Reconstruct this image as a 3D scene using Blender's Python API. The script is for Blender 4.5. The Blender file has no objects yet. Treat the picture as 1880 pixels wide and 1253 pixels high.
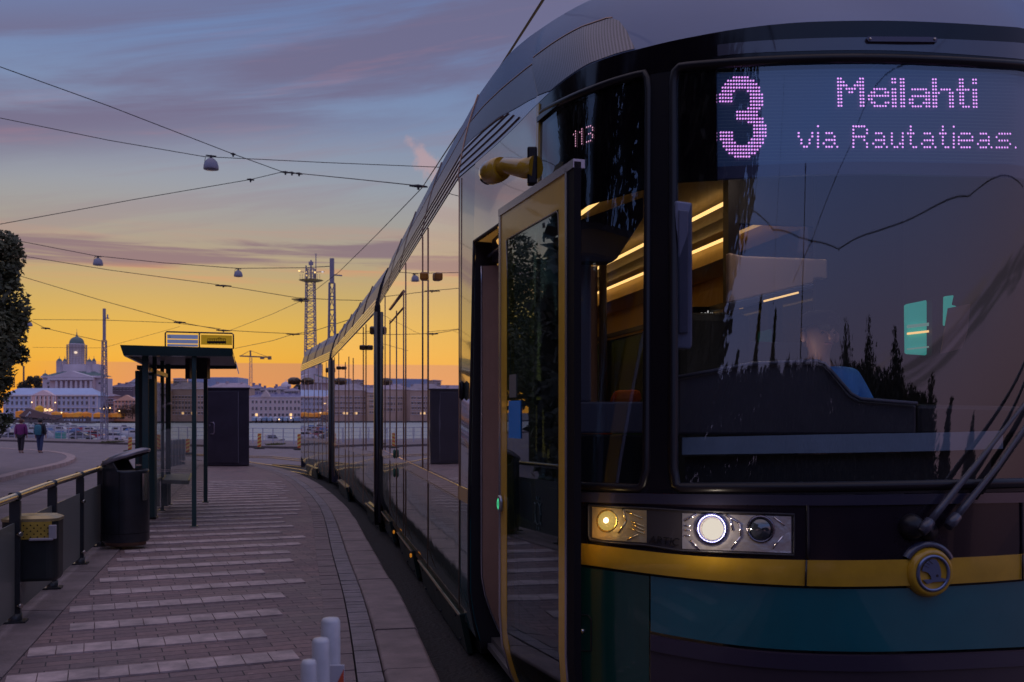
import bpy, bmesh, math, random
from mathutils import Vector, Matrix, noise
random.seed(7)
R = math.radians
F = 1828.0; CX = 940.0; HY = 763.0; H = 1.45      # focal in photo pixels, centre column, horizon row, eye height
scene = bpy.context.scene
COL = scene.collection
# ---------------------------------------------------------------- camera
cd = bpy.data.cameras.new('camera'); cam = bpy.data.objects.new('camera', cd); COL.objects.link(cam)
cam.location = (0, 0, H); cam.rotation_euler = (R(90), 0, 0)
cd.sensor_width = 36; cd.lens = 36 * F / 1880; cd.shift_y = (HY - 626.5) / 1880
cd.clip_end = 20000; cd.clip_start = .05
cd.dof.use_dof = True; cd.dof.focus_distance = 6.5; cd.dof.aperture_fstop = 5.6
scene.camera = cam
# ---------------------------------------------------------------- node helper
class NT:
    def __init__(s, tree): s.t = tree
    def n(s, kind, **kw):
        nd = s.t.nodes.new(kind)
        for k, v in kw.items(): setattr(nd, k, v)
        return nd
    def put(s, sock, v):
        if isinstance(v, bpy.types.NodeSocket): s.t.links.new(v, sock)
        elif isinstance(v, (tuple, list)):
            v = tuple(v)
            if len(sock.default_value) == 4 and len(v) == 3: v = v + (1,)
            sock.default_value = v
        else: sock.default_value = v
    def m(s, op, a, b=0.0, c=0.0):
        nd = s.n('ShaderNodeMath', operation=op)
        s.put(nd.inputs[0], a); s.put(nd.inputs[1], b); s.put(nd.inputs[2], c)
        return nd.outputs[0]
    def mr(s, x, a, b, c=0.0, d=1.0, sm=True):
        nd = s.n('ShaderNodeMapRange'); nd.interpolation_type = 'SMOOTHSTEP' if sm else 'LINEAR'
        for i, v in enumerate((x, a, b, c, d)): s.put(nd.inputs[i], v)
        return nd.outputs[0]
    def mix(s, f, a, b, bt='MIX'):
        nd = s.n('ShaderNodeMix', data_type='RGBA', blend_type=bt)
        s.put(nd.inputs[0], f); s.put(nd.inputs[6], a); s.put(nd.inputs[7], b)
        return nd.outputs[2]
    def ramp(s, x, stops):
        nd = s.n('ShaderNodeValToRGB'); r = nd.color_ramp
        while len(r.elements) < len(stops): r.elements.new(.5)
        for e, (p, c) in zip(r.elements, stops): e.position = p; e.color = tuple(c) + (1,)
        s.put(nd.inputs[0], x); return nd.outputs[0]
    def xyz(s, x, y, z=0.0):
        nd = s.n('ShaderNodeCombineXYZ')
        for i, v in enumerate((x, y, z)): s.put(nd.inputs[i], v)
        return nd.outputs[0]
    def noise(s, vec, scale, detail=4, rough=.55, dist=0.0):
        nd = s.n('ShaderNodeTexNoise')
        if vec is not None: s.put(nd.inputs['Vector'], vec)
        s.put(nd.inputs['Scale'], scale); s.put(nd.inputs['Detail'], detail); s.put(nd.inputs['Roughness'], rough); s.put(nd.inputs['Distortion'], dist)
        return nd.outputs[0]
# ---------------------------------------------------------------- world: dusk sky, glow in the north-west (left of the view)
SUN_AZ = R(-20)                                     # measured from +Y towards +X
w = bpy.data.worlds.new('World'); scene.world = w; w.use_nodes = True
wt = w.node_tree; wt.nodes.clear(); k = NT(wt)
tc = k.n('ShaderNodeTexCoord'); sp = k.n('ShaderNodeSeparateXYZ'); k.put(sp.inputs[0], tc.outputs['Generated'])
dx, dy, dz = sp.outputs
el = k.m('ARCSINE', dz); az = k.m('ARCTAN2', dx, dy)
hl = k.m('SQRT', k.m('ADD', k.m('MULTIPLY', dx, dx), k.m('MULTIPLY', dy, dy)))
cosd = k.m('DIVIDE', k.m('ADD', k.m('MULTIPLY', dx, math.sin(SUN_AZ)), k.m('MULTIPLY', dy, math.cos(SUN_AZ))), k.m('MAXIMUM', hl, .001))
side = k.mr(cosd, -.25, .95)
te = k.m('DIVIDE', el, R(60))
def pos(d): return max(0, d) / 60
sunset = k.ramp(te, [(0, (.68, .27, .035)), (pos(1.5), (.72, .32, .035)), (pos(3.4), (.71, .40, .06)), (pos(5.0), (.65, .42, .085)), (pos(6.4), (.55, .395, .135)),
    (pos(7.8), (.45, .36, .20)), (pos(9.4), (.37, .335, .27)), (pos(10.6), (.335, .335, .32)), (pos(12.5), (.29, .335, .40)), (pos(16), (.20, .275, .445)), (pos(20), (.155, .24, .46)), (pos(26), (.12, .20, .44)), (pos(40), (.30, .30, .46)), (1, (.62, .52, .66))])
anti = k.ramp(te, [(0, (.32, .17, .21)), (pos(5), (.42, .24, .29)), (pos(10), (.47, .29, .40)), (pos(16), (.42, .33, .54)), (pos(22), (.34, .36, .70)), (pos(30), (.24, .38, .92)), (pos(44), (.36, .42, .76)), (1, (.62, .52, .66))])
sky = k.mix(side, anti, sunset)
# cloud coordinates: azimuth and elevation, sheared so that the streaks climb to the right
vv = k.m('SUBTRACT', el, k.m('MULTIPLY', az, .17))
c1 = k.noise(k.xyz(k.m('MULTIPLY', az, 2.2), k.m('MULTIPLY', vv, 17), 3.1), 1.0, 6, .6, .35)
m1 = k.m('MULTIPLY', k.m('MULTIPLY', k.mr(c1, .34, .58), k.mr(vv, R(16.2), R(19.4))), k.mr(vv, R(27), R(22.8)))
sky = k.mix(k.m('MULTIPLY', m1, .86), sky, (.15, .135, .245))
c1b = k.noise(k.xyz(k.m('MULTIPLY', az, 3), k.m('MULTIPLY', vv, 34), 8.1), 1.0, 5, .6, .3)
m1b = k.m('MULTIPLY', k.m('MULTIPLY', k.mr(c1b, .53, .68), k.mr(vv, R(15.5), R(18))), k.mr(vv, R(24), R(21.5)))
sky = k.mix(k.m('MULTIPLY', m1b, .30), sky, (.40, .20, .26))
m1c = k.m('MULTIPLY', k.m('MULTIPLY', k.mr(c1b, .45, .62), k.mr(vv, R(11), R(14))), k.mr(vv, R(19), R(16)))
sky = k.mix(k.m('MULTIPLY', m1c, .30), sky, (.27, .20, .27))
# long mauve bank at 8-10 degrees
v2 = k.m('SUBTRACT', el, k.m('MULTIPLY', k.m('ADD', az, .25), .03))
c2 = k.noise(k.xyz(k.m('MULTIPLY', az, 4.2), k.m('MULTIPLY', el, 75), 5.7), 1.0, 6, .62, .5)
d2 = k.m('MULTIPLY', k.mr(v2, R(7.3), R(8.7)), k.mr(v2, R(10.5), R(9.0)))
m2 = k.m('MULTIPLY', k.mr(c2, k.m('SUBTRACT', .68, k.m('MULTIPLY', d2, .30)), k.m('SUBTRACT', .86, k.m('MULTIPLY', d2, .30))), k.mr(d2, 0, .25))
sky = k.mix(k.m('MULTIPLY', m2, .9), sky, (.205, .15, .205))
e2 = k.m('MULTIPLY', k.m('MULTIPLY', k.mr(v2, R(7.0), R(7.9)), k.mr(v2, R(8.5), R(7.9))), k.mr(c2, .45, .62))
sky = k.mix(k.m('MULTIPLY', k.m('MULTIPLY', e2, k.mr(side, .3, .9)), .65), sky, (.66, .30, .16))
e3 = k.m('MULTIPLY', k.m('MULTIPLY', k.mr(v2, R(9.4), R(9.9)), k.mr(v2, R(10.7), R(10.1))), k.mr(c2, .40, .62))
sky = k.mix(k.m('MULTIPLY', e3, .45), sky, (.45, .29, .25))
# low flat band just over the roofs
c3 = k.noise(k.xyz(k.m('MULTIPLY', az, 5), k.m('MULTIPLY', el, 130), 1.3), 1.0, 4, .6, .2)
topb = k.m('ADD', R(2.85), k.m('MULTIPLY', k.m('ADD', az, .3), .006))
m3 = k.m('MULTIPLY', k.mr(el, k.m('ADD', topb, .0014), topb), k.mr(az, R(-27), R(-20)))
low = k.mix(k.m('MULTIPLY', k.mr(el, R(1.9), R(1.4)), k.mr(c3, .36, .60)), (.50, .235, .13), (.74, .32, .035))
sky = k.mix(k.m('MULTIPLY', k.m('MULTIPLY', m3, k.mr(side, .3, .9)), .88), sky, low)
# one small pink cloud by the tram roof
pa = k.m('SUBTRACT', az, math.atan((783 - CX) / F)); pe = k.m('SUBTRACT', el, math.atan((HY - 304) / F))
pr = k.m('ADD', pa, k.m('MULTIPLY', pe, 1.0)); pq = k.m('SUBTRACT', pa, k.m('MULTIPLY', pe, .45))
cn = k.noise(k.xyz(k.m('MULTIPLY', pa, 60), k.m('MULTIPLY', pe, 60), 0), 1.0, 4, .6)
rad = k.m('SQRT', k.m('ADD', k.m('POWER', k.m('DIVIDE', pr, .015), 2), k.m('POWER', k.m('DIVIDE', pq, .026), 2)))
mp = k.mr(k.m('ADD', rad, k.m('MULTIPLY', k.m('SUBTRACT', cn, .5), 2.6)), 1.25, .35)
sky = k.mix(k.m('MULTIPLY', mp, .62), sky, (.56, .35, .36))
sky = k.mix(k.mr(el, R(-.2), R(-2)), sky, (.04, .035, .045))
nish = k.n('ShaderNodeTexSky'); nish.sky_type = 'NISHITA'; nish.sun_disc = False
nish.sun_elevation = R(1.0); nish.sun_rotation = SUN_AZ; nish.altitude = 10
bg = k.n('ShaderNodeBackground'); k.put(bg.inputs[0], nish.outputs[0]); bg.inputs[1].default_value = .012
bg2 = k.n('ShaderNodeBackground'); k.put(bg2.inputs[0], sky); bg2.inputs[1].default_value = .92
ad = k.n('ShaderNodeAddShader'); wt.links.new(bg.outputs[0], ad.inputs[0]); wt.links.new(bg2.outputs[0], ad.inputs[1])
wo = k.n('ShaderNodeOutputWorld'); wt.links.new(ad.outputs[0], wo.inputs[0])
sl = bpy.data.lights.new('sun', 'SUN'); sl.energy = .03; sl.angle = R(30); sl.color = (1, .62, .32)
so = bpy.data.objects.new('sun', sl); COL.objects.link(so)
sd = Vector((math.sin(SUN_AZ) * math.cos(R(3)), math.cos(SUN_AZ) * math.cos(R(3)), math.sin(R(3))))
so.rotation_euler = sd.to_track_quat('Z', 'Y').to_euler()
scene.view_settings.view_transform = 'Standard'; scene.view_settings.look = 'None'
scene.view_settings.exposure = 0.0; scene.view_settings.gamma = 1.0; scene.view_settings.use_curve_mapping = False
# ---------------------------------------------------------------- materials
MT = {}
def M(name, col, rough=.5, metal=0.0, ior=1.5, coat=0.0, var=0.0, vscale=8.0, bump=0.0, bscale=30.0, emit=None, estr=1.0, bdist=.01, stretch=None, spec=None):
    if name in MT: return MT[name]
    m = bpy.data.materials.new(name); m.use_nodes = True; t = m.node_tree; b = t.nodes['Principled BSDF']; q = NT(t)
    b.inputs['Base Color'].default_value = tuple(col) + (1,); b.inputs['Roughness'].default_value = rough
    b.inputs['Metallic'].default_value = metal; b.inputs['IOR'].default_value = ior; b.inputs['Coat Weight'].default_value = coat
    b.inputs['Coat Roughness'].default_value = .03
    if spec is not None: b.inputs['Specular IOR Level'].default_value = spec
    tcn = q.n('ShaderNodeTexCoord'); vec = tcn.outputs['Object']
    if stretch:
        mp_ = q.n('ShaderNodeMapping'); q.put(mp_.inputs[0], vec); mp_.inputs['Scale'].default_value = stretch; vec = mp_.outputs[0]
    if var > 0:
        nz = q.noise(vec, vscale, 6, .62)
        f = q.mr(nz, .28, .72, 1 - var, 1 + var, False)
        q.put(b.inputs['Base Color'], q.mix(1.0, tuple(col) + (1,), q.xyz(f, f, f), 'MULTIPLY'))
        q.put(b.inputs['Roughness'], q.mr(nz, .2, .8, max(0.0, rough * (1 - var * .6)), min(1, rough * (1 + var * .6)), False))
    if bump > 0:
        bn = q.n('ShaderNodeBump'); bn.inputs['Strength'].default_value = bump; bn.inputs['Distance'].default_value = bdist
        q.put(bn.inputs['Height'], q.noise(vec, bscale, 3, .5)); q.put(b.inputs['Normal'], bn.outputs[0])
    if emit:
        b.inputs['Emission Color'].default_value = tuple(emit) + (1,); b.inputs['Emission Strength'].default_value = estr
    MT[name] = m; return m
def thin(name, tint, ior=1.5, add=0.0, rough=0.0):
    m = bpy.data.materials.new(name); m.use_nodes = True; t = m.node_tree; t.nodes.clear(); q = NT(t)
    ge = q.n('ShaderNodeNewGeometry'); dt = q.n('ShaderNodeVectorMath', operation='DOT_PRODUCT')
    t.links.new(ge.outputs['Normal'], dt.inputs[0]); t.links.new(ge.outputs['Incoming'], dt.inputs[1])
    f0 = ((ior - 1) / (ior + 1)) ** 2 + add
    f = q.m('ADD', f0, q.m('MULTIPLY', .97 - f0, q.m('POWER', q.m('SUBTRACT', 1.0, q.m('ABSOLUTE', dt.outputs['Value'])), 4.6)))
    tr = q.n('ShaderNodeBsdfTransparent'); tr.inputs[0].default_value = tuple(tint) + (1,)
    gl = q.n('ShaderNodeBsdfGlossy'); gl.inputs['Roughness'].default_value = rough; gl.inputs[0].default_value = (.86, .92, 1, 1)
    mx = q.n('ShaderNodeMixShader'); t.links.new(f, mx.inputs[0]); t.links.new(tr.outputs[0], mx.inputs[1]); t.links.new(gl.outputs[0], mx.inputs[2])
    o = q.n('ShaderNodeOutputMaterial'); t.links.new(mx.outputs[0], o.inputs[0]); MT[name] = m; return m
# ---------------------------------------------------------------- mesh helper
def rz(a): return Matrix.Rotation(a, 3, 'Z')
class MB:
    def __init__(s): s.v = []; s.f = []; s.sm = []
    def add(s, vs, fs, sm=False):
        o = len(s.v); s.v += [Vector(p) for p in vs]; s.f += [tuple(i + o for i in f) for f in fs]; s.sm += [sm] * len(fs); return s
    def hexa(s, p):   # p: 4 bottom, 4 top
        return s.add(p, [(3, 2, 1, 0), (4, 5, 6, 7), (0, 1, 5, 4), (1, 2, 6, 5), (2, 3, 7, 6), (3, 0, 4, 7)])
    def box(s, c, d, rot=None):
        c = Vector(c); x, y, z = d[0] / 2, d[1] / 2, d[2] / 2
        q = [Vector(a) for a in ((-x, -y, -z), (x, -y, -z), (x, y, -z), (-x, y, -z), (-x, -y, z), (x, -y, z), (x, y, z), (-x, y, z))]
        if rot is not None: q = [rot @ a for a in q]
        return s.hexa([a + c for a in q])
    def bar(s, a, b, wd, ht):     # rectangular bar between points, width horizontal
        a = Vector(a); b = Vector(b); d = (b - a).normalized()
        up = Vector((0, 0, 1)) if abs(d.z) < .95 else Vector((0, 1, 0))
        r = d.cross(up).normalized() * wd / 2; u = r.cross(d).normalized() * ht / 2
        return s.hexa([a - r - u, a + r - u, b + r - u, b - r - u, a - r + u, a + r + u, b + r + u, b - r + u])
    def path(s, pts, r, n=8, cap=True):
        pts = [Vector(p) for p in pts]; rr = r if isinstance(r, (list, tuple)) else [r] * len(pts)
        vs = []; fs = []; prev = None
        for i, p in enumerate(pts):
            d = (pts[min(i + 1, len(pts) - 1)] - pts[max(i - 1, 0)]).normalized()
            if prev is None: a = d.orthogonal().normalized()
            else: a = (prev - d * prev.dot(d)); a = a.normalized() if a.length > 1e-6 else d.orthogonal().normalized()
            prev = a; b = d.cross(a)
            for j in range(n):
                t = 2 * math.pi * j / n; vs.append(p + (a * math.cos(t) + b * math.sin(t)) * rr[i])
        for i in range(len(pts) - 1):
            for j in range(n):
                fs.append((i * n + j, i * n + (j + 1) % n, (i + 1) * n + (j + 1) % n, (i + 1) * n + j))
        s.add(vs, fs, n > 5)
        if cap: s.add([], []); o = len(s.v) - len(vs); s.f += [tuple(o + j for j in reversed(range(n))), tuple(o + (len(pts) - 1) * n + j for j in range(n))]; s.sm += [False, False]
        return s
    def grid(s, rows, closed=False, sm=True):
        n = len(rows[0]); vs = [p for r in rows for p in r]; fs = []
        for i in range(len(rows) - 1):
            for j in range(n if closed else n - 1):
                fs.append((i * n + j, i * n + (j + 1) % n, (i + 1) * n + (j + 1) % n, (i + 1) * n + j))
        return s.add(vs, fs, sm)
    def lathe(s, c, prof, n=16, ax=None, sm=True):  # prof: (r,z) list
        c = Vector(c); rot = ax if ax is not None else Matrix.Identity(3)
        rows = [[c + rot @ Vector((r_ * math.cos(2 * math.pi * j / n), r_ * math.sin(2 * math.pi * j / n), z_)) for j in range(n)] for r_, z_ in prof]
        return s.grid(rows, True, sm)
    def prism(s, poly, vec):
        poly = [Vector(p) for p in poly]; vec = Vector(vec); n = len(poly)
        return s.add(poly + [p + vec for p in poly], [tuple(reversed(range(n))), tuple(range(n, 2 * n))] + [(i, (i + 1) % n, n + (i + 1) % n, n + i) for i in range(n)])
    def build(s, name, mat, parent=None, bevel=0.0, thick=0.0, autosm=None):
        org = Vector(parent['_o']) if parent is not None else Vector((0, 0, 0))
        if parent is None:
            lo = Vector([min(p[i] for p in s.v) for i in range(3)]); hi = Vector([max(p[i] for p in s.v) for i in range(3)])
            org = Vector(((lo.x + hi.x) / 2, (lo.y + hi.y) / 2, lo.z))
        me = bpy.data.meshes.new(name); me.from_pydata([p - org for p in s.v], [], s.f); me.validate()
        if len(me.polygons) == len(s.sm): me.polygons.foreach_set('use_smooth', s.sm)
        bm = bmesh.new(); bm.from_mesh(me); bmesh.ops.recalc_face_normals(bm, faces=bm.faces); bm.to_mesh(me); bm.free()
        me.materials.append(mat); ob = bpy.data.objects.new(name, me); COL.objects.link(ob)
        if parent is not None: ob.parent = parent
        else: ob.location = org
        ob['_o'] = list(org)
        if thick: md = ob.modifiers.new('solid', 'SOLIDIFY'); md.thickness = abs(thick); md.offset = -1 if thick > 0 else 1; es = ob.modifiers.new('crisp', 'EDGE_SPLIT'); es.split_angle = R(38)
        if bevel: md = ob.modifiers.new('bevel', 'BEVEL'); md.width = bevel; md.segments = 2; md.limit_method = 'ANGLE'
        return ob
def tag(o, label=None, cat=None, group=None, kind=None):
    if label: o['label'] = label
    if cat: o['category'] = cat
    if group: o['group'] = group
    if kind: o['kind'] = kind
    return o
def empty(name, loc, label=None, cat=None, group=None):
    o = bpy.data.objects.new(name, None); COL.objects.link(o); o.location = loc; o.empty_display_size = .1
    o['_o'] = list(loc); return tag(o, label, cat, group)
def copy_tree(o, parent=None):
    c = o.copy(); COL.objects.link(c); c.parent = parent
    for ch in [x for x in bpy.data.objects if x.parent == o]: copy_tree(ch, c)
    return c
def g(Y):            # the site falls gently away from the camera
    pts = [(8, 0), (13.4, .05), (15, .08), (20, .135), (25, .18), (31, .2)]
    if Y <= 8: return 0.0
    for (a, ga), (b, gb) in zip(pts, pts[1:]):
        if Y <= b: return ga + (gb - ga) * (Y - a) / (b - a)
    return .2
def V(px, py, Y): return Vector(((px - CX) / F * Y, Y, H + (HY - py) / F * Y))
def on(px, py, dzz):  # ground point seen at a pixel, dzz = eye height over that ground
    Y = dzz * F / (py - HY); return Vector(((px - CX) / F * Y, Y, H - dzz))
def proj(p): return CX + F * p.x / p.y, HY - F * (p.z - H) / p.y
def lerp(a, b, t): return a + (b - a) * t
def interp(tab, x):
    if x <= tab[0][0]: return tab[0][1]
    for (a, va), (b, vb) in zip(tab, tab[1:]):
        if x <= b: return va + (vb - va) * (x - a) / (b - a)
    return tab[-1][1]
# ================================================================ setting: ground, road, water
asphalt = M('asphalt', (.205, .165, .175), .85, var=.35, vscale=1.3, bump=.5, bscale=60, bdist=.006)
walkm = M('pavement_asphalt', (.19, .15, .165), .85, var=.25, vscale=1.7, bump=.4, bscale=50, bdist=.006)
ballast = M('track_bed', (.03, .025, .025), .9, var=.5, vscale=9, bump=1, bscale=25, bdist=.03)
kerbm = M('kerb_granite', (.255, .195, .195), .7, var=.38, vscale=5, bump=.6, bscale=70, bdist=.005)
RL = -.3
def gsheet(name, xs, ys, zf, mat):
    b = MB(); b.grid([[Vector((x, y, zf(x, y))) for x in xs] for y in ys], sm=False)
    return tag(b.build(name, mat), kind='structure')
def rng(a, b, n): return [a + (b - a) * i / n for i in range(n + 1)]
# upper ground sheet: street level down to the quay fence, then the quay wall and the lower quay, then the sea
def fence_y(x): return 63 + (-14 - x) * (77.5 - 63) / (35.6 - 14) if x < -14 else 63 + (-14 - x) * .35
ys = [-70, -40, -20, -8, 0, 4, 8, 10.5, 13.4, 15, 17, 20, 22.5, 25, 28, 31, 36, 42, 50, 58]
b = MB()
xs = [-130, -100, -80, -60, -45, -36, -30, -25, -20, -14, -8, 0, 10, 25, 60, 120]
rows = []
for t in rng(0, 1, 1): pass
for y in ys: rows.append([Vector((x, y, RL - g(y))) for x in xs])
rows.append([Vector((x, max(fence_y(x), 59) + (1.2 if x < -33 else 12 if x > -26 else 5), RL - g(60))) for x in xs])
b.grid(rows, sm=False)
tag(b.build('street', asphalt), kind='structure')
b = MB(); top = rows[-1]
b.grid([top, [p + Vector((0, .1, -3.6)) for p in top]], sm=False)
tag(b.build('quay_wall', M('quay_stone', (.2, .18, .18), .8, var=.3, vscale=3)), kind='structure')
b = MB()
b.grid([[Vector((p.x if p.x < -70 else -70 + (p.x + 70) * .25, p.y + .0 if j == 0 else 186, -3.0)) for p in top if p.x < -18] for j in (0, 1)], sm=False)
tag(b.build('lower_quay', M('quay_asphalt', (.34,.28,.30), .85, var=.3, vscale=.4)), kind='structure')
wm = bpy.data.materials.new('sea_water'); wm.use_nodes = True; q = NT(wm.node_tree); pb = wm.node_tree.nodes['Principled BSDF']
pb.inputs['Base Color'].default_value = (.36, .39, .38, 1); pb.inputs['Roughness'].default_value = .48; pb.inputs['IOR'].default_value = 1.33  # pale base colour stands in for sky reflected off the waves
tcn = q.n('ShaderNodeTexCoord'); mpn = q.n('ShaderNodeMapping'); q.put(mpn.inputs[0], tcn.outputs['Object']); mpn.inputs['Scale'].default_value = (.25, .7, 1)
bn = q.n('ShaderNodeBump'); bn.inputs['Strength'].default_value = .8; bn.inputs['Distance'].default_value = .8
q.put(bn.inputs['Height'], q.noise(mpn.outputs[0], 1.0, 4, .6)); q.put(pb.inputs['Normal'], bn.outputs[0]); MT['sea_water'] = wm
WZ = -3.4
gsheet('sea', rng(-900, 700, 8), [60, 150, 300, 500, 646], lambda x, y: WZ, wm)
gsheet('far_shore', rng(-1500, 1500, 6), [640, 700, 900, 2500], lambda x, y: WZ + .9 if y < 800 else 4, M('shore_stone', (.16, .15, .16), .9, var=.3, vscale=.05))
b = MB(); b.box((-100, 641, WZ + .5), (1800, 2, 1.1)); tag(b.build('far_quay_wall', M('quay_dark', (.07, .065, .075), .9)), kind='structure')
# ---------------------------------------------------------------- platform, its kerb, setts and pavers
K = [(1.25, -4), (.95, -2), (.30, 1.8), (.0, 3.4), (-.376, 5.41), (-.684, 7.125), (-1.111, 9.11), (-1.377, 10.23), (-1.82, 12.35), (-2.53, 15.98), (-3.0, 17.8), (-3.72, 20.6), (-4.97, 25.2), (-6.12, 28.8), (-7.94, 33.1), (-9.4, 35.4), (-11.3, 37.4)]
def cr2(P, n=6):
    out = []
    for i in range(len(P) - 1):
        p0 = Vector(P[max(i - 1, 0)]); p1 = Vector(P[i]); p2 = Vector(P[i + 1]); p3 = Vector(P[min(i + 2, len(P) - 1)])
        for j in range(n):
            t = j / n
            out.append(.5 * ((2 * p1) + (p2 - p0) * t + (2 * p0 - 5 * p1 + 4 * p2 - p3) * t * t + (3 * p1 - p0 - 3 * p2 + p3) * t ** 3))
    out.append(Vector(P[-1])); return out
KC = cr2(K)
for _ in range(60): KC = [KC[0]] + [a * .25 + b_ * .5 + c_ * .25 for a, b_, c_ in zip(KC, KC[1:], KC[2:])] + [KC[-1]]
kl = [0.0]
for a, b_ in zip(KC, KC[1:]): kl.append(kl[-1] + (b_ - a).length)
def kerb(s, off, z):    # point at arc length s, offset to the platform side
    s = max(0, min(kl[-1] - 1e-4, s)); i = max(j for j in range(len(kl)) if kl[j] <= s); i = min(i, len(KC) - 2)
    t = (s - kl[i]) / (kl[i + 1] - kl[i]); p = KC[i].lerp(KC[i + 1], t)
    d0 = (KC[min(i + 1, len(KC) - 1)] - KC[max(i - 1, 0)]).normalized(); d1 = (KC[min(i + 2, len(KC) - 1)] - KC[i]).normalized(); d = d0.lerp(d1, t).normalized()
    q_ = Vector((p.x - d.y * off, p.y + d.x * off)); return Vector((q_.x, q_.y, z - g(q_.y)))
def kx(Y):
    for a, b_ in zip(KC, KC[1:]):
        if a.y <= Y <= b_.y: return a.x + (b_.x - a.x) * (Y - a.y) / (b_.y - a.y)
    return KC[-1].x
def rx(Y): return -3.48 - .274 * (Y - 6.975)      # railing line
b = MB(); s = 0; rnd = random.Random(3)
while s < kl[-1] - .1:
    L = rnd.uniform(.92, 1.12); e = min(s + L, kl[-1]); n = 3
    j = rnd.uniform(-.006, .006); zt = rnd.uniform(-.004, .004); gp = .012
    prof = [(0 + j, -.34), (0 + j, -.02), (.02 + j, zt), (.285, zt), (.30, -.015), (.30, -.2)]
    rows = [[kerb(s + gp + (e - s - 2 * gp) * t / n, o, z) for o, z in prof] for t in range(n + 1)]
    b.grid(rows, sm=False); b.add(rows[0], [tuple(range(6))]); b.add(rows[-1], [tuple(reversed(range(6)))])
    s = e
tag(b.build('platform_kerb', kerbm, bevel=.008), kind='structure')
def setts(name, o0, o1, base, seed):   # two bands of small setts, each a real raised stone
    b = MB(); s = 0; rnd = random.Random(seed)
    while s < kl[-1] - .1:
        L = rnd.uniform(.095, .115) if s < 22 else .22
        n = 1
        for kk in range(n):
            a0 = o0 + (o1 - o0) * kk / n + .002; a1 = o0 + (o1 - o0) * (kk + 1) / n - .002; z = rnd.uniform(-.003, .003)
            q0, q1, q2, q3 = kerb(s + .002, a0, z), kerb(s + .002, a1, z), kerb(s + L - .002, a1, z), kerb(s + L - .002, a0, z)
            dn = Vector((0, 0, -.05)); b.hexa([q0 + dn, q1 + dn, q2 + dn, q3 + dn, q0, q1, q2, q3])
        s += L
    return tag(b.build(name, base), kind='structure')
setts('blue_setts', .31, .455, M('sett_blue', (.235, .20, .22), .65, var=.4, vscale=6, bump=.6, bscale=70), 5)
setts('pink_setts', .462, .63, M('sett_pink', (.23, .175, .18), .7, var=.3, vscale=7, bump=.6, bscale=70), 6)
# pavers: procedural brick courses in the direction of the light stripes
ANG = math.atan(.42)
pm = bpy.data.materials.new('platform_pavers'); pm.use_nodes = True; q = NT(pm.node_tree); pb = pm.node_tree.nodes['Principled BSDF']
ge = q.n('ShaderNodeNewGeometry'); mpn = q.n('ShaderNodeMapping'); q.put(mpn.inputs[0], ge.outputs['Position']); mpn.inputs['Rotation'].default_value = (0, 0, -ANG)
br = q.n('ShaderNodeTexBrick'); q.put(br.inputs['Vector'], mpn.outputs[0]); br.offset = .5
for kname, v in (('Color1', (.27, .185, .185, 1)), ('Color2', (.195, .14, .15, 1)), ('Mortar', (.05, .04, .045, 1)), ('Scale', 1.0), ('Mortar Size', .004), ('Mortar Smooth', .2), ('Bias', 0.0), ('Brick Width', .26), ('Row Height', .108)):
    br.inputs[kname].default_value = v
n1 = q.noise(mpn.outputs[0], .9, 6, .65); n2 = q.noise(mpn.outputs[0], 22, 4, .6)
f = q.m('MULTIPLY', q.mr(n1, .3, .7, .78, 1.25, False), q.mr(n2, .3, .7, .85, 1.15, False))
st1 = q.mr(q.noise(ge.outputs['Position'], 2.3, 8, .7, .6), .56, .70, 1.0, .62); gum = q.mr(q.noise(ge.outputs['Position'], 9.0, 1, .5), .74, .77, 1.0, 1.5); f = q.m('MULTIPLY', f, q.m('MULTIPLY', st1, gum))
q.put(pb.inputs['Base Color'], q.mix(1.0, br.outputs['Color'], q.xyz(f, f, f), 'MULTIPLY')); q.put(pb.inputs['Roughness'], q.mr(n1, .3, .7, .55, .85))
bn = q.n('ShaderNodeBump'); bn.inputs['Strength'].default_value = .6; bn.inputs['Distance'].default_value = .006
q.put(bn.inputs['Height'], q.m('ADD', q.m('MULTIPLY', br.outputs['Fac'], -1.0), q.m('MULTIPLY', n2, .5))); q.put(pb.inputs['Normal'], bn.outputs[0])
yy = rng(-4, 33, 74); b = MB(); rows = []
for Y in yy:
    x1 = kx(Y) - .50; x0 = rx(Y) + .26
    rows.append([Vector((lerp(x0, x1, t / 6), Y, -.006 - g(Y))) for t in range(7)])
rows.append([Vector((lerp(-12.2, -10.2, t / 6), 36.4, -.006 - g(36))) for t in range(7)])
b.grid(rows, sm=False); tag(b.build('platform', pm), kind='structure')
# pale stripes laid across the pavers, slab by slab
b = MB(); rnd = random.Random(11); dirv = Vector((math.cos(ANG), math.sin(ANG), 0)); nrm = Vector((-math.sin(ANG), math.cos(ANG), 0))
c = -1.0
kk = 0
while c < 28:
    # line points: c*nrm-ish; walk along it
    t = -20.0; first = None
    org = Vector((0, 0, 0)) + Vector((0, c, 0)); ext = rnd.choice((0, .2, .5, .9)); jt = rnd.random() * .15
    SL = .158
    t += jt
    while t < 10:
        p = org + dirv * t; pe = p + dirv * SL
        inx = p.x > rx(p.y) + .27 and pe.x < kx(max(-3.9, min(36, pe.y))) - .72 - ext * .35
        far = p.y > 9
        if inx and -3.5 < p.y < 31.5:
            wd = .235; gp = .003; z = .004 + rnd.uniform(0, .002)
            q_ = [p + dirv * gp, p + dirv * (SL - gp), p + dirv * (SL - gp) + nrm * wd, p + dirv * gp + nrm * wd]
            q_ = [Vector((a.x, a.y, z - g(a.y))) for a in q_]; dn = Vector((0, 0, -.04))
            b.hexa([a + dn for a in q_] + q_)
        t += SL
    c += .745; kk += 1
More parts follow.
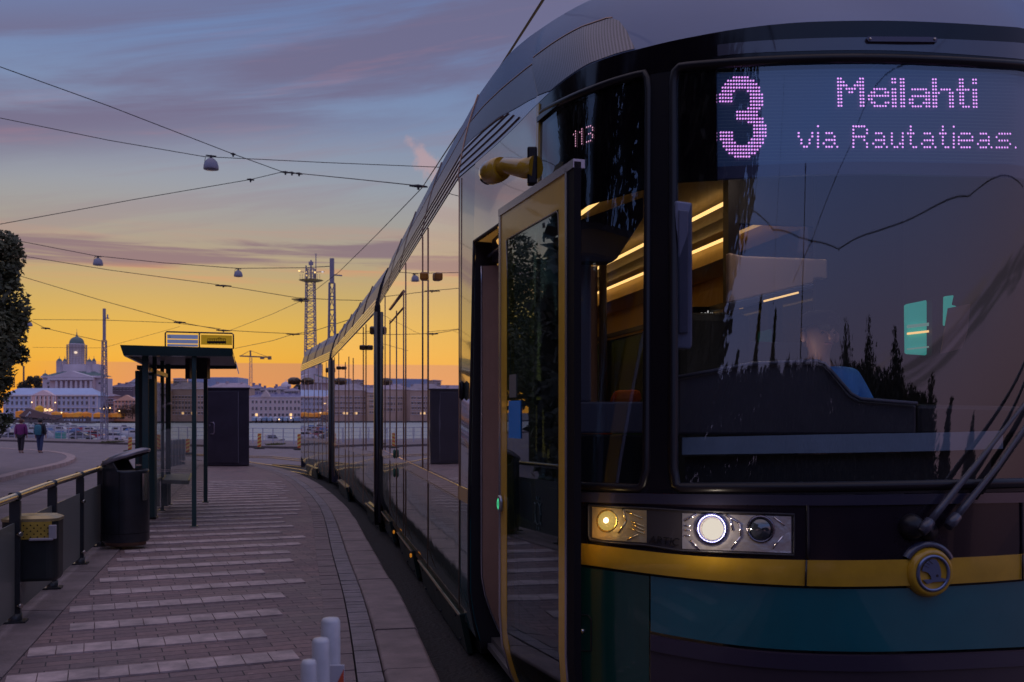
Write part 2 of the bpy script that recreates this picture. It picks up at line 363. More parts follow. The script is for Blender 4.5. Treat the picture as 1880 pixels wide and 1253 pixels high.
tag(b.build('platform_stripes', M('stripe_slab', (.46, .37, .37), .7, var=.5, vscale=4.5, bump=.5, bscale=60, bdist=.004)), kind='structure')
# concrete edge under the railing and retaining face
b = MB(); Y = -4.0; rnd = random.Random(2)
while Y < 33:
    e = Y + 1.9
    pr = lambda y: [Vector((rx(y) - .22, y, RL - .1 - g(y))), Vector((rx(y) - .22, y, .0 - g(y))), Vector((rx(y) + .255, y, .002 - g(y))), Vector((rx(y) + .255, y, -.1 - g(y)))]
    rows = [pr(Y + .01), pr(e - .01)]; b.grid(rows, sm=False); b.add(rows[0], [(0, 1, 2, 3)]); b.add(rows[1], [(3, 2, 1, 0)]); Y = e
tag(b.build('platform_edge', M('edge_concrete', (.23, .185, .19), .8, var=.4, vscale=3, bump=.5, bscale=50), bevel=.006), kind='structure')
# track bed between kerb and tram, rails, far rails
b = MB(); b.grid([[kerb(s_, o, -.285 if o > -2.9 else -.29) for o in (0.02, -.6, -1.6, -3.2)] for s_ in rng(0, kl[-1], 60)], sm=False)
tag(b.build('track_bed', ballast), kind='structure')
railm = M('rail_steel', (.30, .25, .22), .22, 1.0, var=.2, vscale=5)
for o in (-.98, -2.42):
    b = MB(); prof = [(-.035, 0), (-.035, .035), (.035, .035), (.035, 0)]
    rows = [[kerb(s_, o + a, -.285 + z) for a, z in prof] for s_ in rng(0, kl[-1] - .2, 90)]
    b.grid(rows, sm=False); tag(b.build('rail', railm), kind='structure')
def groundstrip(name, pts, wd, z0, h, mat):
    b = MB(); rows = []
    for i, p in enumerate(pts):
        p = Vector(p); d = (Vector(pts[min(i + 1, len(pts) - 1)]) - Vector(pts[max(i - 1, 0)])); d.z = 0; d.normalize(); r = Vector((-d.y, d.x, 0)) * wd / 2
        zb = z0 - g(p.y); rows.append([Vector((p.x, p.y, zb)) + v for v in (-r, -r + Vector((0, 0, h)), r + Vector((0, 0, h)), r)])
    b.grid(rows, sm=False); return tag(b.build(name, mat), kind='structure')
for a in ([(455, 838.5), (500, 840), (560, 846), (640, 858)], [(455, 847), (500, 853.5), (555, 862), (600, 874)], [(455, 836.2), (500, 837.5), (560, 842.5), (640, 852)]):
    pts = [on(px, py, 1.9) for px, py in a]; first = pts[0] + (pts[0] - pts[1]) * 3
    groundstrip('rail', [first] + pts, .075, RL + .0, .03, railm)
# pavement island with the walkers, broad quay pavement, kerbs
isl = [on(px, py, 1.95) for px, py in ((-140, 918), (0, 884), (40, 872), (80, 864), (115, 855), (128, 849), (131, 845), (128, 841), (120, 838), (95, 833.5), (60, 830.5), (0, 827), (-140, 823))]
isl = [Vector((p.x, p.y, RL - g(p.y) + .12)) for p in isl]
b = MB(); n = len(isl); back = [Vector((-60, p.y, p.z)) for p in isl]
b.grid([isl, back], sm=False); tag(b.build('pavement', walkm), kind='structure')
groundstrip('pavement_kerb', [tuple(p) for p in isl], .34, RL, .135, M('kerb_stone', (.36, .26, .25), .8, var=.4, vscale=3, bump=.6, bscale=20))
qk = [(x, fence_y(x) - 4.5 + (0 if x > -30 else -.6 * (x + 30) * 0), 0) for x in rng(-110, 12, 24)]
groundstrip('quay_kerb', qk, .3, RL, .13, M('kerb_dark', (.09, .07, .075), .8, var=.3))
b = MB(); b.grid([[Vector((p[0], p[1], RL - .2 + .126)) for p in qk], [Vector((p[0], fence_y(p[0]) + 1.0, RL - .2 + .126)) for p in qk]], sm=False)
tag(b.build('quay_pavement', walkm), kind='structure')
b = MB()
for (px, py, w_, h_) in ((505, 817, 20, 1.5), (205, 812.5, 24, 1.2)):
    c0 = on(px, py, 1.83); s_ = c0.y / F
    for j in range(260):
        rr = random.random() ** .5; th = random.random() * 6.28
        p = c0 + Vector((math.cos(th) * rr * w_ / 2 * s_ * 1.5, math.sin(th) * rr * 1.5, 0)); hh = random.uniform(.04, .14)
        b.add([p, p + Vector((.05, 0, 0)), p + Vector((.02 + random.uniform(-.1, .1), 0, hh))], [(0, 1, 2)])
tag(b.build('grass_tufts', M('dry_grass', (.09, .09, .03), .9)), kind='stuff')
for pts in ([(128, 858), (172, 852)], [(0, 893), (55, 884)], [(60, 893), (0, 905)], [(95, 869), (150, 862)]):   # worn pale seams in the street
    a, c_ = [on(px, py, 1.94) for px, py in pts]; 
    b = MB(); 
    for j in range(7):
        t = j / 7; p = a.lerp(c_, t); q_ = a.lerp(c_, t + .1); ww = .05 + .09 * random.random()
        b.add([p + Vector((0, -ww, 0)), q_ + Vector((0, -ww * .6, 0)), q_ + Vector((0, ww, 0)), p + Vector((0, ww * .8, 0))], [(0, 1, 2, 3)])
    for v in b.v: v.z = RL - g(v.y) + .005
    tag(b.build('road_patch', M('worn_patch', (.4, .34, .32), .9, var=.3)), kind='structure')
# ================================================================ railing
dgreen = M('dark_green_steel', (.016, .05, .055), .38, coat=.4, var=.2, vscale=3)
blackst = M('black_green_steel', (.02, .024, .03), .45, coat=.2, var=.2, vscale=4)
steel = M('brushed_steel', (.52, .50, .48), .25, 1.0, var=.12, vscale=20, stretch=(1, .1, 1))
posts = [6.975 - 1.49 * i for i in (3, 2, 1)] + [6.975, 8.36, 9.82, 11.28]
RH = .88
rt = empty('railing', (rx(7), 7, 0), 'platform railing with round steel handrail and grey glass infill panels', 'railing')
b = MB(); b.path([(rx(y), y, RH - g(y)) for y in (1.5, 5, 8, 9.8, 11.45)], .027, 12); b.build('handrail', steel, rt)
for i, y in enumerate(posts):
    b = MB(); z0 = -g(y); h = Vector((.274, -1, 0)).normalized(); rot = rz(math.atan2(-h.x, -h.y) * -1)
    b.box((rx(y), y, z0 + RH / 2 - .01), (.07, .045, RH - .04), rz(R(15)))
    b.box((rx(y), y, z0 + .008), (.15, .12, .014), rz(R(15))); b.lathe((rx(y), y, z0 + .014), [(.045, 0), (.045, .05), (.0, .05)], 12)
    b.build('post', blackst, rt)
    b = MB(); b.path([(rx(y) - .018 * .96, y - .03, z0 + RH), (rx(y) + .01, y + .03, z0 + RH)], .032, 10); b.build('collar', blackst, rt)
    for zz in (.12, .62):
        b = MB(); b.path([(rx(y) + .03, y - .02, z0 + zz), (rx(y) + .06, y - .03, z0 + zz)], .017, 8); b.build('clamp', steel, rt)
infill = thin('frosted_infill', (.20, .22, .22), 1.5, .03, .12)
infill = M('infill_glass', (.15, .16, .155), .5, coat=.1, var=.1, vscale=1)
for a, c_ in zip(posts, posts[1:]):
    b = MB(); a2, c2 = a + .045, c_ - .045
    za, zc = -g(a), -g(c_)
    b.hexa([Vector((rx(y) + dx_, y, z_)) for (y, dx_, z_) in ((a2, -.006, za + .07), (a2, .006, za + .07), (c2, .006, zc + .07), (c2, -.006, zc + .07), (a2, -.006, za + .70), (a2, .006, za + .70), (c2, .006, zc + .70), (c2, -.006, zc + .70))])
    b.build('infill_panel', infill, rt)
# ---------------------------------------------------------------- small wall bin with yellow lid
def rrect(wx, wy, r, n=5):
    out = []
    for cx_, cy_, a0 in ((wx / 2 - r, wy / 2 - r, 0), (-wx / 2 + r, wy / 2 - r, 90), (-wx / 2 + r, -wy / 2 + r, 180), (wx / 2 - r, -wy / 2 + r, 270)):
        for j in range(n + 1): a = R(a0 + 90 * j / n); out.append((cx_ + r * math.cos(a), cy_ + r * math.sin(a)))
    return out
sb = on(66, 1063, 1.45); Yb = 7.2; xb = (61 - CX) / F * Yb
bt = empty('small_litter_bin', (xb, Yb, .28), 'small dark green litter bin with yellow lid hung on the railing', 'litter bin')
rot = rz(R(12)); pl = rrect(.375, .27, .07)
def ring(z, sc=1.0, dx_=0, dy_=0, tilt=0): return [Vector((xb, Yb, 0)) + rot @ Vector((x * sc + dx_, y * sc + dy_, z + tilt * x)) for x, y in pl]
zt = H - (975 - HY) * Yb / F
bb = H - (1063 - HY) * Yb / F
b = MB(); b.grid([ring(bb, .5), ring(bb, .93), ring(bb + .02, .99), ring(zt - .045, 1), ring(H - (952 - HY) * Yb / F, 1)], True, sm=False); b.build('bin_body', M('bin_green_black', (.016, .02, .022), .5, var=.3, vscale=6), bt)
ztop = H - (950 - HY) * Yb / F
gold = M('bin_yellow', (.50, .33, .05), .5, coat=.2, var=.25, vscale=8)
b = MB(); b.grid([ring(ztop - .02, 1.03), ring(ztop, 1.03), ring(ztop + .02, .8), ring(ztop + .024, .01)], True, sm=False); b.build('lid', M('lid_steel', (.42, .34, .18), .35, .6, var=.2), bt)
b = MB()   # perforated yellow plate: frame plate with dark holes cut as recessed discs
o = Vector((xb, Yb, 0)) + rot @ Vector((.03, -.1385, 0))
ex = rot @ Vector((1, 0, 0)); ey = rot @ Vector((0, -1, 0))
for X0, X1, Z0, Z1 in ((-.075, .125, zt - .045, ztop - .02),):
    b.hexa([o + ex * X0 + Vector((0, 0, Z0)), o + ex * X1 + Vector((0, 0, Z0)), o + ex * X1 + Vector((0, 0, Z0)) - ey * .01, o + ex * X0 + Vector((0, 0, Z0)) - ey * .01, o + ex * X0 + Vector((0, 0, Z1)), o + ex * X1 + Vector((0, 0, Z1)), o + ex * X1 + Vector((0, 0, Z1)) - ey * .01, o + ex * X0 + Vector((0, 0, Z1)) - ey * .01])
fp = b.build('perforated_plate', gold, bt)
b = MB(); nz_ = 5
for i in range(8):
    for j in range(5):
        if (i + j) % 2: continue
        c_ = o + ex * (-.06 + i * .023) + Vector((0, 0, zt - .03 + j * (ztop - .02 - zt + .01) / 4.2)) + ey * .002
        b.add([c_ + ex * (.0055 * math.cos(a * .785)) + Vector((0, 0, .0055 * math.sin(a * .785))) for a in range(8)], [tuple(range(8))])
b.build('holes', M('hole_black', (.005, .005, .005), .9), fp)
b = MB(); b.box(o + ex * .135 + Vector((0, 0, zt + .005)) + ey * .01, (.05, .03, .10), rot); b.box(o + ex * .06 + Vector((0, 0, zt - .045)) + ey * .015, (.16, .03, .018), rot); b.build('paper_scraps', M('paper_white', (.38, .35, .38), .8), bt, bevel=.006)
# ---------------------------------------------------------------- big litter bin with slanted lid
Yk = 11.15; xk = (231 - CX) / F * Yk
bb_ = empty('large_litter_bin', (xk, Yk, -g(Yk)), 'tall dark litter bin with slanted lid at the end of the railing', 'litter bin')
def z_(py, Y): return H + (HY - py) / F * Y
rw = .255
z0 = z_(993, Yk)
n = 28
def bring(z, sc, tilt=0): return [Vector((xk + sc * rw * math.cos(6.283 * j / n), Yk + sc * rw * .95 * math.sin(6.283 * j / n), z + tilt * sc * math.cos(6.283 * j / n))) for j in range(n)]
b = MB(); zl = z_(846, Yk)
rows = [bring(z0, .97), bring(z0 + .05, 1.0)]
top = []
for j in range(n):
    cx_ = math.cos(6.283 * j / n); tz = z_(846, Yk) if cx_ < -.05 else z_(862, Yk)
    top.append(Vector((xk + .97 * rw * cx_, Yk + .97 * rw * .95 * math.sin(6.283 * j / n), tz)))
rows.append([Vector((p.x, p.y, p.z - .03)) for p in top]); rows.append(top); rows.append([Vector((xk + (p.x - xk) * .9, Yk + (p.y - Yk) * .9, p.z)) for p in top]); rows.append([Vector((xk + (p.x - xk) * .9, Yk + (p.y - Yk) * .9, p.z - .25)) for p in top])
b.grid(rows, True, sm=True); b.build('bin_body', M('bin_black', (.014, .016, .022), .42, coat=.3, var=.35, vscale=5), bb_)
b = MB(); b.grid([bring(z0 - .04, .8), bring(z0 - .04, .86), bring(z0 + .01, .86)], True); b.lathe((xk, Yk, z0 - .005), [(rw * .6, 0), (0, 0)]); b.build('base_ring', M('bin_base', (.22, .14, .10), .5, .5, var=.3), bb_)
b = MB(); tl = .085; zc = z_(838, Yk)
b.grid([bring(zc - .035, .98, tl), bring(zc - .02, 1.04, tl), bring(zc + .0, 1.02, tl), bring(zc + .035, .78, tl), bring(zc + .055, .02, tl)], True); b.build('slanted_lid', M('lid_grey', (.30, .28, .32), .25, .5, var=.2), bb_)
b = MB(); b.path([(xk + .02, Yk - .243, z0 + .06), (xk + .02, Yk - .243, z_(864, Yk))], .004, 5); b.path([(xk + .256 * math.cos(R(t)), Yk + .245 * math.sin(R(t)), z0 + .10) for t in range(180, 361, 12)], .004, 5); b.build('door_seam', M('seam_black', (.003, .003, .004), .8), bb_)
b = MB(); b.box((xk + .20, Yk - .15, z_(853, Yk)), (.05, .03, .02)); b.box((xk + .24, Yk - .07, z_(893, Yk)), (.02, .10, .30)); b.build('ashtray_plate', steel, bb_)
# ================================================================ foreground white posts
for i, (px, py, Y, r_) in enumerate(((607, 1134, 3.0, .029), (589, 1171, 2.85, .0255), (567, 1211, 2.72, .022))):
    x = (px - CX) / F * Y; zt_ = z_(py, Y)
    t = empty('white_post', (x, Y, 0), ('tallest white round post in the front of the platform, nearest the kerb', 'middle one of the three white posts in the foreground', 'lowest white post at the bottom edge, leftmost of three')[i], 'post', 'white posts in the foreground')
    b = MB(); b.lathe((x, Y, 0), [(r_ * 1.02, 0), (r_ * 1.02, zt_ - .06), (r_, zt_ - .058), (r_, zt_ - .012), (r_ * .8, zt_ - .002), (0, zt_)], 20); b.build('tube', M('white_paint', (.48, .50, .56), .4, var=.12, vscale=15, coat=.2), t)
    b = MB(); b.lathe((x, Y, 0), [(r_ * 2.6, 0), (r_ * 2.6, .012), (r_ * 1.1, .014)], 16); b.build('foot', steel, t)
Y = 2.95; t = empty('barrier_board', ((612 - CX) / F * Y, Y, 0), 'white board with red slanted stripes fixed between the white foreground posts', 'barrier board')
b = MB(); x0, x1 = (604 - CX) / F * Y, (632 - CX) / F * Y
b.box(((x0 + x1) / 2, Y, .5), (x1 - x0, .012, .42)); b.build('board', M('board_white', (.45, .46, .54), .5), t)
b = MB()
for j in range(3): 
    zz = .38 + j * .11 - .02
    b.prism([Vector((x0 + .012, Y - .0085, zz)), Vector((x1, Y - .0085, zz + .07)), Vector((x1, Y - .0085, zz + .12)), Vector((x0 + .012, Y - .0085, zz + .05))], (0, .002, 0))
b.build('red_stripe', M('sign_red', (.55, .08, .03), .5), t)
# ================================================================ tram shelter
sh = empty('tram_shelter', (-4.8, 15.3, -.06), 'glass and dark green steel tram shelter with overhanging flat roof', 'shelter')
N0, N1 = Vector((-5.20, 13.4, 0)), Vector((-3.76, 13.4, 0)); DF = Vector((-.255, .967, 0)); LEN = 4.0
def sp_(u, v, z): p = N0.lerp(N1, u) + DF * (v * LEN); return Vector((p.x, p.y, z))
ztA, ztB = z_(640, 13.4), z_(653, 13.4)
rg = M('shelter_green', (.014, .055, .058), .4, coat=.3, var=.15, vscale=2)
b = MB(); b.hexa([sp_(-.02, 0, ztB - .0), sp_(1, 0, ztB - .01), sp_(1, .05, ztB - .01), sp_(-.02, .05, ztB), sp_(-.05, -.01, ztA + .045), sp_(1, -.01, ztA), sp_(1, .05, ztA), sp_(-.02, .05, ztA + .045)]); b.build('front_fascia', rg, sh)
b = MB(); b.hexa([sp_(0, .05, ztA - .03), sp_(.985, .05, ztA - .045), sp_(.985, 1, ztA - .045), sp_(0, 1, ztA - .03), sp_(0, .05, ztA), sp_(.985, .05, ztA - .005), sp_(.985, 1, ztA - .005), sp_(0, 1, ztA)]); b.build('roof_slab', M('shelter_soffit', (.16, .14, .17), .5, var=.2), sh)
b = MB(); b.hexa([sp_(-.03, .05, ztB), sp_(0, .05, ztB), sp_(0, 1.01, ztB), sp_(-.03, 1.01, ztB), sp_(-.04, .05, ztA + .02), sp_(0, .05, ztA + .02), sp_(0, 1.01, ztA + .02), sp_(-.04, 1.01, ztA + .02)]); b.hexa([sp_(-.03, 1.0, ztB), sp_(1, 1, ztB), sp_(1, 1.02, ztB), sp_(-.03, 1.02, ztB), sp_(-.03, 1, ztA), sp_(1, 1, ztA), sp_(1, 1.02, ztA), sp_(-.03, 1.02, ztA)]); b.build('edge_beam', rg, sh)
b = MB()   # curved smoked canopy edge on the track side
rows = []
for v in rng(0, 1, 6): rows.append([sp_(1 + .035 * t, v, ztA - .01 - .175 * (1 - (1 - t) ** 1.6)) for t in rng(0, 1, 6)])
b.grid(rows); b.build('canopy_edge', thin('smoked_acrylic', (.28, .2, .2), 1.5, .03), sh, thick=.008)
def post_at(px, Y, pyb, pyt, wpx, name='post', m=rg):
    x = (px - CX) / F * Y; b = MB(); zb, zt2 = z_(pyb, Y), z_(pyt, Y); wd = wpx * Y / F
    b.box((x, Y, (zb + zt2) / 2), (wd, wd, zt2 - zb), rz(R(15))); b.box((x, Y, zb + .008), (wd * 1.7, wd * 1.7, .016), rz(R(15))); return b.build(name, m, sh, bevel=.006)
post_at(356.5, 13.5, 968, 650, 8); post_at(377.5, 17.4, 923, 668, 7)
post_at(267, 13.7, 965, 645, 11); post_at(284, 14.9, 950, 655, 7.5); post_at(298, 15.9, 938, 660, 6.5); post_at(309, 16.9, 927, 664, 8.5)
glass = thin('shelter_glass', (.93, .93, .90), 1.5, .03)
def pane(p0, p1, z0, z1, name='glass_pane'):
    b = MB(); b.add([Vector((*p0, z0)), Vector((*p1, z0)), Vector((*p1, z1)), Vector((*p0, z1))], [(0, 1, 2, 3)]); return b.build(name, glass, sh, thick=.008)
def xy(px, Y): return ((px - CX) / F * Y, Y)
pane(xy(288, 13.62), xy(352, 13.52), .05, z_(700, 13.5)); pane(xy(309, 16.9), xy(376, 17.4), .0, z_(700, 17))
pane(xy(287, 14.9), xy(308, 16.8), .0, z_(705, 16))
b = MB()
for (pa_, pb_, zc_) in (((288, 13.6), (352, 13.5), z_(865, 13.5)), ((312, 16.9), (374, 17.35), z_(838, 17))):
    a_, c_ = xy(*pa_), xy(*pb_); n_ = 26
    for j in range(n_):
        t = j / n_; x = lerp(a_[0], c_[0], t); y = lerp(a_[1], c_[1], t) - .01
        for r_ in range(2): b.box((x + .006, y, zc_ + .012 - r_ * .022), (.011, .002, .011 if (j + r_) % 3 else .018))
b.build('frost_marks', M('frost_print', (.35, .30, .27), .8), sh)
ad = MB(); a_, c_ = xy(252, 14.2), xy(284, 14.45)   # dark green information cabinet
for (pxa, pxb, Y, pt, pb_) in ((250, 262, 14.5, 681, 955), (272, 286, 14.0, 686, 950)):
    x0, x1 = (pxa - CX) / F * Y, (pxb - CX) / F * Y; ad.box(((x0 + x1) / 2, Y, (z_(pt, Y) + z_(pb_, Y)) / 2), (x1 - x0, .10, z_(pt, Y) - z_(pb_, Y)))
ad.build('side_panel', rg, sh, bevel=.008)
b = MB(); Y = 14.0; b.box(((268 - CX) / F * Y, Y + .06, (z_(684, Y) + z_(955, Y)) / 2), (.24, .02, z_(684, Y) - z_(955, Y))); b.build('poster_back', M('poster_dark', (.012, .02, .024), .3), sh)
b = MB(); b.bar(V(258, 675, 14), V(302, 690, 16.2), .10, .06); b.build('rear_beam', rg, sh)
b = MB(); b.box(V(275.5, 693, 13.8), (.04, .02, .045)); b.build('sticker', M('sticker_white', (.4, .42, .45), .6), sh)
for (pxa, pxb, Y) in ((343, 351, 15.2), (362, 383, 15.0)):
    b = MB(); x0, x1 = (pxa - CX) / F * Y, (pxb - CX) / F * Y; b.box(((x0 + x1) / 2, Y, (z_(657, Y) + z_(696, Y)) / 2), (x1 - x0, .16, z_(657, Y) - z_(696, Y))); 
    s_ = b.build('hanging_display', M('display_case', (.02, .018, .022), .4), sh, bevel=.006)
# bench
b = MB(); p = V(324, 882, 15.6); b.hexa([V(298, 888, 15.4), V(347, 890, 15.3), V(351, 876, 16.9), V(306, 875, 17.0), V(298, 881, 15.4), V(347, 883, 15.3), V(351, 870.5, 16.9), V(306, 870, 17.0)]); bs = b.build('bench_seat', M('bench_grey', (.26, .26, .22), .5, var=.2), sh)
b = MB(); b.bar(V(347, 882.3, 15.29), V(351.3, 870, 16.9), .03, .012); b.bar(V(299, 880.5, 15.4), V(306, 869.5, 17), .02, .01); b.build('yellow_edge', M('edge_yellow', (.55, .42, .08), .5), bs)
b = MB(); b.box(V(304, 905, 15.7), (.07, .07, .42)); b.box(V(308, 900, 16.7), (.06, .06, .42)); b.build('bench_leg', rg, sh)
# roof sign
Y = 13.55; sg = empty('stop_sign_frame', V(366, 638, Y), 'framed stop sign on the shelter roof, pale blue and yellow halves', 'stop sign')
b = MB(); b.path([V(303.5, 641, Y), V(303.5, 612, Y), V(306, 609.5, Y), V(426, 612.5, Y), V(428.5, 615, Y), V(428.5, 641, Y)], .0105, 8); b.path([V(366, 611, Y), V(366, 640, Y)], .010, 8); b.build('frame', M('frame_dark', (.05, .05, .06), .4), sg)
b = MB()
for (a_, c_) in ((614.5, 622), (623.5, 630.5), (632, 636)): b.hexa([V(307, c_, Y), V(363.5, c_ + 1, Y), V(363.5, c_ + 1, Y + .03), V(307, c_, Y + .03), V(307, a_, Y), V(363.5, a_ + 1, Y), V(363.5, a_ + 1, Y + .03), V(307, a_, Y + .03)])
b.build('blue_panel', M('sign_blue', (.30, .34, .50), .5, emit=(.20, .25, .45), estr=.35), sg)
b = MB(); b.hexa([V(369, 633, Y), V(426, 634, Y), V(426, 634, Y + .03), V(369, 633, Y + .03), V(369, 615, Y), V(426, 616.5, Y), V(426, 616.5, Y + .03), V(369, 615, Y + .03)]); b.build('yellow_panel', M('sign_yellow', (.60, .36, .02), .5, emit=(.6, .33, .01), estr=.30), sg)
b = MB(); Yf = Y - .004
def fl(px0, py0, px1, py1): b.hexa([V(px0, py1, Yf), V(px1, py1, Yf), V(px1, py1, Yf + .003), V(px0, py1, Yf + .003), V(px0, py0, Yf), V(px1, py0, Yf), V(px1, py0, Yf + .003), V(px0, py0, Yf + .003)])
fl(380, 626.5, 415, 631); fl(381, 622, 414, 623)
for j in range(9): fl(381 + j * 4.05, 622, 382 + j * 4.05, 627)
for px in (384, 390, 396, 402, 408, 413): fl(px, 631, px + 2, 631.8)
b.path([V(400, 622, Yf), V(403, 619.5, Yf), V(406, 622, Yf)], .003, 5); b.build('tram_symbol', M('sign_black', (.01, .01, .01), .5), sg)
b = MB(); b.path([V(312.5, 615.5, Yf), V(310, 615.5, Yf), V(310, 618, Yf), V(312.5, 618, Yf), V(312.5, 620.5, Yf), V(310, 620.5, Yf)], .0025, 5); b.build('sign_letter', MT['sign_black'], sg)
# ---------------------------------------------------------------- dark kiosk cabinet
Yq = 32.4; kq = empty('equipment_cabinet', (xy(418, Yq)[0], Yq, -.2), 'tall dark purple-grey equipment cabinet with a loop handle at the platform end', 'cabinet')
x0, x1, x2 = xy(378, Yq)[0], xy(437.5, Yq)[0], xy(457.5, Yq)[0]; zb, zt_ = z_(855, Yq), z_(714.5, Yq)
km = M('cabinet_paint', (.035, .026, .045), .45, var=.3, vscale=1.5, coat=.1)
def cab(xa, xb_, ya, yb, za, zb_, name, m=km, bev=.01):
    b = MB(); b.box(((xa + xb_) / 2, (ya + yb) / 2, (za + zb_) / 2), (xb_ - xa, yb - ya, zb_ - za))
    for v in b.v: v.x -= (v.y - Yq) * .30
    return b.build(name, m, kq, bevel=bev)
cab(x0, x2, Yq, Yq + 1.3, zb, zt_, 'cabinet_body'); cab(x0 - .03, x2 + .03, Yq - .04, Yq + 1.34, zt_ + .002, zt_ + .05, 'cabinet_roof')
dr = cab(x0 + .02, x1 - .02, Yq - .025, Yq - .003, zb + .08, zt_ - .08, 'cabinet_door')
cab(x1 - .012, x1 + .012, Yq - .03, Yq - .003, zb + .08, zt_ - .08, 'door_strip', M('strip_grey', (.16, .14, .18), .4), .003)
b = MB(); b.path([V(386, 776, Yq - .03), V(392, 776, Yq - .14), V(393.5, 779, Yq - .14), V(393.5, 794, Yq - .14), V(392, 797, Yq - .14), V(386, 797, Yq - .03)], .016, 8); b.build('handle', M('handle_steel', (.35, .3, .4), .3, .8), dr)
b = MB(); b.box(V(385, 781, Yq - .035), (.05, .02, .07)); b.build('lock', MT['handle_steel'], dr)
b = MB()
for j in range(26): b.box(((x1 + x2) / 2 + .01, Yq - .006, zb + .2 + j * (zt_ - zb - .4) / 26), (x2 - x1 - .08, .01, .02))
b.build('vent_slats', km, kq)
# ---------------------------------------------------------------- striped delineator posts and bollards
yel = M('delineator_yellow', (.62, .48, .10), .5, emit=None); red = M('delineator_red', (.50, .07, .02), .5)
dl = ['striped post by the quay road, left of the shelter', 'striped post seen through the shelter beside its rear column', 'striped post seen through the shelter glass near the front column', 'striped post standing right of the dark cabinet', 'striped post half hidden behind the tail of the tram']
for i, (pa_, pt, pb_, lean) in enumerate(((238.5, 803, 829, .03), (293, 797, 822, -.06), (344.5, 806, 834, .02), (476, 796, 824, .02), (549.5, 797, 826, 0))):
    Y = 1.93 * F / (pb_ - HY); x = (pa_ - CX) / F * Y; zb = z_(pb_, Y); zt_ = z_(pt, Y); wd = 7 * Y / F * .95
    t = empty('delineator_post', (x, Y, zb), 'red and yellow ' + dl[i], 'marker post', 'striped marker posts on the road'); rot = Matrix.Rotation(lean, 3, 'Y')
    b = MB(); o = Vector((x, Y, zb)); b.add([o + rot @ v for v in (Vector((-wd / 2, -.02, .03)), Vector((wd / 2, -.02, .03)), Vector((wd / 2, .02, .03)), Vector((-wd / 2, .02, .03)), Vector((-wd / 2, -.02, zt_ - zb)), Vector((wd / 2, -.02, zt_ - zb)), Vector((wd / 2, .02, zt_ - zb)), Vector((-wd / 2, .02, zt_ - zb)))], [(3, 2, 1, 0), (4, 5, 6, 7), (0, 1, 5, 4), (1, 2, 6, 5), (2, 3, 7, 6), (3, 0, 4, 7)]); b.build('panel', yel, t, bevel=.01)
    b = MB(); hh = zt_ - zb
    for j in range(4):
        a0 = .05 + j * hh / 4.0; q_ = [Vector((-wd / 2, -.024, a0)), Vector((wd / 2, -.024, a0 + hh * .13)), Vector((wd / 2, -.024, min(hh, a0 + hh * .25))), Vector((-wd / 2, -.024, min(hh - .01, a0 + hh * .12)))]
        b.prism([o + rot @ v for v in q_], (0, .002, 0))
    b.build('stripes', red, t)
    b = MB(); b.lathe((x, Y, zb), [(.34, 0), (.32, .05), (.1, .09), (0, .09)], 14); b.build('rubber_foot', M('rubber', (.012, .012, .012), .8), t)
for i, px in enumerate((314, 320, 325.5, 331, 337)):
    Y = 38 + i * .4; x = (px - CX) / F * Y; b = MB(); zb = RL - g(38); b.lathe((x, Y, zb), [(.07, 0), (.07, .95), (.06, 1.0), (0, 1.02)], 12)
    tag(b.build('bollard', M('bollard_grey', (.12, .13, .15), .5, var=.2)), ('first', 'second', 'third', 'fourth', 'last')[i] + ' from the left of five grey bollards seen through the shelter', 'bollard', 'grey bollards behind the shelter')
# ---------------------------------------------------------------- quay fence
ft = empty('quay_fence', (-25, fence_y(-25), -.38), 'long grey steel tube fence along the quay edge', 'fence')
fm = M('fence_grey', (.36, .38, .48), .5, .2, var=.2)
xsf = []; x = -52.0
while x < -3: xsf.append(x); x += .78 if x < -14 else .93
fz = lambda x: RL - .2 + .12
for x in xsf:
    b = MB(); y = fence_y(x); b.box((x, y, fz(x) + .5), (.055, .055, 1.0)); b.build('post', fm, ft)
for h_ in (1.0, .72, .46, .2):
    b = MB(); b.path([(x, fence_y(x), fz(x) + h_) for x in (-52, -36, -14, -3)], .022 if h_ == 1.0 else .013, 6); b.build('rail', fm, ft)
# ================================================================ far buildings
glassd = M('window_dark', (.022, .025, .035), .15); litm = M('window_lit', (.3, .2, .1), .5, emit=(1, .62, .25), estr=1.4)
def bx(px0, px1, py0, py1, Y, depth, name, mat, parent, y0=0.0):
    a, c_ = V(px0, py1, Y), V(px1, py0, Y); b = MB()
    b.box(((a.x + c_.x) / 2, Y + y0 + depth / 2, (a.z + c_.z) / 2), (c_.x - a.x, depth, c_.z - a.z)); return b.build(name, mat, parent)
def roofh(px0, px1, pye, pyr, Y, depth, name, mat, parent, inset=.12, ov=.5, y0=0):
    a, c_ = V(px0, pye, Y), V(px1, pyr, Y); w_ = c_.x - a.x; i = min(w_ / 2, depth / 2) * (1 if inset else 0); b = MB(); z0, z1 = a.z, c_.z; Y = Y + y0
    p = [Vector((a.x - ov, Y - ov, z0)), Vector((c_.x + ov, Y - ov, z0)), Vector((c_.x + ov, Y + depth + ov, z0)), Vector((a.x - ov, Y + depth + ov, z0))]
    r0, r1 = Vector((a.x + i, Y + depth / 2, z1)), Vector((c_.x - i, Y + depth / 2, z1))
    b.add(p + [r0, r1], [(3, 2, 1, 0), (0, 1, 5, 4), (2, 3, 4, 5), (1, 2, 5), (3, 0, 4)]); return b.build(name, mat, parent)
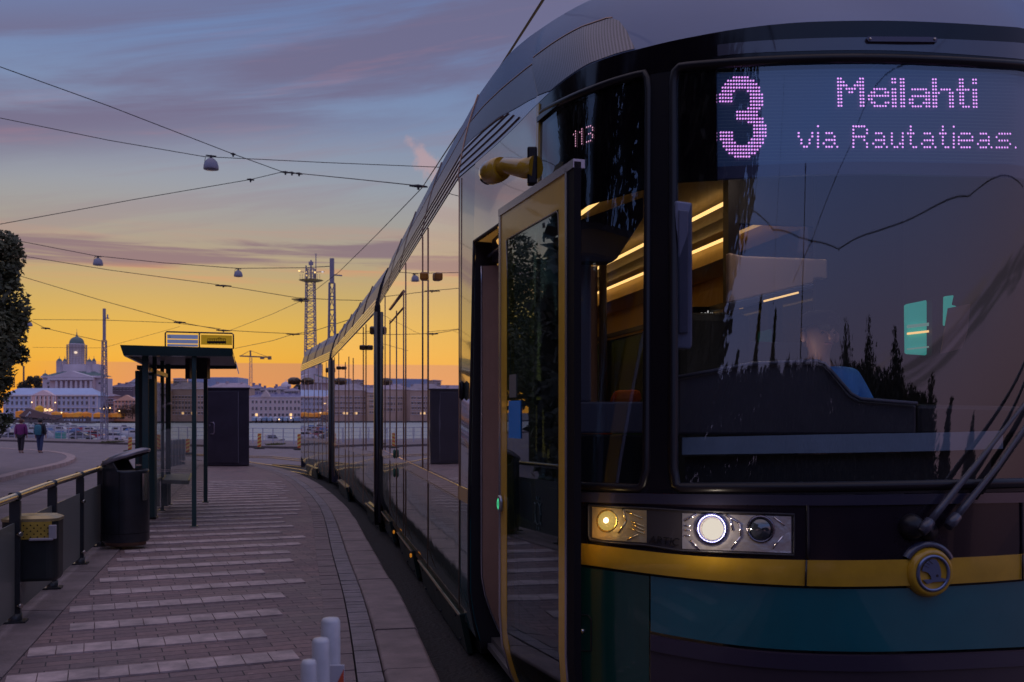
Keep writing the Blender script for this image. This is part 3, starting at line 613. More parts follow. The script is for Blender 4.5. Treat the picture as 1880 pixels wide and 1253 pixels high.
def ped(px0, px1, pye, pya, Y, depth, name, mat, parent, y0=-.8):
    a, c_ = V(px0, pye, Y), V(px1, pye, Y); m_ = V((px0 + px1) / 2, pya, Y); b = MB()
    b.prism([a + Vector((0, y0, 0)), c_ + Vector((0, y0, 0)), m_ + Vector((0, y0, 0))], (0, depth, 0)); return b.build(name, mat, parent)
def windows(parent, pxs, rows, Y, wpx, mat=glassd, lit=(), y0=-.12, frame=True, lim=100):
    cnt = 0; base = {}
    for py, hpx in rows:
        for i, px in enumerate(pxs):
            if cnt >= lim: return
            key = (round(hpx, 2), (i, py) in lit)
            if key not in base:
                a, c_ = V(-wpx / 2 + CX, HY + hpx / 2, Y), V(wpx / 2 + CX, HY - hpx / 2, Y); w_, h_ = c_.x - a.x, c_.z - a.z
                b = MB(); b.box((0, 0, 0), (w_, .16, h_)); 
                me = bpy.data.meshes.new('window'); me.from_pydata(b.v, [], b.f); me.materials.append(litm if key[1] else mat)
                f_ = MB(); f_.box((0, -.12, -h_ / 2 - .2), (w_ * 1.35, .35, .3)); f_.box((0, -.1, h_ / 2 + .25), (w_ * 1.3, .28, .35)); f_.box((0, -.10, 0), (.13, .08, h_))
                mf = bpy.data.meshes.new('window_frame'); mf.from_pydata(f_.v, [], f_.f); mf.materials.append(MT.get('trim_' + parent.name.split('.')[0], MT['trim']))
                base[key] = (me, mf)
            me, mf = base[key]; p = V(px, py, Y) + Vector((0, y0, 0)) - Vector(parent['_o'])
            o = bpy.data.objects.new('window', me); COL.objects.link(o); o.parent = parent; o.location = p
            if frame:
                o2 = bpy.data.objects.new('window_frame', mf); COL.objects.link(o2); o2.parent = o
            cnt += 1
M('trim', (.64, .60, .66), .8)
white = M('stucco_white', (.66, .61, .66), .85, var=.12, vscale=.15); pink_lit = M('stucco_pink_lit', (.80, .54, .50), .85, var=.14, vscale=.15)
blueroof = M('roof_sheet_blue', (.40, .50, .72), .5, var=.12, vscale=.1); groof = M('roof_green', (.11, .17, .17), .6, var=.2, vscale=.2)
# --- long white town hall
Y = 650.0; th = empty('town_hall', V(96, 772, Y), 'long pale blue-white neoclassical hall with three window rows across the harbour, below the cathedral', 'building')
bl = M('stucco_blue', (.44, .50, .68), .85, var=.14, vscale=.12)
bx(6, 180, 727, 776, Y, 10, 'wall', bl, th); roofh(5, 181, 727, 712.5, Y, 14, 'roof', blueroof, th, inset=1, ov=1)
bx(6, 181, 725, 727.3, Y, .9, 'cornice', white, th, -1.3); bx(6, 181, 748.5, 749.4, Y, .5, 'string_course', white, th, -.6)
bx(60, 105, 727, 776, Y, 2.0, 'centre_bay', pink_lit, th, -2.0); ped(61, 104, 726.8, 716.5, Y, 6, 'pediment', M('stucco_rose_lit', (.78, .60, .62), .85), th, -3)  # pink light on centre bay and pediment is put into the stucco colour
for px in (66, 74, 82, 90, 98):
    b = MB(); p = V(px, 748, Y - 2.9); b.lathe((p.x, p.y, p.z), [(.5, 0), (.42, (748 - 728) * Y / F)], 8); b.build('column', white, th)
pxs = [14, 22.5, 31, 39.5, 48, 56.5]; pxc = [70, 78, 86, 94]; pxr = [109, 117.3, 125.7, 134, 142.3, 151, 159.5, 172]
for P_, yy_ in ((pxs, -.1), (pxc, -2.1), (pxr, -.1)): windows(th, P_, [(730.8, 4.2), (740.3, 6.4), (753, 5.5)], Y, 3.3, y0=yy_ - .05, lit={(i, 753) for i in range(4)} if P_ is pxc else ())
for px in (10, 60.5, 104.5, 164, 179): bx(px - .7, px + .7, 728, 770, Y, .5, 'pilaster', white, th, -.5 if px not in (60.5, 104.5) else -2.5)
# --- cathedral
Y = 820.0; ca = empty('cathedral', V(141, 765, Y), 'white cathedral with green central dome, scaffolded drum and small corner domes above the town hall', 'cathedral')
cw = M('cathedral_white', (.62, .56, .63), .85, var=.12, vscale=.1); MT['trim_cathedral'] = cw
bx(78, 187, 694, 775, Y, 22, 'wall', cw, ca); bx(76.5, 188, 690.5, 694, Y, 3, 'cornice', cw, ca, -2)
bx(98, 176, 694, 775, Y, 6, 'portico', M('cathedral_rose', (.62,.48,.50), .85), ca, -6); ped(97, 178, 693.5, 682, Y, 10, 'pediment', cw, ca, -9)
for i in range(8):
    p = V(104 + i * 9.0, 716, Y - 8); b = MB(); b.lathe((p.x, p.y, p.z), [(1.25, 0), (1.05, 16 * Y / F)], 10); b.build('column', cw, ca)
bx(97, 178, 694, 699, Y, 4, 'entablature', cw, ca, -9.6)
roofh(80, 187, 690.5, 680.5, Y, 22, 'roof', groof, ca, inset=1, ov=0)
bx(104, 172, 668, 692, Y, 12, 'attic', cw, ca, 10)
cy_ = Y + 24
def lat(px, pyb, prof, name, mat, Yp=cy_, n=24):
    p = V(px, pyb, Yp); b = MB(); sc = Yp / F; b.lathe((p.x, p.y, p.z), [(r_ * sc, h_ * sc) for r_, h_ in prof], n); return b.build(name, mat, ca)
lat(141, 675, [(15, 0), (14.5, 5), (13.4, 6), (13.4, 41), (14, 41.5), (14, 43), (0, 43)], 'drum', cw)
lat(141, 632.5, [(13.2, 0), (12.9, 3), (12, 6.5), (10, 9.8), (7, 12), (3.4, 13.6), (1.6, 15), (1.3, 17.5), (.5, 19), (.9, 21), (.3, 22.5), (.25, 28), (0, 28)], 'dome', groof)
b = MB(); sc = cy_ / F; p0 = V(141, 675, cy_)
for j in range(20):
    a = j / 20 * 6.283; rr = 17.3 * sc
    q0 = p0 + Vector((math.cos(a) * rr, math.sin(a) * rr, 0)); b.bar(q0, q0 + Vector((0, 0, 41.5 * sc)), .30, .30)
for j in range(14):
    ring_ = [p0 + Vector((math.cos(t * .314) * 17.3 * sc, math.sin(t * .314) * 17.3 * sc, j * 3.15 * sc)) for t in range(21)]; b.path(ring_, .17, 4, False)
b.build('scaffolding', M('scaffold', (.34, .30, .30), .6), ca)
b = MB(); b.lathe(V(139, 648, cy_ - 17.5 * sc), [(0, -1.0), (1.1, -.5), (1.4, .2), (1.1, .9), (0, 1.3)], 10); b.build('floodlight', M('flood', (.5, .4, .3), .5, emit=(1, .78, .55), estr=.8), ca)
for px, rr, base, top, dy in ((109, 5.5, 687, 664, -14), (119, 3.7, 687, 664, 22), (164, 5.3, 687, 665, -14), (172.5, 3.9, 687, 664, 22)):
    Yp = cy_ + dy; p_h = base - top
    lat(px, base, [(rr * 1.05, 0), (rr * 1.05, p_h), (rr * 1.15, p_h + .5), (0, p_h + .6)], 'corner_tower', cw, Yp, 8)
    lat(px, top, [(rr * .92, 0), (rr * .85, 1.6), (rr * .55, 4), (.8, 5.4), (.35, 6.5), (.3, 10), (0, 10)], 'small_dome', groof, Yp, 16)
for px in (83, 184): lat(px, 691, [(5.5, 0), (4.5, 3), (2, 4.8), (.5, 5.6), (.4, 11), (0, 11)], 'corner_finial', groof, Y + 4, 10)
windows(ca, [88, 183], [(704, 3.2)], Y, 3.3); windows(ca, [99, 132, 141, 149, 153, 162, 172], [(714.5, 2.6)], Y, 2.4, y0=-6.2); windows(ca, [89], [(712, 6)], Y, 3)
b = MB()
for j in range(7):
    for i_ in range(2): p = V(176 + i_ * 5, 690 - j * 3.5, cy_ + 14); b.bar(p, p + Vector((0, 0, -3.5 * sc)), .22, .22)
    b.bar(V(176, 690 - j * 3.5, cy_ + 14), V(181, 690 - j * 3.5, cy_ + 14), .2, .2)
b.build('side_scaffolding', MT['scaffold'], ca)
# --- generic blocks
def block(name, px0, px1, pyr, pye, pyb, Y, wallc, roofc, label, rows=(), pxs=(), wpx=3.0, depth=11, gable=None, lit=(), inset=1, dorm=()):
    r_ = empty(name, V((px0 + px1) / 2, pyb, Y), label, 'building')
    wm_ = M('wall_%.3f_%.3f_%.3f' % wallc, tuple(min(.85,c*1.25) for c in wallc), .85, var=.16, vscale=.15); rm_ = M('roof_%.3f_%.3f_%.3f' % roofc, tuple(c*1.5 for c in roofc), .7, var=.25, vscale=.3)
    bx(px0, px1, pye, pyb, Y, depth, 'wall', wm_, r_); roofh(px0, px1, pye, pyr, Y, depth, 'roof', rm_, r_, inset=inset, ov=.6)
    bx(px0 - .3, px1 + .3, pye, pye + 1.0, Y, .7, 'cornice', MT['trim'], r_, -.75)
    if rows and len(pxs): windows(r_, pxs, rows, Y, wpx, lit=lit)
    if gable: ped(gable[0], gable[1], pye + .2, gable[2], Y, depth * .4, 'gable', wm_, r_, -1.2)
    for px, pt in dorm: bx(px - 1.4, px + 1.4, pt, pye + 1, Y, 4, 'chimney', rm_, r_, depth * .35)
    return r_
def spread(a, c_, n): return [a + (c_ - a) * i / (n - 1) for i in range(n)]
block('brick_house', 186, 210, 722, 727, 778, 672, (.36, .20, .19), (.20, .15, .19), 'reddish brown house between the white hall and the pink gabled house', [(735, 3.5), (744, 4.5), (754, 4.5)], spread(190, 206, 4))
block('pink_house', 209, 258, 729, 735.5, 778, 640, (.56, .33, .24), (.20, .18, .24), 'pink gabled house with dark slate roof left of the shelter', [(738, 3.6), (746.5, 4.6), (755, 4)], spread(213, 252, 7), gable=(213, 252, 725.5))
block('hill_house', 236, 262, 696, 702, 735, 900, (.42, .44, .52), (.30, .30, .36), 'small pale gabled house on the rise behind the pink house', [(711, 5), (722, 5)], (243, 249, 255), gable=(238, 260, 695), depth=16)
block('brown_house', 205, 245, 704, 710, 735, 860, (.14, .11, .14), (.12, .10, .15), 'low dusky brown house on the hill behind the lamps', [(715, 3)], spread(209, 241, 6), dorm=((214, 703), (228, 702)))
block('ochre_block', 258, 312, 706, 718, 780, 645, (.40, .28, .20), (.24, .20, .24), 'ochre house seen behind the left columns of the shelter', [(726, 3.5), (736, 4.2), (746, 4.8), (757, 4)], spread(263, 308, 9), dorm=((268, 703), (300, 704)))
block('brown_block', 312, 382, 702, 714, 780, 650, (.36, .255, .21), (.22, .19, .22), 'large brown block seen through the glass of the shelter', [(729.5, 4), (739.5, 5), (749, 5), (759, 4)], spread(318, 377, 11), dorm=((326, 699), (352, 698), (372, 703)), lit={(3, 759), (6, 759), (7, 759)})
block('tower_block', 318, 335, 693.5, 695, 720, 780, (.33, .27, .26), (.2, .18, .2), 'brown stair tower rising over the roofs behind the shelter', [(702, 3)], (322, 327, 331), depth=12)
block('tan_block', 382, 460, 703, 713, 780, 660, (.42, .31, .25), (.26, .21, .25), 'tan block mostly hidden behind the dark cabinet', [(730, 4), (741, 5), (752, 5)], spread(387, 455, 12), dorm=((395, 701), (413, 700), (440, 702)))
hr = empty('covered_roof_hall', V(390, 705, 720), 'long pale blue sheeted scaffold hall standing above the roofs behind the shelter', 'building')
bx(345, 436, 693, 712, 720, 30, 'sheeting', M('tarp_blue', (.36, .45, .66), .6, var=.12, vscale=.2), hr)
b = MB()
for j in range(30): p = V(346 + j * 3.1, 693, 719.7); b.bar(p, p + Vector((0, 0, -7)), .25, .2)
b.build('ribs', M('tarp_rib', (.28, .36, .54), .6), hr)
rb = block('quay_palace', 456, 620, 722.5, 729, 781, 640, (.44, .36, .36), (.13, .12, .20), 'long pale stuccoed palace with dark roof and central gable right of the cabinet', [(738.5, 5.6), (750.5, 6.6)], [464, 471, 479.5, 488, 496.5, 505, 512.5, 519.5, 527, 534, 542, 548.5, 556, 564, 572, 580, 588, 596, 604], wpx=2.9, gable=(479, 497, 716.5), dorm=((467, 719), (474, 720), (503, 720.5), (515, 721), (529, 721), (541, 721), (549, 719)))
windows(rb, [464, 471, 479.5, 488, 496.5, 505, 512.5, 519.5, 527, 534, 542, 548.5, 556], [(762, 5)], 640, 3.6, lit={(1, 762), (9, 762)})
block('white_corner_house', 552, 640, 700, 707, 780, 700, (.42, .36, .38), (.2, .2, .26), 'tall pale house behind the tail of the tram', [(716, 4), (727, 4)], spread(558, 634, 12))
for i, (a, c_, r_, e, Y_, wc) in enumerate(((458, 480, 706, 712, 880, (.34, .30, .36)), (478, 508, 711, 715, 760, (.40, .34, .36)), (500, 530, 708.5, 714, 900, (.30, .28, .34)), (522, 548, 712, 717, 800, (.42, .36, .38)), (250, 330, 704, 712, 800, (.30, .23, .24)))):
    block('hill_row_house', a, c_, r_, e, 735, Y_, wc, (.17, .15, .22), ('leftmost roof on the skyline right of the cabinet', 'long pale house directly above the palace roof', 'grey house on the ridge above the palace gable', 'pale house at the right end of the ridge, beside the tram tail', 'brown roofscape rising behind the shelter columns')[i] , [(e + 4, 3)], spread(a + 3, c_ - 3, 6), dorm=((a + 5, r_ - 3), (c_ - 6, r_ - 2)))
b = MB()   # domed kiosk and mast figures on the skyline
p = V(525, 712, 850); tk = empty('skyline_dome', p, 'small pale dome standing on the skyline above the palace', 'dome'); b.lathe(p, [(4.5, 0), (4.5, 1.5), (3.6, 3.5), (1.6, 4.7), (.3, 5.2), (.2, 7), (0, 7)], 12); b.build('dome_roof', cw, tk)
for i, px in enumerate((43.5, 19.8, 26.5)):
    t_ = (688, 688, 688)[i] if i else 673; p = V(px, 712, 1000); b = MB(); b.lathe(p, [((1.0 if i == 0 else .45), 0), ((.8 if i == 0 else .4), (712 - t_) * 1000 / F)], 8); b.lathe(p + Vector((0, 0, (712 - t_) * 1000 / F)), [(1.2, -.9), (1.2, 0), (0, .2)], 8)
    tag(b.build('chimney_stack', M('stack_grey', (.13, .10, .11), .8)), ('tall brick chimney on the horizon left of the cathedral', 'thin mast on the horizon beside the left tree', 'thin mast on the horizon, right of the one by the tree')[i], 'chimney')
# ---------------------------------------------------------------- foliage helper
leafm = bpy.data.materials.new('leaves'); leafm.use_nodes = True; q = NT(leafm.node_tree); pb = leafm.node_tree.nodes['Principled BSDF']
ge = q.n('ShaderNodeNewGeometry'); f = q.noise(ge.outputs['Position'], 1.1, 3, .6)
q.put(pb.inputs['Base Color'], q.mix(q.mr(f, .3, .7), (.034, .044, .020), (.105, .115, .055))); pb.inputs['Roughness'].default_value = .6
leafd = M('leaves_far', (.06, .06, .045), .8)
barkm = M('bark', (.06, .045, .04), .9, var=.4, vscale=6, bump=1, bscale=20)
def leafmesh(blobs, n, size, rnd, gaps=True):
    vs = []; fs = []
    wts = [b_[3] ** 2 for b_ in blobs]; tot = sum(wts)
    for (cx_, cy_, cz_, r_, sq), wt_ in zip(blobs, wts):
        for _ in range(int(n * wt_ / tot)):
            d = Vector((rnd.gauss(0, 1), rnd.gauss(0, 1), rnd.gauss(0, 1))).normalized()
            rr = r_ * (rnd.random() ** .33) * (1 + .22 * noise.noise(d * 2.1 + Vector((cx_, cy_, cz_))) + .18 * noise.noise(d * 5 + Vector((cz_, cx_, 0))))
            if rnd.random() < .35: rr = r_ * rnd.uniform(.92, 1.12)
            c_ = Vector((cx_, cy_, cz_)) + Vector((d.x * rr, d.y * rr, d.z * rr * sq))
            if gaps and noise.noise(c_ * 1.6) < -.28: continue
            a = Vector((rnd.gauss(0, 1), rnd.gauss(0, 1), rnd.gauss(0, .6))).normalized(); b_ = a.orthogonal().normalized() if rnd.random() < .5 else a.cross(d).normalized()
            s_ = size * rnd.uniform(.55, 1.3); o = len(vs)
            vs += [c_ - a * s_, c_ + b_ * s_ * .5, c_ + a * s_, c_ - b_ * s_ * .5]; fs.append((o, o + 1, o + 2, o + 3))
    b = MB(); b.v = vs; b.f = fs; b.sm = [False] * len(fs); return b
def tree(loc, h, blobs, n, size, label, name='tree', group=None, mat=None, seed=1, tr=.28, gaps=True):
    rnd = random.Random(seed); t = empty(name, loc, label, 'tree', group); L = Vector(loc)
    b = MB(); b.path([L, L + Vector((.05, .05, h * .3)), L + Vector((-.1, .1, h * .6)), L + Vector((.1, 0, h * .85))], [tr * 1.2, tr, tr * .6, tr * .2], 10); b.build('trunk', barkm, t)
    b = MB()
    for cx_, cy_, cz_, r_, sq in blobs[:14]:
        z0 = h * rnd.uniform(.25, .5); b.path([L + Vector((0, 0, z0)), L + Vector((cx_ * .5, cy_ * .5, lerp(z0, cz_, .65))), L + Vector((cx_, cy_, cz_))], [tr * .4, tr * .25, tr * .06], 6)
    b.build('limbs', barkm, t)
    m = leafmesh([(L.x + a, L.y + b_, L.z + c_, r_, sq) for a, b_, c_, r_, sq in blobs], n, size, rnd, gaps); m.build('crown', mat or leafm, t); return t
# large tree at the left edge (Y = 30)
Y0 = 30.0
def lb(px, py, r_px, dy=0): p = V(px, py, Y0 + dy); return (p.x + 19.0, dy, p.z + .5, r_px * (Y0 + dy) / F, 1.0)
bl_ = [lb(-5, 475, 44), lb(8, 455, 30), lb(15, 500, 26), lb(-10, 560, 60), lb(24, 578, 26), lb(-2, 610, 44), lb(30, 600, 17), lb(44, 588, 8), lb(8, 650, 38), lb(26, 655, 22), lb(-20, 700, 42), lb(-5, 735, 18), lb(0, 765, 22), lb(-60, 520, 80, 1.5), lb(-70, 640, 90, -1.0), lb(-130, 560, 110, 1), lb(-120, 440, 80, 0), lb(-60, 430, 50, 1), lb(-190, 650, 90, .5), lb(12, 705, 11), lb(-22, 790, 24)]
tree((-19.0, Y0, -.5), 8.5, bl_, 42000, .085, 'large leafy tree cut by the left edge of the picture', seed=4)
# bushes / trees on the hill left of the cathedral
for i, (a, c_, tp, n_) in enumerate(((30, 52, 703, 3), (46, 62, 693, 3), (60, 80, 689, 4), (542, 556, 707, 3))):
    Yh = 900.0; rnd = random.Random(i); bb2 = []
    base = V((a + c_) / 2, 716, Yh)
    for j in range(n_ * 3):
        px = rnd.uniform(a + 3, c_ - 3); py = rnd.uniform(tp + 3, 714); p = V(px, py, Yh); bb2.append((p.x - base.x, rnd.uniform(-3, 3), p.z - base.z, 2.6, 1.0))
    tree(tuple(base), 8, bb2, 2600, .7, ('low dark tree clump left of the hill trees', 'dark hill tree beside the tall chimney', 'dark rounded tree touching the left corner of the cathedral', 'dark tree on the ridge beside the tail of the tram')[i], mat=leafd, seed=20 + i, tr=.5)
# autumn trees by the pink house
for i, (px, r_) in enumerate(((226, 5), (243, 6), (196, 6))):
    base = V(px, 770, 630); bb2 = [(random.uniform(-2, 2), 0, random.uniform(3, 8), 2.2, 1.1) for _ in range(5)]
    tree(tuple(base), 6, bb2, 900, .5, ('small bare brownish tree in front of the pink house', 'brownish street tree at the right corner of the pink house', 'dark street tree in front of the reddish brown house')[i], mat=M('leaves_rust', (.10, .055, .035), .8), seed=40 + i, tr=.3)
# ---------------------------------------------------------------- market tents, wharf sheds
def tent(px0, px1, pyr, pye, pyb, Y, col, label, emit=0.0):
    t = empty('market_tent', V((px0 + px1) / 2, pyb, Y), label, 'tent', 'market tents on the far quay'); 
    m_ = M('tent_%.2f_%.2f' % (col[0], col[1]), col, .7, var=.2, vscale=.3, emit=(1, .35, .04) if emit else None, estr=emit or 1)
    roofh(px0, px1, pye, pyr, Y, 8, 'tent_roof', m_, t, inset=1, ov=.3); bx(px0, px1, pye, pyb, Y, 7.5, 'tent_wall', m_, t); bx(px0 + .5, px1 - .5, pyb - .3, pyb + 3, Y, 7, 'stall_base', M('stall_dark', (.10, .06, .05), .8), t); return t
orange = (.62, .22, .03)
xs_ = [(28, 37, 753.5), (94, 101, 755), (101, 112, 756), (111, 122, 757), (122, 134, 757.5), (134, 147, 756), (146, 160, 756), (171, 182, 757), (182, 193, 757.5), (193, 205, 758), (205, 214, 757.5), (214, 222, 757.5)]
words = ['standing alone left of the brown shed roof', 'first in the row right of the shed roof', 'second in the row right of the shed roof', 'third in the row right of the shed roof', 'fourth in the row right of the shed roof', 'wide one in the middle of the row', 'last before the lattice mast', 'first one right of the lattice mast', 'second right of the lattice mast', 'third right of the lattice mast', 'fourth right of the lattice mast', 'last of the row, in front of the pink house']
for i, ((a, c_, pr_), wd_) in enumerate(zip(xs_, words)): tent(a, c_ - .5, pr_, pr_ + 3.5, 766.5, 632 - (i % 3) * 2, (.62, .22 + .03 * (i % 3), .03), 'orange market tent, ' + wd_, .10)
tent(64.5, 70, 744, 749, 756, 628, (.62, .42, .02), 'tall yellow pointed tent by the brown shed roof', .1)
for i in range(9):
    px = 462 + i * 9.7; tent(px, px + 7, 765, 768, 773, 628, ((.30, .40, .55), (.5, .52, .6), (.22, .3, .45))[i % 3], 'pale market awning %s along the quay before the palace' % ('first', 'second', 'third', 'fourth', 'fifth', 'sixth', 'seventh', 'eighth', 'last')[i])
wsd = empty('wharf_shed', V(70, 768, 560), 'long dark brown pitched shed roof on the near wharf', 'shed')
b = MB(); b.add([V(34, 764, 560), V(50, 750.5, 560), V(112, 768, 540), V(100, 771, 540), V(40, 766, 600), V(56, 750.5, 600)], [(0, 1, 2, 3), (1, 5, 2), (0, 4, 5, 1)]); b.build('shed_roof', M('shed_roof', (.10, .055, .06), .8, var=.2), wsd, thick=.5)
bx(38, 100, 762, 773, 570, 10, 'shed_wall', M('shed_wall', (.13, .11, .14), .8, var=.3, vscale=.4), wsd); 
b = MB(); b.path([V(48, 766, 556), V(55, 757, 556), V(61, 766, 556)], .5, 5); b.build('white_gable', M('trim_white', (.5, .5, .55), .7), wsd)
b = MB(); rnd = random.Random(5)
for j in range(60): p = V(rnd.uniform(45, 168), 778, 540 + rnd.uniform(-8, 8)); b.bar(p, p + Vector((0, 0, rnd.uniform(2, 4.2))), .35, .35)
p0, p1 = V(30, 773, 540), V(172, 776, 540); b.bar(p0, p1, 6, 1.2)
tag(b.build('wooden_pier', M('pier_wood', (.11, .09, .10), .85, var=.3, vscale=.3)), 'long grey wooden pier with piles in front of the market tents', 'pier')
# street lights that are lit far away
lm = M('lamp_glow', (1, .8, .5), .5, emit=(1, .60, .24), estr=2.6)
LT = [(58.5, 739, 640), (101.5, 739.5, 640), (70, 753.5, 640), (78.5, 753.5, 640), (87, 753.5, 640), (95, 753.5, 640), (113, 758, 620), (185, 750.5, 620), (190, 750.5, 620), (196.5, 749.5, 620), (202, 749.5, 620), (213, 712, 880), (219, 755, 600), (534, 768, 620), (512.5, 770.5, 620)]
names_ = ['left of the town hall portico', 'right of the town hall portico', 'first in the row at the foot of the portico', 'second in the row at the foot of the portico', 'third in the row at the foot of the portico', 'fourth in the row at the foot of the portico', 'above the orange tents', 'first of four by the lattice mast', 'second of four by the lattice mast', 'third of four by the lattice mast', 'fourth of four by the lattice mast', 'on the hill behind the brown house', 'before the pink house', 'white one on the palace quay', 'orange one on the palace quay']
for (px, py, Y), nm in zip(LT, names_):
    p = V(px, py, Y); t = empty('lit_street_lamp', (p.x, p.y, p.z - 5), 'small glowing lamp, ' + nm, 'street lamp', 'lit lamps along the far quay')
    b = MB(); b.bar(p + Vector((0, .2, -6)), p + Vector((0, .2, -.4)), .12, .12); b.build('pole', MT['stack_grey'], t)
    b = MB(); b.lathe(p, [(0, -.4), (.38, -.2), (.45, 0), (.36, .25), (0, .42)], 8); b.build('lamp_head', lm, t)
for i, (px, py, r_) in enumerate(((453, 0, 0),)): pass
# ---------------------------------------------------------------- boats
def boat(loc, L, hullc, rotz, cabin, label, seed):
    rnd = random.Random(seed); t = empty('motor_boat', loc, label, 'boat', 'boats moored in the harbour'); rot = rz(rotz); o = Vector(loc)
    def W(x, y, z): return o + rot @ Vector((x, y, z))
    rows = []; hb = .95
    for i in range(9):
        s_ = i / 8; x = (s_ - .5) * L; wd = 1.15 * (1 - max(0, (s_ - .5) / .5) ** 2.2) + .02; sh_ = hb + .35 * s_ ** 2
        rows.append([W(x, -wd, sh_), W(x, -wd * .8, .25), W(x, 0, -.15), W(x, wd * .8, .25), W(x, wd, sh_)])
    b = MB(); b.grid(rows); b.add(rows[0], [(0, 1, 2, 3, 4)]); b.build('hull', M('hull_%.2f_%.2f' % (hullc[0], hullc[2]), hullc, .35, coat=.3), t)
    b = MB(); b.grid([[r_[0] - Vector((0, 0, .06)), r_[4] - Vector((0, 0, .06))] for r_ in rows]); b.build('deck', M('deck_white', (.5, .5, .52), .5), t)
    if cabin:
        x0, x1, x2 = -.22 * L, .12 * L, .30 * L; 
        b = MB(); b.hexa([W(x0, -.8, .9), W(x2, -.5, 1.15), W(x2, .5, 1.15), W(x0, .8, .9), W(x0, -.7, 2.0), W(x1, -.6, 2.0), W(x1, .6, 2.0), W(x0, .7, 2.0)]); b.build('cabin', MT['deck_white'], t)
        b = MB(); b.hexa([W(x0 + .3, -.83, 1.45), W(x1 + .35, -.72, 1.45), W(x1 + .35, .72, 1.45), W(x0 + .3, .83, 1.45), W(x0 + .3, -.78, 1.85), W(x1 + .1, -.66, 1.85), W(x1 + .1, .66, 1.85), W(x0 + .3, .78, 1.85)]); b.build('cabin_windows', glassd, t)
    else:
        b = MB(); b.hexa([W(-.3 * L, -.9, 1.0), W(.1 * L, -.9, 1.0), W(.1 * L, .9, 1.0), W(-.3 * L, .9, 1.0), W(-.25 * L, -.3, 1.55), W(.05 * L, -.3, 1.6), W(.05 * L, .3, 1.6), W(-.25 * L, .3, 1.55)]); b.build('boat_cover', M('cover_blue', (.05, .13, .33), .7) if seed % 2 else M('cover_grey', (.2, .24, .3), .7), t)
    return t
rnd = random.Random(9); hc = [(.55, .56, .6), (.5, .52, .58), (.10, .14, .28), (.45, .10, .10), (.58, .58, .6), (.2, .35, .4)]
cn_ = ['white', 'pale grey', 'navy blue', 'dull red', 'clean white', 'teal grey']
ordn = ['first', 'second', 'third', 'fourth', 'fifth', 'sixth', 'seventh', 'eighth', 'ninth', 'tenth', 'eleventh', 'twelfth']
s_ = 0
for r_, (Yr, a, c_, n_) in enumerate(((215, 12, 252, 8), (262, 10, 240, 10), (320, 8, 175, 9), (400, 8, 128, 7))):
    for i in range(n_):
        px = a + (c_ - a) * i / (n_ - 1) + rnd.uniform(-3, 3); Y = Yr + rnd.uniform(-6, 6); ci = rnd.choice((0, 1, 4, 0, 4, 2, 3, 5)); cb = rnd.random() < .65
        boat(((px - CX) / F * Y, Y, WZ - .15), rnd.uniform(4.6, 6.4), hc[ci], R(rnd.choice((0, 180)) + rnd.uniform(-28, 28)), cb, '%s boat %s, %s from the left in the %s mooring row' % (cn_[ci], 'with a cabin' if cb else 'under a cover', ordn[i], ('nearest', 'second', 'third', 'farthest')[r_]), s_); s_ += 1
for i, (px, Y) in enumerate(((498, 150), (228, 300))):
    b_ = boat(((px - CX) / F * Y, Y, WZ), 4.0, (.10, .10, .12) if i == 0 else (.05, .05, .06), R(20), True, ('small dark workboat on the water right of the cabinet', 'dark tug lying beyond the boats near the shelter')[i], 70 + i)
# ---------------------------------------------------------------- parked cars on the lower quay
def car(loc, col, rotz, label, seed):
    t = empty('parked_car', loc, label, 'car', 'cars parked on the lower quay'); rot = rz(rotz); o = Vector(loc)
    def W(x, y, z): return o + rot @ Vector((x, y, z))
    side = [(-2.1, .35), (-2.15, .75), (-2.0, .95), (-1.2, 1.02), (.9, 1.0), (1.9, .82), (2.1, .6), (2.1, .35)]
    b = MB(); b.grid([[W(x, y * (1 if z < .9 else .94), z) for x, z in side] for y in (-.85, -.6, 0, .6, .85)]); b.add([W(x, -.85, z) for x, z in side], [tuple(range(8))]); b.add([W(x, .85, z) for x, z in side], [tuple(range(8))]); b.build('car_body', M('car_%.2f_%.2f' % (col[0], col[2]), col, .3, coat=.6), t)
    cab_ = [(-1.75, .98), (-1.2, 1.42), (.1, 1.45), (.85, 1.0)]
    b = MB(); b.prism([W(x, -.68, z) for x, z in cab_], rot @ Vector((0, 1.36, 0))); b.build('car_windows', glassd, t)
    b = MB(); b.hexa([W(-1.25, -.66, 1.41), W(.12, -.66, 1.44), W(.12, .66, 1.44), W(-1.25, .66, 1.41), W(-1.2, -.6, 1.47), W(.05, -.6, 1.5), W(.05, .6, 1.5), W(-1.2, .6, 1.47)]); b.build('car_roof', MT['car_%.2f_%.2f' % (col[0], col[2])], t)
    for x in (-1.3, 1.3):
        for y in (-.86, .86): b = MB(); b.lathe(W(x, y, .33), [(0, -.1), (.33, -.1), (.33, .1), (0, .1)], 12, ax=rot @ Matrix.Rotation(R(90), 3, 'X')); b.build('wheel', MT['rubber'], t)
for i, (px, Y, c_, nm) in enumerate(((150, 178, (.16, .17, .20), 'dark grey estate car parked just behind the fence'), (205, 172, (.5, .5, .55), 'white car parked beside the lattice mast'), (60, 180, (.30, .31, .35), 'silver car hidden behind the two walkers'), (178, 182, (.35, .06, .08), 'dark red car behind the grey estate car'), (20, 176, (.08, .09, .12), 'black car parked below the left tree'))):
    car(((px - CX) / F * Y, Y, -3.0), c_, R((8, 175, -6, 4, 178)[i]), nm, i)
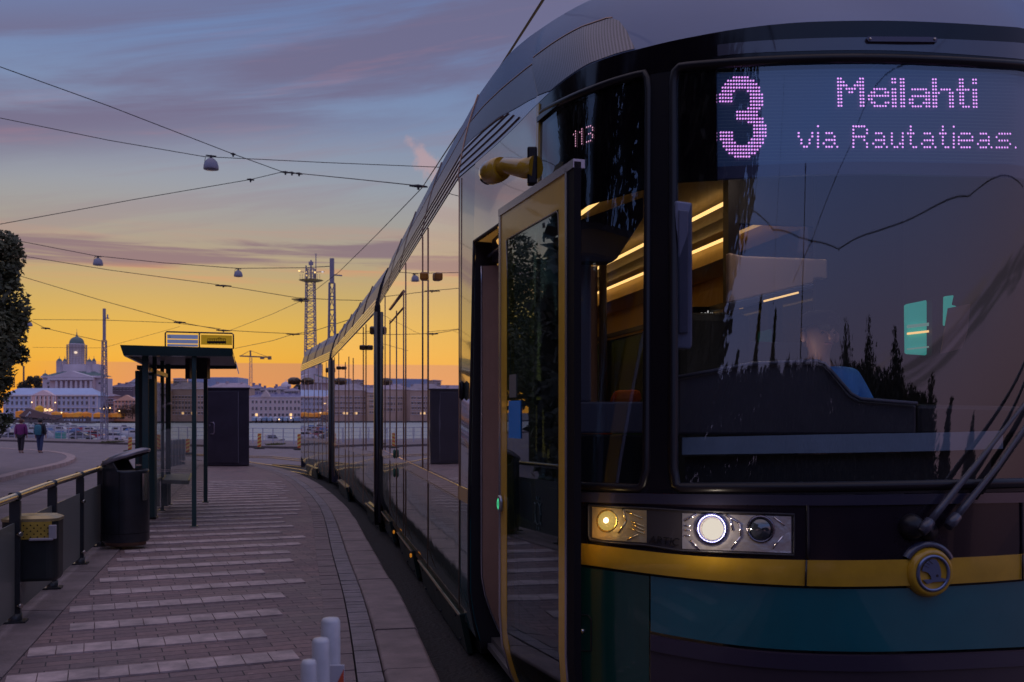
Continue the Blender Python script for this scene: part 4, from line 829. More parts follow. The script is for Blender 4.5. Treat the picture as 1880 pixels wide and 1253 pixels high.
b = MB(); p = V(110, 808, 170); b.box((p.x, p.y, -2.2), (1.6, 1.1, 1.3)); b.box((p.x, p.y, -1.5), (1.72, 1.2, .14)); b.box((p.x - .6, p.y, -2.9), (.15, 1, .2)); b.box((p.x + .6, p.y, -2.9), (.15, 1, .2))
tag(b.build('waste_container', M('container_teal', (.05, .28, .26), .5), bevel=.04), 'teal green waste container between the walkers and the grey car', 'container')
# ================================================================ masts, towers, crane
lat_m = M('lattice_steel', (.26, .25, .33), .55, .2, var=.2)
def lattice(name, px, pyt, pyb, Y, w0, w1, label, solid_to=None, cat='mast', col=None, seg=None, z0=None):
    b0 = V(px, pyb, Y); t0 = V(px, pyt, Y); zb = b0.z if z0 is None else z0; zt = t0.z; o = Vector((b0.x, Y, zb)); t = empty(name, tuple(o), label, cat); m = col or lat_m
    zs = zt if solid_to is None else V(px, solid_to, Y).z
    hh = zs - zb; seg = seg or max(6, int(hh / (w0 * 1.3))); b = MB()
    def c4(z): wv = lerp(w0, w1, (z - zb) / (zt - zb)) / 2; return [Vector((o.x + sx * wv, Y + sy * wv, z)) for sx, sy in ((-1, -1), (1, -1), (1, 1), (-1, 1))]
    th_ = w0 * (.06 if w0 > .6 else .10)
    for a, c_ in zip(c4(zb), c4(zs)): b.bar(a, c_, th_ * 1.4, th_ * 1.4)
    b.build('leg', m, t); b = MB()
    for i in range(seg):
        z1, z2 = zb + hh * i / seg, zb + hh * (i + 1) / seg; A, B = c4(z1), c4(z2)
        for j in range(4):
            b.bar(A[j], B[(j + 1) % 4] if i % 2 else B[j] * 1, th_ * .7, th_ * .7) if i % 2 else b.bar(A[(j + 1) % 4], B[j], th_ * .7, th_ * .7)
            b.bar(B[j], B[(j + 1) % 4], th_ * .7, th_ * .7)
    b.build('bracing', m, t)
    if solid_to is not None:
        b = MB(); wv = lerp(w0, w1, .75) * .72; b.box((o.x, Y, (zs + zt) / 2), (wv, wv, zt - zs)); b.build('pole_top', m, t)
    return t
m1_ = lattice('lattice_mast', 191.5, 567, 808, 66.0, .36, .17, 'tall slim lattice tram mast standing on the quay in front of the town hall', solid_to=625, seg=22)
b = MB(); b.bar(V(193, 584, 66), V(200.5, 585, 66), .06, .06); b.lathe(V(197.5, 586, 66), [(.05, 0), (.05, .3), (0, .3)], 6); b.build('bracket', lat_m, m1_)
m2_ = lattice('lattice_mast', 609.5, 475, 840, 44.0, .40, .19, 'tall lattice mast with a solid top rising behind the tram roof', solid_to=520, seg=13)
b = MB(); b.bar(V(612, 505, 44), V(628, 506.5, 44), .10, .05); b.build('bracket', lat_m, m2_)
tw = lattice('floodlight_tower', 570, 494, 790, 150.0, 1.75, 1.15, 'lattice floodlight tower with round platform and lit lamps', seg=30, cat='tower')
b = MB(); p = V(571, 515, 150); b.lathe(p, [(0, -.28), (1.2, -.2), (1.85, .0), (0, .1)], 18); b.build('platform_disc', M('disc_yellow', (.35, .28, .10), .6), tw)
b = MB(); p = V(571, 500, 150); b.path([p + Vector((-1.9, 0, .1)), p + Vector((-.3, 0, -.1)), p + Vector((2.0, 0, .1))], .06, 5); b.bar(V(562, 488, 150), V(562, 516, 150), .18, .18); b.bar(V(571, 478, 150), V(571, 516, 150), .22, .22); b.bar(V(580, 466, 150), V(580, 512, 150), .12, .12); b.bar(V(577, 467, 150), V(583, 467, 150), .05, .05); b.bar(V(567, 484, 150), V(575, 484, 150), .3, .5)
for j in range(10): q0 = V(551 + j * 4, 513, 150); b.bar(q0, q0 + Vector((0, 0, .8)), .04, .04)
b.build('mast_head', lat_m, tw)
fl_ = M('flood_lamp', (1, .8, .4), .5, emit=(1, .66, .20), estr=1.2)
for px, py in ((549.5, 498), (561.5, 500.5), (578, 500.5), (562, 506), (592, 500)): b = MB(); b.lathe(V(px, py, 149.6), [(0, -.12), (.17, -.07), (.14, .12), (0, .14)], 8); b.build('floodlight', fl_ if px < 590 else M('lamp_white', (.6, .6, .6), .5, emit=(1, .9, .8), estr=.5), tw)
cr_ = lattice('tower_crane', 460.5, 655, 712, 760.0, 2.0, 1.6, 'thin tower crane with a long jib on the skyline right of the shelter', cat='crane', seg=12)
b = MB(); b.bar(V(440, 654, 760), V(497, 656.5, 760), .8, 1.0); b.bar(V(460, 654, 760), V(459.5, 644, 760), 1, 1); b.bar(V(459.5, 644, 760), V(442, 653.5, 760), .3, .3); b.bar(V(459.5, 644, 760), V(490, 655, 760), .3, .3); b.box(V(481.5, 657.5, 760), (3, 1.5, 1.8)); b.box(V(495, 657.5, 760), (2.4, 2, 2.6)); b.build('jib', M('crane_steel', (.25, .17, .12), .6), cr_)
# ================================================================ overhead wires and hanging lamps
wire = M('wire_black', (.02, .018, .025), .6)
def sag(pts, Ys, r_=.012):
    out = []
    P = [V(x, y, Y) for (x, y), Y in zip(pts, Ys)]
    return P
def cable(label, pts, Ys, r_=.012, fit=()):
    t = empty('overhead_wire', tuple(V(*pts[0], Ys[0])), label, 'overhead wire'); P = [V(x, y, Y) for (x, y), Y in zip(pts, Ys)]
    b = MB(); b.path(P, r_, 5); b.build('wire', wire, t)
    for px, py, Y, L_ in fit:
        p = V(px, py, Y); b = MB(); b.path([p + Vector((-L_, 0, .01)), p, p + Vector((L_, 0, -.02))], [r_ * 1.6, r_ * 3.2, r_ * 1.6], 6); b.lathe(p + Vector((0, 0, -.09)), [(r_ * 2, 0), (r_ * 2.5, .05), (r_, .1)], 6); b.build('clamp', wire, t)
    return t
cable('span wire falling from the upper left corner to the node over the shelter', [(-300, 20), (0, 123), (200, 195), (425, 282), (519, 316)], [24, 27, 29, 32, 33], .013, [(428, 283, 32, .08)])
cable('span wire carrying the large hanging lamp', [(-300, 160), (0, 217), (200, 258), (375, 288), (600, 299), (820, 308)], [32] * 6, .012)
cable('span wire rising from the left edge to the node over the shelter', [(-300, 450), (0, 412), (250, 366), (460, 330), (519, 316)], [33] * 5, .012, [(460, 330, 33, .12)])
cable('short taut wire from the node to the tram roof wire', [(519, 316), (550, 319), (650, 329), (755, 340), (785, 344)], [33, 32, 28, 25, 24.5], .013, [(524, 316.5, 33, .15), (536, 317.5, 33, .1), (549, 319, 33, .12), (768, 342, 24.5, .22)])
cable('span wire carrying the two smaller hanging lamps', [(20, 440), (175, 470), (300, 483), (437, 493), (560, 492), (609, 489)], [55, 55, 55, 55, 50, 45], .018)
cable('thin wire below the lamp wire running to the lattice masts', [(40, 470), (200, 496), (400, 523), (545, 547), (620, 551), (668, 552)], [50] * 6, .016, [(410, 525, 50, .4), (552, 550, 50, .45)])
cable('thin wire falling from the left tree towards the shelter sign', [(30, 505), (180, 550), (330, 592), (405, 606), (470, 610), (560, 614)], [50] * 6, .015, [(330, 592, 50, .3), (410, 607, 50, .35)])
cable('thin level wire behind the lattice mast on the left', [(60, 587), (190, 588), (320, 593), (405, 604)], [64] * 4, .016)
cable('faint wire from the left lamp down to the slim mast', [(58, 590), (83, 603), (130, 614), (188, 627)], [64] * 4, .018, [(84, 603, 64, .3)])
cable('faint low wire crossing before the cathedral dome', [(60, 638), (150, 639), (190, 639), (330, 600)], [90] * 4, .014)
cable('contact wire running above the whole tram', [(1400, -560), (1060, -95), (997, 0), (928, 108), (870, 200), (775, 345), (722, 400), (690, 433), (622, 500), (553, 553), (500, 577), (420, 608)], [3.2, 5.4, 7, 9.5, 12.5, 24, 28, 31, 38, 46, 52, 62], .011, [(553, 553, 46, .35)])
cable('second contact wire passing behind the lattice masts', [(720, 556), (639, 588), (580, 607), (538, 614), (500, 626), (432, 640)], [40, 48, 54, 60, 66, 76], .016, [(538, 614, 60, .4)])
def lamp(px, py, Y, wpx, label):
    s_ = wpx * Y / F / 2; c_ = V(px, py, Y); t = empty('hanging_lamp', tuple(c_), label, 'street lamp', 'lamps hanging from span wires')
    b = MB(); b.lathe(c_, [(s_, -s_ * .62), (s_ * 1.02, -s_ * .55), (s_ * .98, -.1 * s_), (s_ * .8, s_ * .45), (s_ * .45, s_ * .8), (s_ * .15, s_ * .92), (0, s_ * .93)], 20); b.build('lamp_shade', M('lamp_grey', (.22, .23, .30), .5, .3), t, thick=.01)
    b = MB(); b.lathe(c_, [(0, -s_ * .75), (s_ * .6, -s_ * .70), (s_ * .95, -s_ * .6)], 20); b.build('lamp_glass', M('lamp_lens', (.16, .16, .2), .2), t)
    b = MB(); b.path([c_ + Vector((-s_ * .9, 0, s_ * .2)), c_ + Vector((-s_ * .75, 0, s_ * 1.1)), c_ + Vector((0, 0, s_ * 1.0)), c_ + Vector((0, 0, s_ * 1.35))], s_ * .05, 5); b.bar(c_ + Vector((-s_ * .7, 0, s_ * 1.3)), c_ + Vector((s_ * .7, 0, s_ * 1.15)), s_ * .18, s_ * .14); b.bar(c_ + Vector((0, 0, s_ * .8)), c_ + Vector((0, 0, s_ * 1.3)), s_ * .3, s_ * .3); b.build('hanger', wire, t)
lamp(387.5, 303, 32, 27, 'large grey dome lamp hanging from the highest span wire'); lamp(180, 482, 55, 17.5, 'small dome lamp hanging above the cathedral, left of two on its wire'); lamp(437.5, 503.5, 55, 15.5, 'small dome lamp hanging above the shelter sign, right of two on its wire'); lamp(54.5, 596, 62, 10, 'small dome lamp beside the left tree')
# ================================================================ walkers
def skinned(name, chains, mat, parent, sub=2, root=0):
    vs = []; es = []; rs = []; idx = {}
    for ch in chains:
        prev = None
        for p, r_ in ch:
            key = tuple(round(c_, 4) for c_ in p)
            if key not in idx: idx[key] = len(vs); vs.append(Vector(p)); rs.append(r_)
            i = idx[key]
            if prev is not None and prev != i: es.append((prev, i))
            prev = i
    me = bpy.data.meshes.new(name); org = Vector(parent['_o']); me.from_pydata([v - org for v in vs], es, []); ob = bpy.data.objects.new(name, me); COL.objects.link(ob); ob.parent = parent
    me.materials.append(mat); md = ob.modifiers.new('skin', 'SKIN'); md.use_smooth_shade = True; s2 = ob.modifiers.new('sub', 'SUBSURF'); s2.levels = sub; s2.render_levels = sub
    for i, r_ in enumerate(rs):
        d = me.skin_vertices[0].data[i]; rr = r_ if isinstance(r_, tuple) else (r_, r_); d.radius = rr; d.use_root = (i == root)
    return ob
skin = M('skin', (.42, .25, .19), .55); 
def walker(x, Y, zg_, h, jac, trs, hairc, rotz, stride, label, pack=None, hat=None):
    o = Vector((x, Y, zg_)); t = empty('person', tuple(o), label, 'person', 'two people walking towards the harbour'); rot = rz(rotz); s_ = h / 1.70
    def W(a, b_, c_): v = rot @ Vector((a * s_, b_ * s_, c_ * s_)); return (o.x + v.x, o.y + v.y, o.z + v.z)
    pel, ch_, nk, hd = W(0, 0, .93), W(0, -.01, 1.30), W(0, .01, 1.46), W(0, .03, 1.60)
    st = stride
    legs = []
    for sx, a in ((-1, st), (1, -st)):
        legs.append([(pel, .13), (W(.09 * sx, 0, .86), .09), (W(.10 * sx, .28 * a, .48), .065), (W(.10 * sx, .50 * a - (.05 if a > 0 else .12) * abs(a), .10), .045), (W(.10 * sx, .50 * a - .0, .05), .045), (W(.11 * sx, .50 * a + .14, .04), .035)])
    arms = []
    for sx, a in ((-1, -st), (1, st)):
        hand = W(.25 * sx, .16 * a + .06, .82)
        ch = [(ch_, .15), (W(.19 * sx, 0, 1.38), .065), (W(.24 * sx, .05 * a, 1.10), .048), (W(.25 * sx, .14 * a + .04, .88), .034), (hand, .035)]
        arms.append(ch)
        for f_ in range(4): arms.append([(hand, .035), (W((.25 + (f_ - 1.5) * .004) * sx, .16 * a + .075 + (f_ - 1.5) * .021, .775), .010), (W(.243 * sx, .16 * a + .085 + (f_ - 1.5) * .02, .735 - (.012 if f_ in (1, 2) else 0)), .008)])
        arms.append([(hand, .035), (W(.232 * sx, .16 * a + .11, .80), .011), (W(.228 * sx, .16 * a + .118, .77), .009)])
    skinned('body', [[(pel, .13), (W(0, 0, 1.1), .12), (ch_, .15), (nk, .06), (W(0, .02, 1.52), .055), (hd, .095), (W(0, .025, 1.66), .07)]] + legs + arms, skin, t, 2)
    b = MB(); hp = W(0, .02, 1.60)
    b.lathe(hp, [(0, -.11 * s_), (.075 * s_, -.10 * s_), (.108 * s_, -.02 * s_), (.11 * s_, .045 * s_), (.07 * s_, .10 * s_), (0, .118 * s_)], 14); b.build('hair', M('hair_%.2f' % hairc[0], hairc, .6), t)
    skinned('jacket', [[(W(0, 0, .84), (.19, .15)), (W(0, 0, .98), (.20, .155)), (W(0, 0, 1.15), (.20, .15)), (W(0, 0, 1.32), (.20, .14)), (W(0, 0, 1.44), (.10, .09))]] + [[(W(0, 0, 1.32), (.20, .14)), (W(.20 * sx, 0, 1.38), .085), (W(.25 * sx, .05 * a, 1.10), .078), (W(.255 * sx, .13 * a + .03, .90), .062)] for sx, a in ((-1, -st), (1, st))], M('jacket_%.2f_%.2f' % (jac[0], jac[2]), jac, .8, var=.3, vscale=8), t, 2)
    skinned('trousers', [[(pel, .15)] + [(p, r_ + .018) for p, r_ in l[1:4]] for l in legs], M('trousers_%.2f' % trs[2], trs, .85), t, 2)
    skinned('shoes', [[(l[4][0], .05), (l[5][0], .042)] for l in legs[:1]], M('shoe', (.16, .14, .15), .7), t, 1); skinned('shoes', [[(l[4][0], .05), (l[5][0], .042)] for l in legs[1:]], MT['shoe'], t, 1)
    if pack:
        b = MB(); cc = W(0, -.20, 1.14)
        prof = rrect(.32 * s_, .18 * s_, .07 * s_)
        rows = [[Vector(cc) + rot @ Vector((x * q_, y * q_, z * s_)) for x, y in prof] for z, q_ in ((-.25, .75), (-.22, .96), (0, 1.05), (.18, .95), (.25, .6), (.265, .02))]
        b.grid(rows, True); tag(b.build('backpack', M('pack_teal', pack, .7, var=.3, vscale=12)), 'teal backpack carried by the walker in the dark jacket', 'backpack')
    if hat:
        b = MB(); b.lathe(W(.03, .09, 1.60), [(0, -.06), (.08, -.04), (.09, .02), (.05, .08), (0, .09)], 10); b.build('fair_hair', M('hair_fair', (.38, .20, .08), .6), t)
Yw = 48.5; zw = RL - .2 + .115
walker((38.5 - CX) / F * Yw, Yw, zw, 1.66, (.16, .022, .13), (.022, .018, .025), (.10, .045, .03), R(6), .22, 'walker in a purple padded jacket and black trousers, left of the two', None, True)
walker((73.5 - CX) / F * Yw, Yw, zw, 1.68, (.022, .022, .03), (.035, .05, .12), (.012, .010, .012), R(-4), .16, 'walker in a dark jacket and blue trousers with a teal backpack, right of the two', (.03, .15, .20))
# ================================================================ the tram
TR = empty('tram', (.5, 8.0, -.28), 'long low-floor tram with yellow stripe and green front, its front door open', 'tram')
OL = Vector((1.666, 3.99, 0)); UL = Vector((-.19942, .97992, 0)); NL = Vector((-.97992, -.19942, 0))
def P(l, a, z): return OL + NL * l + UL * a + Vector((0, 0, z))
CB = [(0, 0), (.25, .012), (.5, .058), (.70, .13), (.91, .231), (1.10, .345), (1.22, .43), (1.311, .52), (1.352, .75), (1.365, 1.1), (1.375, 1.75), (1.383, 2.4), (1.39, 2.956), (1.392, 3.406), (1.392, 6.0), (1.392, 9.0), (1.392, 11.62)]
CT = [(0, .27), (.21, .285), (.42, .345), (.6, .455), (.765, .60), (.93, .79), (1.04, .93), (1.125, 1.09), (1.18, 1.35), (1.215, 1.62), (1.245, 2.05), (1.285, 2.5), (1.34, 2.98), (1.392, 3.406), (1.392, 6.0), (1.392, 9.0), (1.392, 11.62)]
CR = [(0, 1.35), (.17, 1.37), (.33, 1.42), (.46, 1.5), (.58, 1.62), (.7, 1.76), (.79, 1.9), (.87, 2.03), (.95, 2.2), (1.03, 2.42), (1.1, 2.7), (1.14, 2.95), (1.165, 3.3), (1.19, 3.75), (1.2, 6.0), (1.2, 9.0), (1.2, 11.62)]
CTR = [(0, .27), (.25, .235), (.54, .20), (.8, .28), (1.02, .42), (1.2, .60), (1.3, .78), (1.37, 1.0), (1.39, 1.3)] + CT[9:]
CTR[9] = (1.392, 1.6); CTR[10] = (1.392, 2.05); CTR[11] = (1.392, 2.5); CTR[12] = (1.392, 2.98)
CRR = [(min(1.36, l_ * 2.2), a_ * (.8 if i_ < 9 else 1)) for i_, (l_, a_) in enumerate(CR)]
def cc(Cx, u):
    s_ = -1 if u < 0 else 1
    if u < 0: Cx = CTR if Cx is CT else CRR if Cx is CR else Cx
    u = abs(u); u = min(u, 15.999); i = int(u); t = u - i
    def gt(j): return Vector((-Cx[-j][0], Cx[-j][1])) if j < 0 else Vector(Cx[min(j, 16)])
    if i >= 11: v = gt(i).lerp(gt(i + 1), t)
    else:
        p0, p1, p2, p3 = gt(i - 1), gt(i), gt(i + 1), gt(i + 2)
        v = .5 * ((2 * p1) + (p2 - p0) * t + (2 * p0 - 5 * p1 + 4 * p2 - p3) * t * t + (3 * p1 - p0 - 3 * p2 + p3) * t ** 3)
    return v.x * s_, v.y
def _dense(Cx):     # resample the plan curve finely and relax it, so that reflections in the shell run smoothly
    U = [-16 + .2 * i for i in range(161)]; pts = [Vector(cc(Cx, u)) for u in U]; pts = [Vector((-p.x, p.y)) if False else p for p in pts]
    for _ in range(14):
        q_ = [p.copy() for p in pts]
        for i in range(1, len(pts) - 1):
            if abs(U[i]) < 9.4: pts[i] = q_[i - 1] * .25 + q_[i] * .5 + q_[i + 1] * .25
    return pts
_DB, _DT, _DR = _dense(CB), _dense(CT), _dense(CR)
_raw = cc
def cc(Cx, u):
    T_ = _DB if Cx is CB else _DT if Cx is CT else _DR
    x = max(0, min(159.9999, (u + 16) / .2)); i = int(x); t = x - i
    gq = lambda j: T_[max(0, min(160, j))]
    if abs(u) > 10.5: v = gq(i).lerp(gq(i + 1), t)
    else:
        p0, p1, p2, p3 = gq(i - 1), gq(i), gq(i + 1), gq(i + 2)
        v = (p0 * (1 - t) ** 3 + p1 * (3 * t ** 3 - 6 * t * t + 4) + p2 * (-3 * t ** 3 + 3 * t * t + 3 * t + 1) + p3 * t ** 3) / 6
    return v.x, v.y
def Sr(u, z):
    (lb_, ab), (lt, at) = cc(CB, u), cc(CT, u); t = max(0, (z - .83) / 2.3)
    l, a = lerp(lb_, lt, t), lerp(ab, at, t)
    if z < .30: 
        k_ = ((.30 - z) / .55) ** 1.5 * .13; l -= math.copysign(k_, l) * min(1, abs(u) / 6); a += k_ * max(0, 1 - abs(u) / 6)
    return P(l, a, z)
def Sn(u, z):
    du = Sr(u + .12, z) - Sr(u - .12, z); dv = Sr(u, z + .03) - Sr(u, z - .03); n_ = dv.cross(du)
    n_.normalize(); return n_ if n_.dot((Sr(u, z) - P(0, 2.5 + max(0, abs(u) - 11) * 2, z))) > 0 else -n_
def S(u, z, off=0.0): return Sr(u, z) + (Sn(u, z) * off if off else Vector((0, 0, 0)))
def uz(px, py, off=0.0):
    best = None
    u = interp([(861, 12), (960, 10.2), (1000, 9), (1060, 7), (1175, 5), (1270, 4), (1480, 2), (1700, 0), (1880, -2)], px); z = 1.45 + (HY - py) * 4.1 / F
    for _ in range(30):
        p = S(u, z, off); x, y = proj(p); e1, e2 = px - x, py - y
        if abs(e1) + abs(e2) < .02: break
        xa, ya = proj(S(u + .02, z, off)); xb_, yb_ = proj(S(u, z + .02, off))
        a, b_, c_, d_ = (xa - x) / .02, (xb_ - x) / .02, (ya - y) / .02, (yb_ - y) / .02; dt_ = a * d_ - b_ * c_
        if abs(dt_) < 1e-6: break
        du_, dz_ = (e1 * d_ - b_ * e2) / dt_, (a * e2 - c_ * e1) / dt_
        u += max(-.8, min(.8, du_)); z += max(-.5, min(.5, dz_)); u = max(-6, min(13, u))
    return u, z
def FL(pts, tail=()):
    tab = []; x = pts[0][0]; lo_, hi_ = pts[0][0], pts[-1][0]
    while x <= hi_ + .1:
        r_ = min(90, x - lo_, hi_ - x); tab.append(uz(x, sum(interp(pts, x + r_ * k_ / 4) for k_ in range(-4, 5)) / 9)); x += 15
    tab.sort(); tab += list(tail)
    return lambda u: interp(tab, u)
Z0 = FL([(1087, 118), (1167, 89), (1247, 73), (1400, 45), (1560, 38), (1700, 40), (1880, 52)], [(9, 3.13), (16, 3.13)])
Z1 = FL([(1060, 160), (1190, 104), (1320, 80), (1539, 69), (1700, 71), (1880, 80)])
Z2 = FL([(1060, 175), (1190, 124), (1320, 100), (1579, 92), (1700, 96), (1880, 110)])
Z3 = FL([(1000, 208), (1040, 188), (1119, 153), (1183, 134), (1240, 130), (1320, 121), (1539, 112), (1700, 115), (1880, 126)])
ZD = FL([(1240, 302), (1318, 297), (1579, 287), (1880, 295)])
ZH = FL([(1240, 325), (1324, 319), (1579, 310), (1880, 319)])
ZB = FL([(1060, 885), (1191, 889), (1242, 889), (1550, 887), (1880, 880)])
ZC = FL([(1060, 903), (1191, 906), (1242, 907), (1550, 908), (1880, 903)])
ZE = FL([(1060, 997), (1270, 1023), (1482, 1029.5), (1612, 1029), (1755, 1025), (1880, 1017)], [(12, .955), (16, .955)])
ZF = FL([(1060, 1034.5), (1270, 1063), (1478, 1076.6), (1612, 1076.6), (1755, 1072), (1880, 1062)], [(12, .86), (16, .86)])
ZG = FL([(1190, 1158), (1225, 1166), (1353, 1188), (1531, 1198), (1700, 1196), (1880, 1188)])
def us(a, b_, st=.2):
    n_ = max(1, int(math.ceil(abs(b_ - a) / st))); return [lerp(a, b_, i / n_) for i in range(n_ + 1)]
def fz(v): return v if callable(v) else (lambda u: v)
def patch(name, mat, u0, u1, zl, zh, off=0.0, nz=8, parent=None, thick=.012, st=.2, bevel=0):
    zl, zh = fz(zl), fz(zh); b = MB(); U = us(u0, u1, st)
    b.grid([[S(u, lerp(zl(u), zh(u), j / nz), off) for u in U] for j in range(nz + 1)])
    o = b.build(name, mat, parent or TR)
    # make all shells face outward, then give them thickness inward
    me = o.data; nU = len(U) - 1; f0 = me.polygons[(nz // 2) * nU + nU // 2]; uc, zc = (u0 + u1) / 2, (zl((u0 + u1) / 2) + zh((u0 + u1) / 2)) / 2
    if f0.normal.dot(Sn(uc, zc)) < 0: me.flip_normals()
    if thick: md = o.modifiers.new('solid', 'SOLIDIFY'); md.thickness = thick; md.offset = -1; es = o.modifiers.new('crisp', 'EDGE_SPLIT'); es.split_angle = R(38)
    if bevel: md = o.modifiers.new('bevel', 'BEVEL'); md.width = bevel; md.segments = 2; md.limit_method = 'ANGLE'
    return o
def pline(pts, off=0.0, n=14):   # pixel polyline on the shell
    out = []
    for (a, c_) in zip(pts, pts[1:]):
        for i in range(n): u, z = uz(lerp(a[0], c_[0], i / n), lerp(a[1], c_[1], i / n)); out.append(S(u, z, off))
    u, z = uz(*pts[-1]); out.append(S(u, z, off)); return out
black = M('gloss_black', (.006, .004, .007), .10, coat=.0, ior=1.4); satin = M('satin_black', (.010, .008, .012), .35, coat=.0, spec=.3, var=.15, vscale=4)
rubber = M('black_rubber', (.014, .012, .018), .45); bandm = M('stripe_yellow', (.47, .26, .012), .35, coat=.35, var=.16, vscale=7)
tgreen = M('front_teal', (.0, .10, .125), .25, coat=.8, var=.2, vscale=1.5); dgr = M('corner_green', (.005, .055, .042), .25, coat=.6, var=.1, vscale=2)
bump_ = M('bumper_plum', (.035, .022, .035), .4, coat=.2, var=.15, vscale=3)
roofm = M('roof_grey', (.085, .135, .27), .5, .0, coat=.12, var=.12, vscale=.8)
wsg = thin('windscreen_glass', (.74, .75, .77), 1.5, .07, .018); csg = thin('cab_glass', (.66, .66, .66), 1.5, .02)
uP1 = uz(1190, 600)[0]; uP0 = uz(1238, 600)[0]; uQ = uz(992, 250)[0]
UR = -9.0
# --- front shell
patch('roof_trim', black, UR, 9.0, Z1, Z0, .004, 3)
patch('light_strip', M('strip_plum', (.055, .05, .075), .12, coat=.8), UR, uz(1318, 90)[0], Z2, Z1, .006, 2); patch('roof_trim', black, uz(1318, 90)[0], 9.0, Z2, Z1, .0045, 2)
patch('roof_trim', black, UR, 9.0, Z3, Z2, .004, 2)
w_ = patch('windscreen', wsg, UR + 1.5, uP0, ZB, Z3, 0, 26, thick=0)
fr = MB(); 
def tube_uz(b, pts, r_, off): b.path([S(u, z, off) for u, z in pts], r_, 10, False)
zt_in = lambda u: Z3(u) + .012; zb_in = lambda u: ZB(u) - .016
loop = [(u, zt_in(u)) for u in us(UR + 1.5, uP0 - .12, .15)] + [(uP0 - .02, zt_in(uP0) - .02), (uP0 + .02, zt_in(uP0) - .07)] + [(uP0 + .02, z) for z in [lerp(Z3(uP0) - .12, ZB(uP0) + .06, i / 12) for i in range(13)]] + [(uP0 - .03, zb_in(uP0) + .01)] + [(u, zb_in(u)) for u in reversed(us(UR + 1.5, uP0 - .12, .15))]
tube_uz(fr, loop, .021, .002); fr.build('windscreen_frame', satin, TR)
patch('a_pillar', M('pillar_black', (.006, .004, .007), .35, spec=.2), uP0 + .02, uP1 - .02, ZC, Z3, .003, 20)
b = MB(); loop = [(u, zt_in(u)) for u in us(uQ - .1, uP1 + .12, .15)] + [(uP1 + .05, Z3(uP1) - .02)] + [(uP1 + .02, z) for z in [lerp(Z3(uP1) - .08, ZB(uP1) + .06, i / 12) for i in range(13)]] + [(uP1 + .1, zb_in(uP1) + .01)] + [(u, ZB(7) - .016) for u in us(uP1 + .2, uQ, .3)]
tube_uz(b, loop, .018, .002); b.build('side_window_frame', satin, TR)
cg = patch('cab_side_window', csg, uP1, uQ, lambda u: ZB(min(u, 7)), Z3, 0, 22, thick=0)
def zdark(u):
    return interp([(uz(1182, 344)[0], uz(1182, 344)[1]), (uz(1120, 362)[0], uz(1120, 362)[1]), (uz(1065, 378)[0], uz(1065, 378)[1]), (9.7, 2.30)], u)
patch('dark_reflection', black, uP1, uQ, zdark, Z3, -.014, 6, cg)  # dark tree reflection on the upper side glass, put in as a black patch
patch('sill_panel', satin, UR, 10, ZC, ZB, .001, 2); 
patch('sill_lip', M('lip_blue', (.03, .028, .05), .2, coat=.5), UR, 9.5, lambda u: ZC(u) - .045, lambda u: ZC(u) - .003, .012, 2)
patch('front_panel', M('panel_plum', (.012, .008, .014), .2, coat=.15, spec=.3, var=.2, vscale=3), UR, 9.5, ZE, lambda u: ZC(u) - .045, .002, 6)
patch('yellow_stripe', bandm, UR, 10, ZF, ZE, .014, 4, thick=.03, bevel=.004)
uC = uz(1192, 1100)[0]
patch('lower_front', tgreen, UR, uC - .03, ZG, lambda u: ZF(u) - .012, .0, 8); patch('gap_shadow', rubber, UR, 10, lambda u: ZF(u) - .014, ZF, -.02, 1)
patch('corner_panel', dgr, uC, 10, -.12, lambda u: ZF(u) - .012, .006, 12, bevel=.004)
patch('bumper', bump_, UR, uC - .03, -.12, lambda u: ZG(u) - .012, .004, 8); patch('bumper_lip', M('bumper_lip', (.03, .022, .045), .25, coat=.4), UR, uC - .04, lambda u: ZG(u) - .075, lambda u: ZG(u) - .014, .016, 2, bevel=.008)
# vertical seams in the front
for px in (1481, 1873):
    b = MB(); b.path([S(*uz(px + dx_, py), .006) for dx_, py in ((-3, 909), (1, 925), (2, 1000), (1, 1026))], .006, 6); b.build('panel_seam', rubber, TR)
    b = MB(); u_, _ = uz(px - 2, 1050); b.path([S(u_, ZE(u_), .021), S(u_ + .02, ZF(u_), .021)], .004, 6); b.build('panel_seam', rubber, TR)
# service flap and its lock on the corner panel
b = MB(); b.path(pline([(1057, 1127), (1082, 1130), (1087, 1137), (1087, 1195), (1057, 1194)], .008, 4), .003, 5); fl_o = b.build('service_flap', rubber, TR)
u_, z_l = uz(1072, 1160); b = MB(); b.lathe(S(u_, z_l, .01), [(0, -.01), (.012, 0), (.010, .012), (0, .014)], 10); b.build('lock', steel, fl_o)
b = MB(); 
for dx_, dy_ in ((0, 0), (0, 18), (0, 34)): b.path([S(*uz(1056, 951 + dy_), .012), S(*uz(1064, 951 + dy_), .012)], .003, 5)
b.build('hinge', M('hinge_grey', (.2, .2, .26), .3, .8), TR)
# --- sensor plate
b = MB(); q_ = [(1590, 71), (1715, 72), (1718, 76), (1716, 81), (1592, 80), (1588, 76)]; pp = [S(*uz(x, y), .012) for x, y in q_]; b.prism(pp, Sn(1, 3.0) * .006); spl = b.build('sensor_plate', M('plate_plum', (.07, .06, .09), .3, .4), TR)
b = MB()
for x in (1594, 1712): b.lathe(S(*uz(x, 76), .02), [(.006, 0), (.004, .004), (0, .005)], 8, ax=Sn(1, 3.0).to_track_quat('Z', 'Y').to_matrix())
b.build('bolt', steel, spl)
